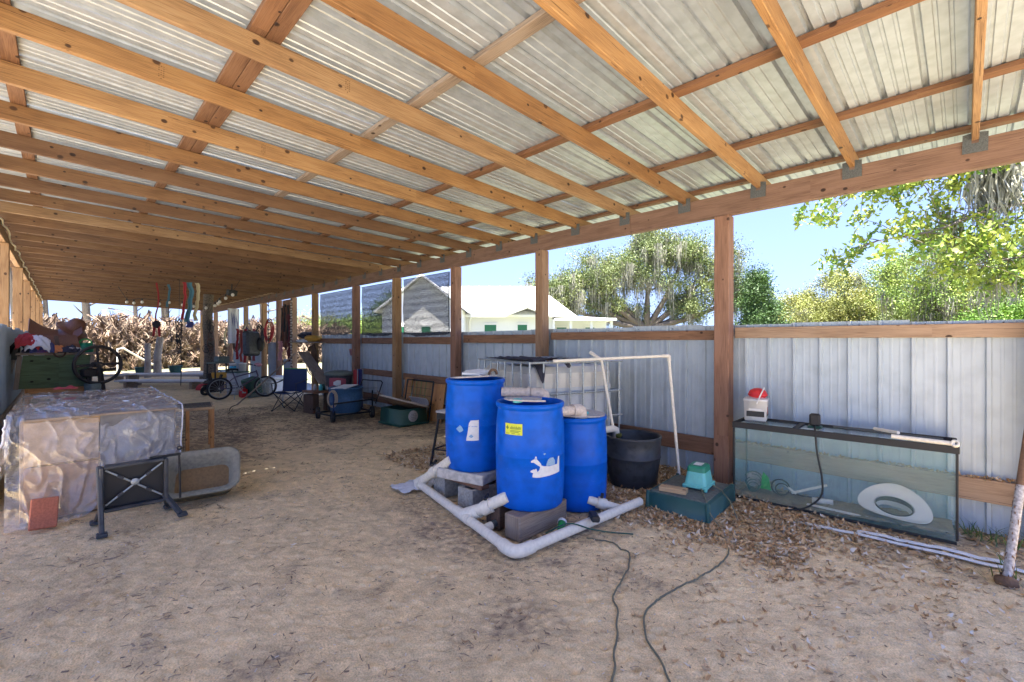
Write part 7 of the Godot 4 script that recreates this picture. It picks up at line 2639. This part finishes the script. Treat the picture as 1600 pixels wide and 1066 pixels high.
	tube(st, [Vector3(0.36, 0.27, 0.05), Vector3(0.30, 0.0, 0.20)], 0.009, 6)
	obj("kickstand", st, M.steel, b)

# ---------------------------------------------------------------- leaf litter, twigs, mulch
func build_litter():
	var r = RandomNumberGenerator.new()
	r.seed = 301
	# one curled dry leaf, 1 m long before scaling
	var leaf_mesh = func(curl, w, sd):
		var st = S()
		patch(st, func(u, v):
			var wid = w * pow(sin(PI * clampf(u, 0.02, 0.98)), 0.8)
			var b = (v - 0.5) * 2.0
			return Vector3(u - 0.5, curl * (0.5 * pow(u - 0.5, 2.0) * 2.0 + 0.35 * b * b * wid), b * wid + 0.06 * sin(u * 5.0 + sd)), 6, 2)
		return mesh_of(st, M.dry)
	var shapes = [leaf_mesh.call(0.7, 0.17, 0.0), leaf_mesh.call(1.5, 0.21, 1.0), leaf_mesh.call(-0.8, 0.19, 2.0)]
	var xs = [[], [], []]
	var cs = [[], [], []]
	var drop = func(x, z, lift, size):
		var k = r.randi_range(0, 2)
		var y = height_at(x, z) + lift
		var b = Basis.from_euler(Vector3(r.randfn() * 0.35, r.randf() * TAU, r.randfn() * 0.35)).scaled(Vector3.ONE * size)
		xs[k].append(Transform3D(b, Vector3(x, y + size * 0.10, z)))
		var c = Vector3(0.46, 0.26, 0.11).lerp(Vector3(0.76, 0.54, 0.30), r.randf()) * r.randf_range(0.6, 1.1)
		if r.randf() < 0.12:
			c = Vector3(0.74, 0.64, 0.50)
		cs[k].append(Color(c.x, c.y, c.z))
	var blocked = func(x, z):
		return (x > 3.86 and x < 4.61 and z > -2.12 and z < -1.55) or (Vector2(x - 3.491, z + 2.634).length() < 0.29) or (Vector2(x - 4.416, z + 2.56).length() < 0.25) or (x > 4.78 and x < 5.22 and z > -1.62 and z < -0.04) or (Vector2(x - 5.155, z + 1.875).length() < 0.12)
	var n = noise(302, 1.5, 3)
	var count = 0
	while count < 8600:
		var x = r.randf_range(3.0, 5.28)
		var z = r.randf_range(-3.1, 0.7)
		# thickest round the green box, thinning towards the open sand
		var d = smoothstep(3.15, 3.9, x + 0.25 * n.get_noise_2d(x * 1.5, z * 1.5)) * smoothstep(0.75, -0.9, z - (x - 3.9) * 0.55)
		d *= 0.25 + 0.75 * smoothstep(-0.35, 0.2, n.get_noise_2d(x, z))
		if z < -0.8 and x > 3.5:
			d = maxf(d, 0.75 * smoothstep(3.35, 3.7, x))
		if z > -0.8:
			d *= lerpf(0.9, 0.30, smoothstep(-0.8, 0.1, z)) * (0.35 + 0.65 * smoothstep(4.2, 4.6, x))
		if r.randf() > d:
			continue
		count += 1
		if blocked.call(x, z):
			continue
		drop.call(x, z, r.randf() * 0.018 * d, r.randf_range(0.03, 0.072))
	for i in 420:
		drop.call(r.randf_range(5.255, 5.29), r.randf_range(-1.78, 0.6), 0.452, r.randf_range(0.03, 0.06))
	for i in 1500:
		# strip at the foot of the fence and behind the tall drum
		var x = r.randf_range(3.0, 4.2)
		var z = r.randf_range(-5.6, -4.0)
		drop.call(x, z, r.randf() * 0.012, r.randf_range(0.03, 0.07))
	for i in 1700:
		# loose drifts over the sand before the tank
		var x = r.randf_range(2.0, 4.6)
		var z = r.randf_range(-1.7, 0.45)
		if r.randf() < smoothstep(0.0, 0.35, n.get_noise_2d(x * 1.3 + 4.0, z * 1.3)) + 0.10:
			drop.call(x, z, 0.0, r.randf_range(0.018, 0.05))
	for i in 1500:
		# scattered over the open sand
		var x = r.randf_range(-0.6, 4.6)
		var z = r.randf_range(-6.0, 0.5)
		if r.randf() < 0.25 + 0.75 * mulch_at(x, z) and x + 0.8 > r.randf() * 4.5:
			drop.call(x, z, 0.0, r.randf_range(0.018, 0.055))
	for k in 3:
		var o = swarm("fallen_leaves", shapes[k], xs[k], cs[k])
		o.set_meta("kind", "stuff")
		o.set_meta("label", "brown dry leaves lying along the fence and sand")
		o.set_meta("category", "leaves")
	# twigs and mulch flakes
	var st = S()
	tube(st, [Vector3(-0.5, 0, 0), Vector3(0.0, 0.04, 0.05), Vector3(0.5, 0, 0)], [0.035, 0.04, 0.03], 4)
	var twig = mesh_of(st, M.dry)
	st = S()
	cbox(st, Transform3D(), Vector3(1.0, 0.12, 0.30), 0.0)
	var flake = mesh_of(st, M.dry)
	var tx = []
	var tc = []
	var fx = []
	var fc = []
	for i in 56000:
		var x = r.randf_range(-0.8, 5.1)
		var z = -pow(r.randf(), 1.3) * 12.5 + 0.5
		var m = mulch_at(x, z) + maxf(0.0, cn1.get_noise_2d(x * 2.3 + 9, z * 2.3)) * 0.9
		if r.randf() > 0.05 + m * 0.95:
			continue
		var y = height_at(x, z)
		var far = 1.0 + 0.10 * absf(z)
		if r.randf() < 0.45:
			tx.append(Transform3D(Basis.from_euler(Vector3(0, r.randf() * TAU, r.randfn() * 0.1)).scaled(Vector3.ONE * r.randf_range(0.012, 0.045) * far), Vector3(x, y + 0.001, z)))
			var c = Vector3(0.16, 0.11, 0.07).lerp(Vector3(0.34, 0.25, 0.17), r.randf())
			tc.append(Color(c.x, c.y, c.z))
		else:
			fx.append(Transform3D(Basis.from_euler(Vector3(r.randfn() * 0.25, r.randf() * TAU, r.randfn() * 0.25)).scaled(Vector3.ONE * r.randf_range(0.006, 0.022) * far), Vector3(x, y + 0.0015, z)))
			var c = Vector3(0.16, 0.11, 0.07).lerp(Vector3(0.45, 0.32, 0.20), r.randf())
			fc.append(Color(c.x, c.y, c.z))
	for i in 2600:
		var x = r.randf_range(-0.6, 4.8)
		var z = r.randf_range(-5.5, 0.4)
		fx.append(Transform3D(Basis.from_euler(Vector3(r.randfn() * 0.3, r.randf() * TAU, r.randfn() * 0.3)).scaled(Vector3.ONE * r.randf_range(0.006, 0.020)), Vector3(x, height_at(x, z) + 0.002, z)))
		var v = r.randf_range(0.7, 1.1)
		fc.append(Color(0.66 * v, 0.56 * v, 0.44 * v))
	for q in [["twigs", twig, tx, tc, "small grey twigs scattered over the sand"], ["mulch", flake, fx, fc, "dark bark flakes trodden into the sand"]]:
		var o = swarm(q[0], q[1], q[2], q[3])
		o.set_meta("kind", "stuff")
		o.set_meta("label", q[4])
		o.set_meta("category", q[0])
	# weeds at the fence foot
	st = S()
	for k in 160:
		var p = Vector3(5.12 + r.randfn() * 0.06, 0, r.randf_range(-0.02, 0.75))
		if k > 120:
			p = Vector3(4.35 + r.randfn() * 0.12, 0, 0.30 + r.randfn() * 0.12)
		var d = Vector3(r.randfn() * 0.06, r.randf_range(0.04, 0.14), r.randfn() * 0.06)
		var w = Vector3(r.randfn(), 0, r.randfn()).normalized() * 0.004
		var g = r.randf_range(0.6, 1.2)
		st.set_color(Color(0.10 * g, 0.17 * g, 0.035 * g))
		quad(st, p - w, p + w, p + d * 0.6 + w * 0.7, p + d * 0.6 - w * 0.7)
		tri(st, p + d * 0.6 - w * 0.7, p + d * 0.6 + w * 0.7, p + d + Vector3(d.x, -0.01, d.z) * 0.6, Vector3.UP)
	var wd = obj("grass_tufts", st, M.leaf)
	wd.set_meta("kind", "stuff")
	wd.set_meta("label", "green grass tufts at the foot of the metal fence")
	wd.set_meta("category", "grass")
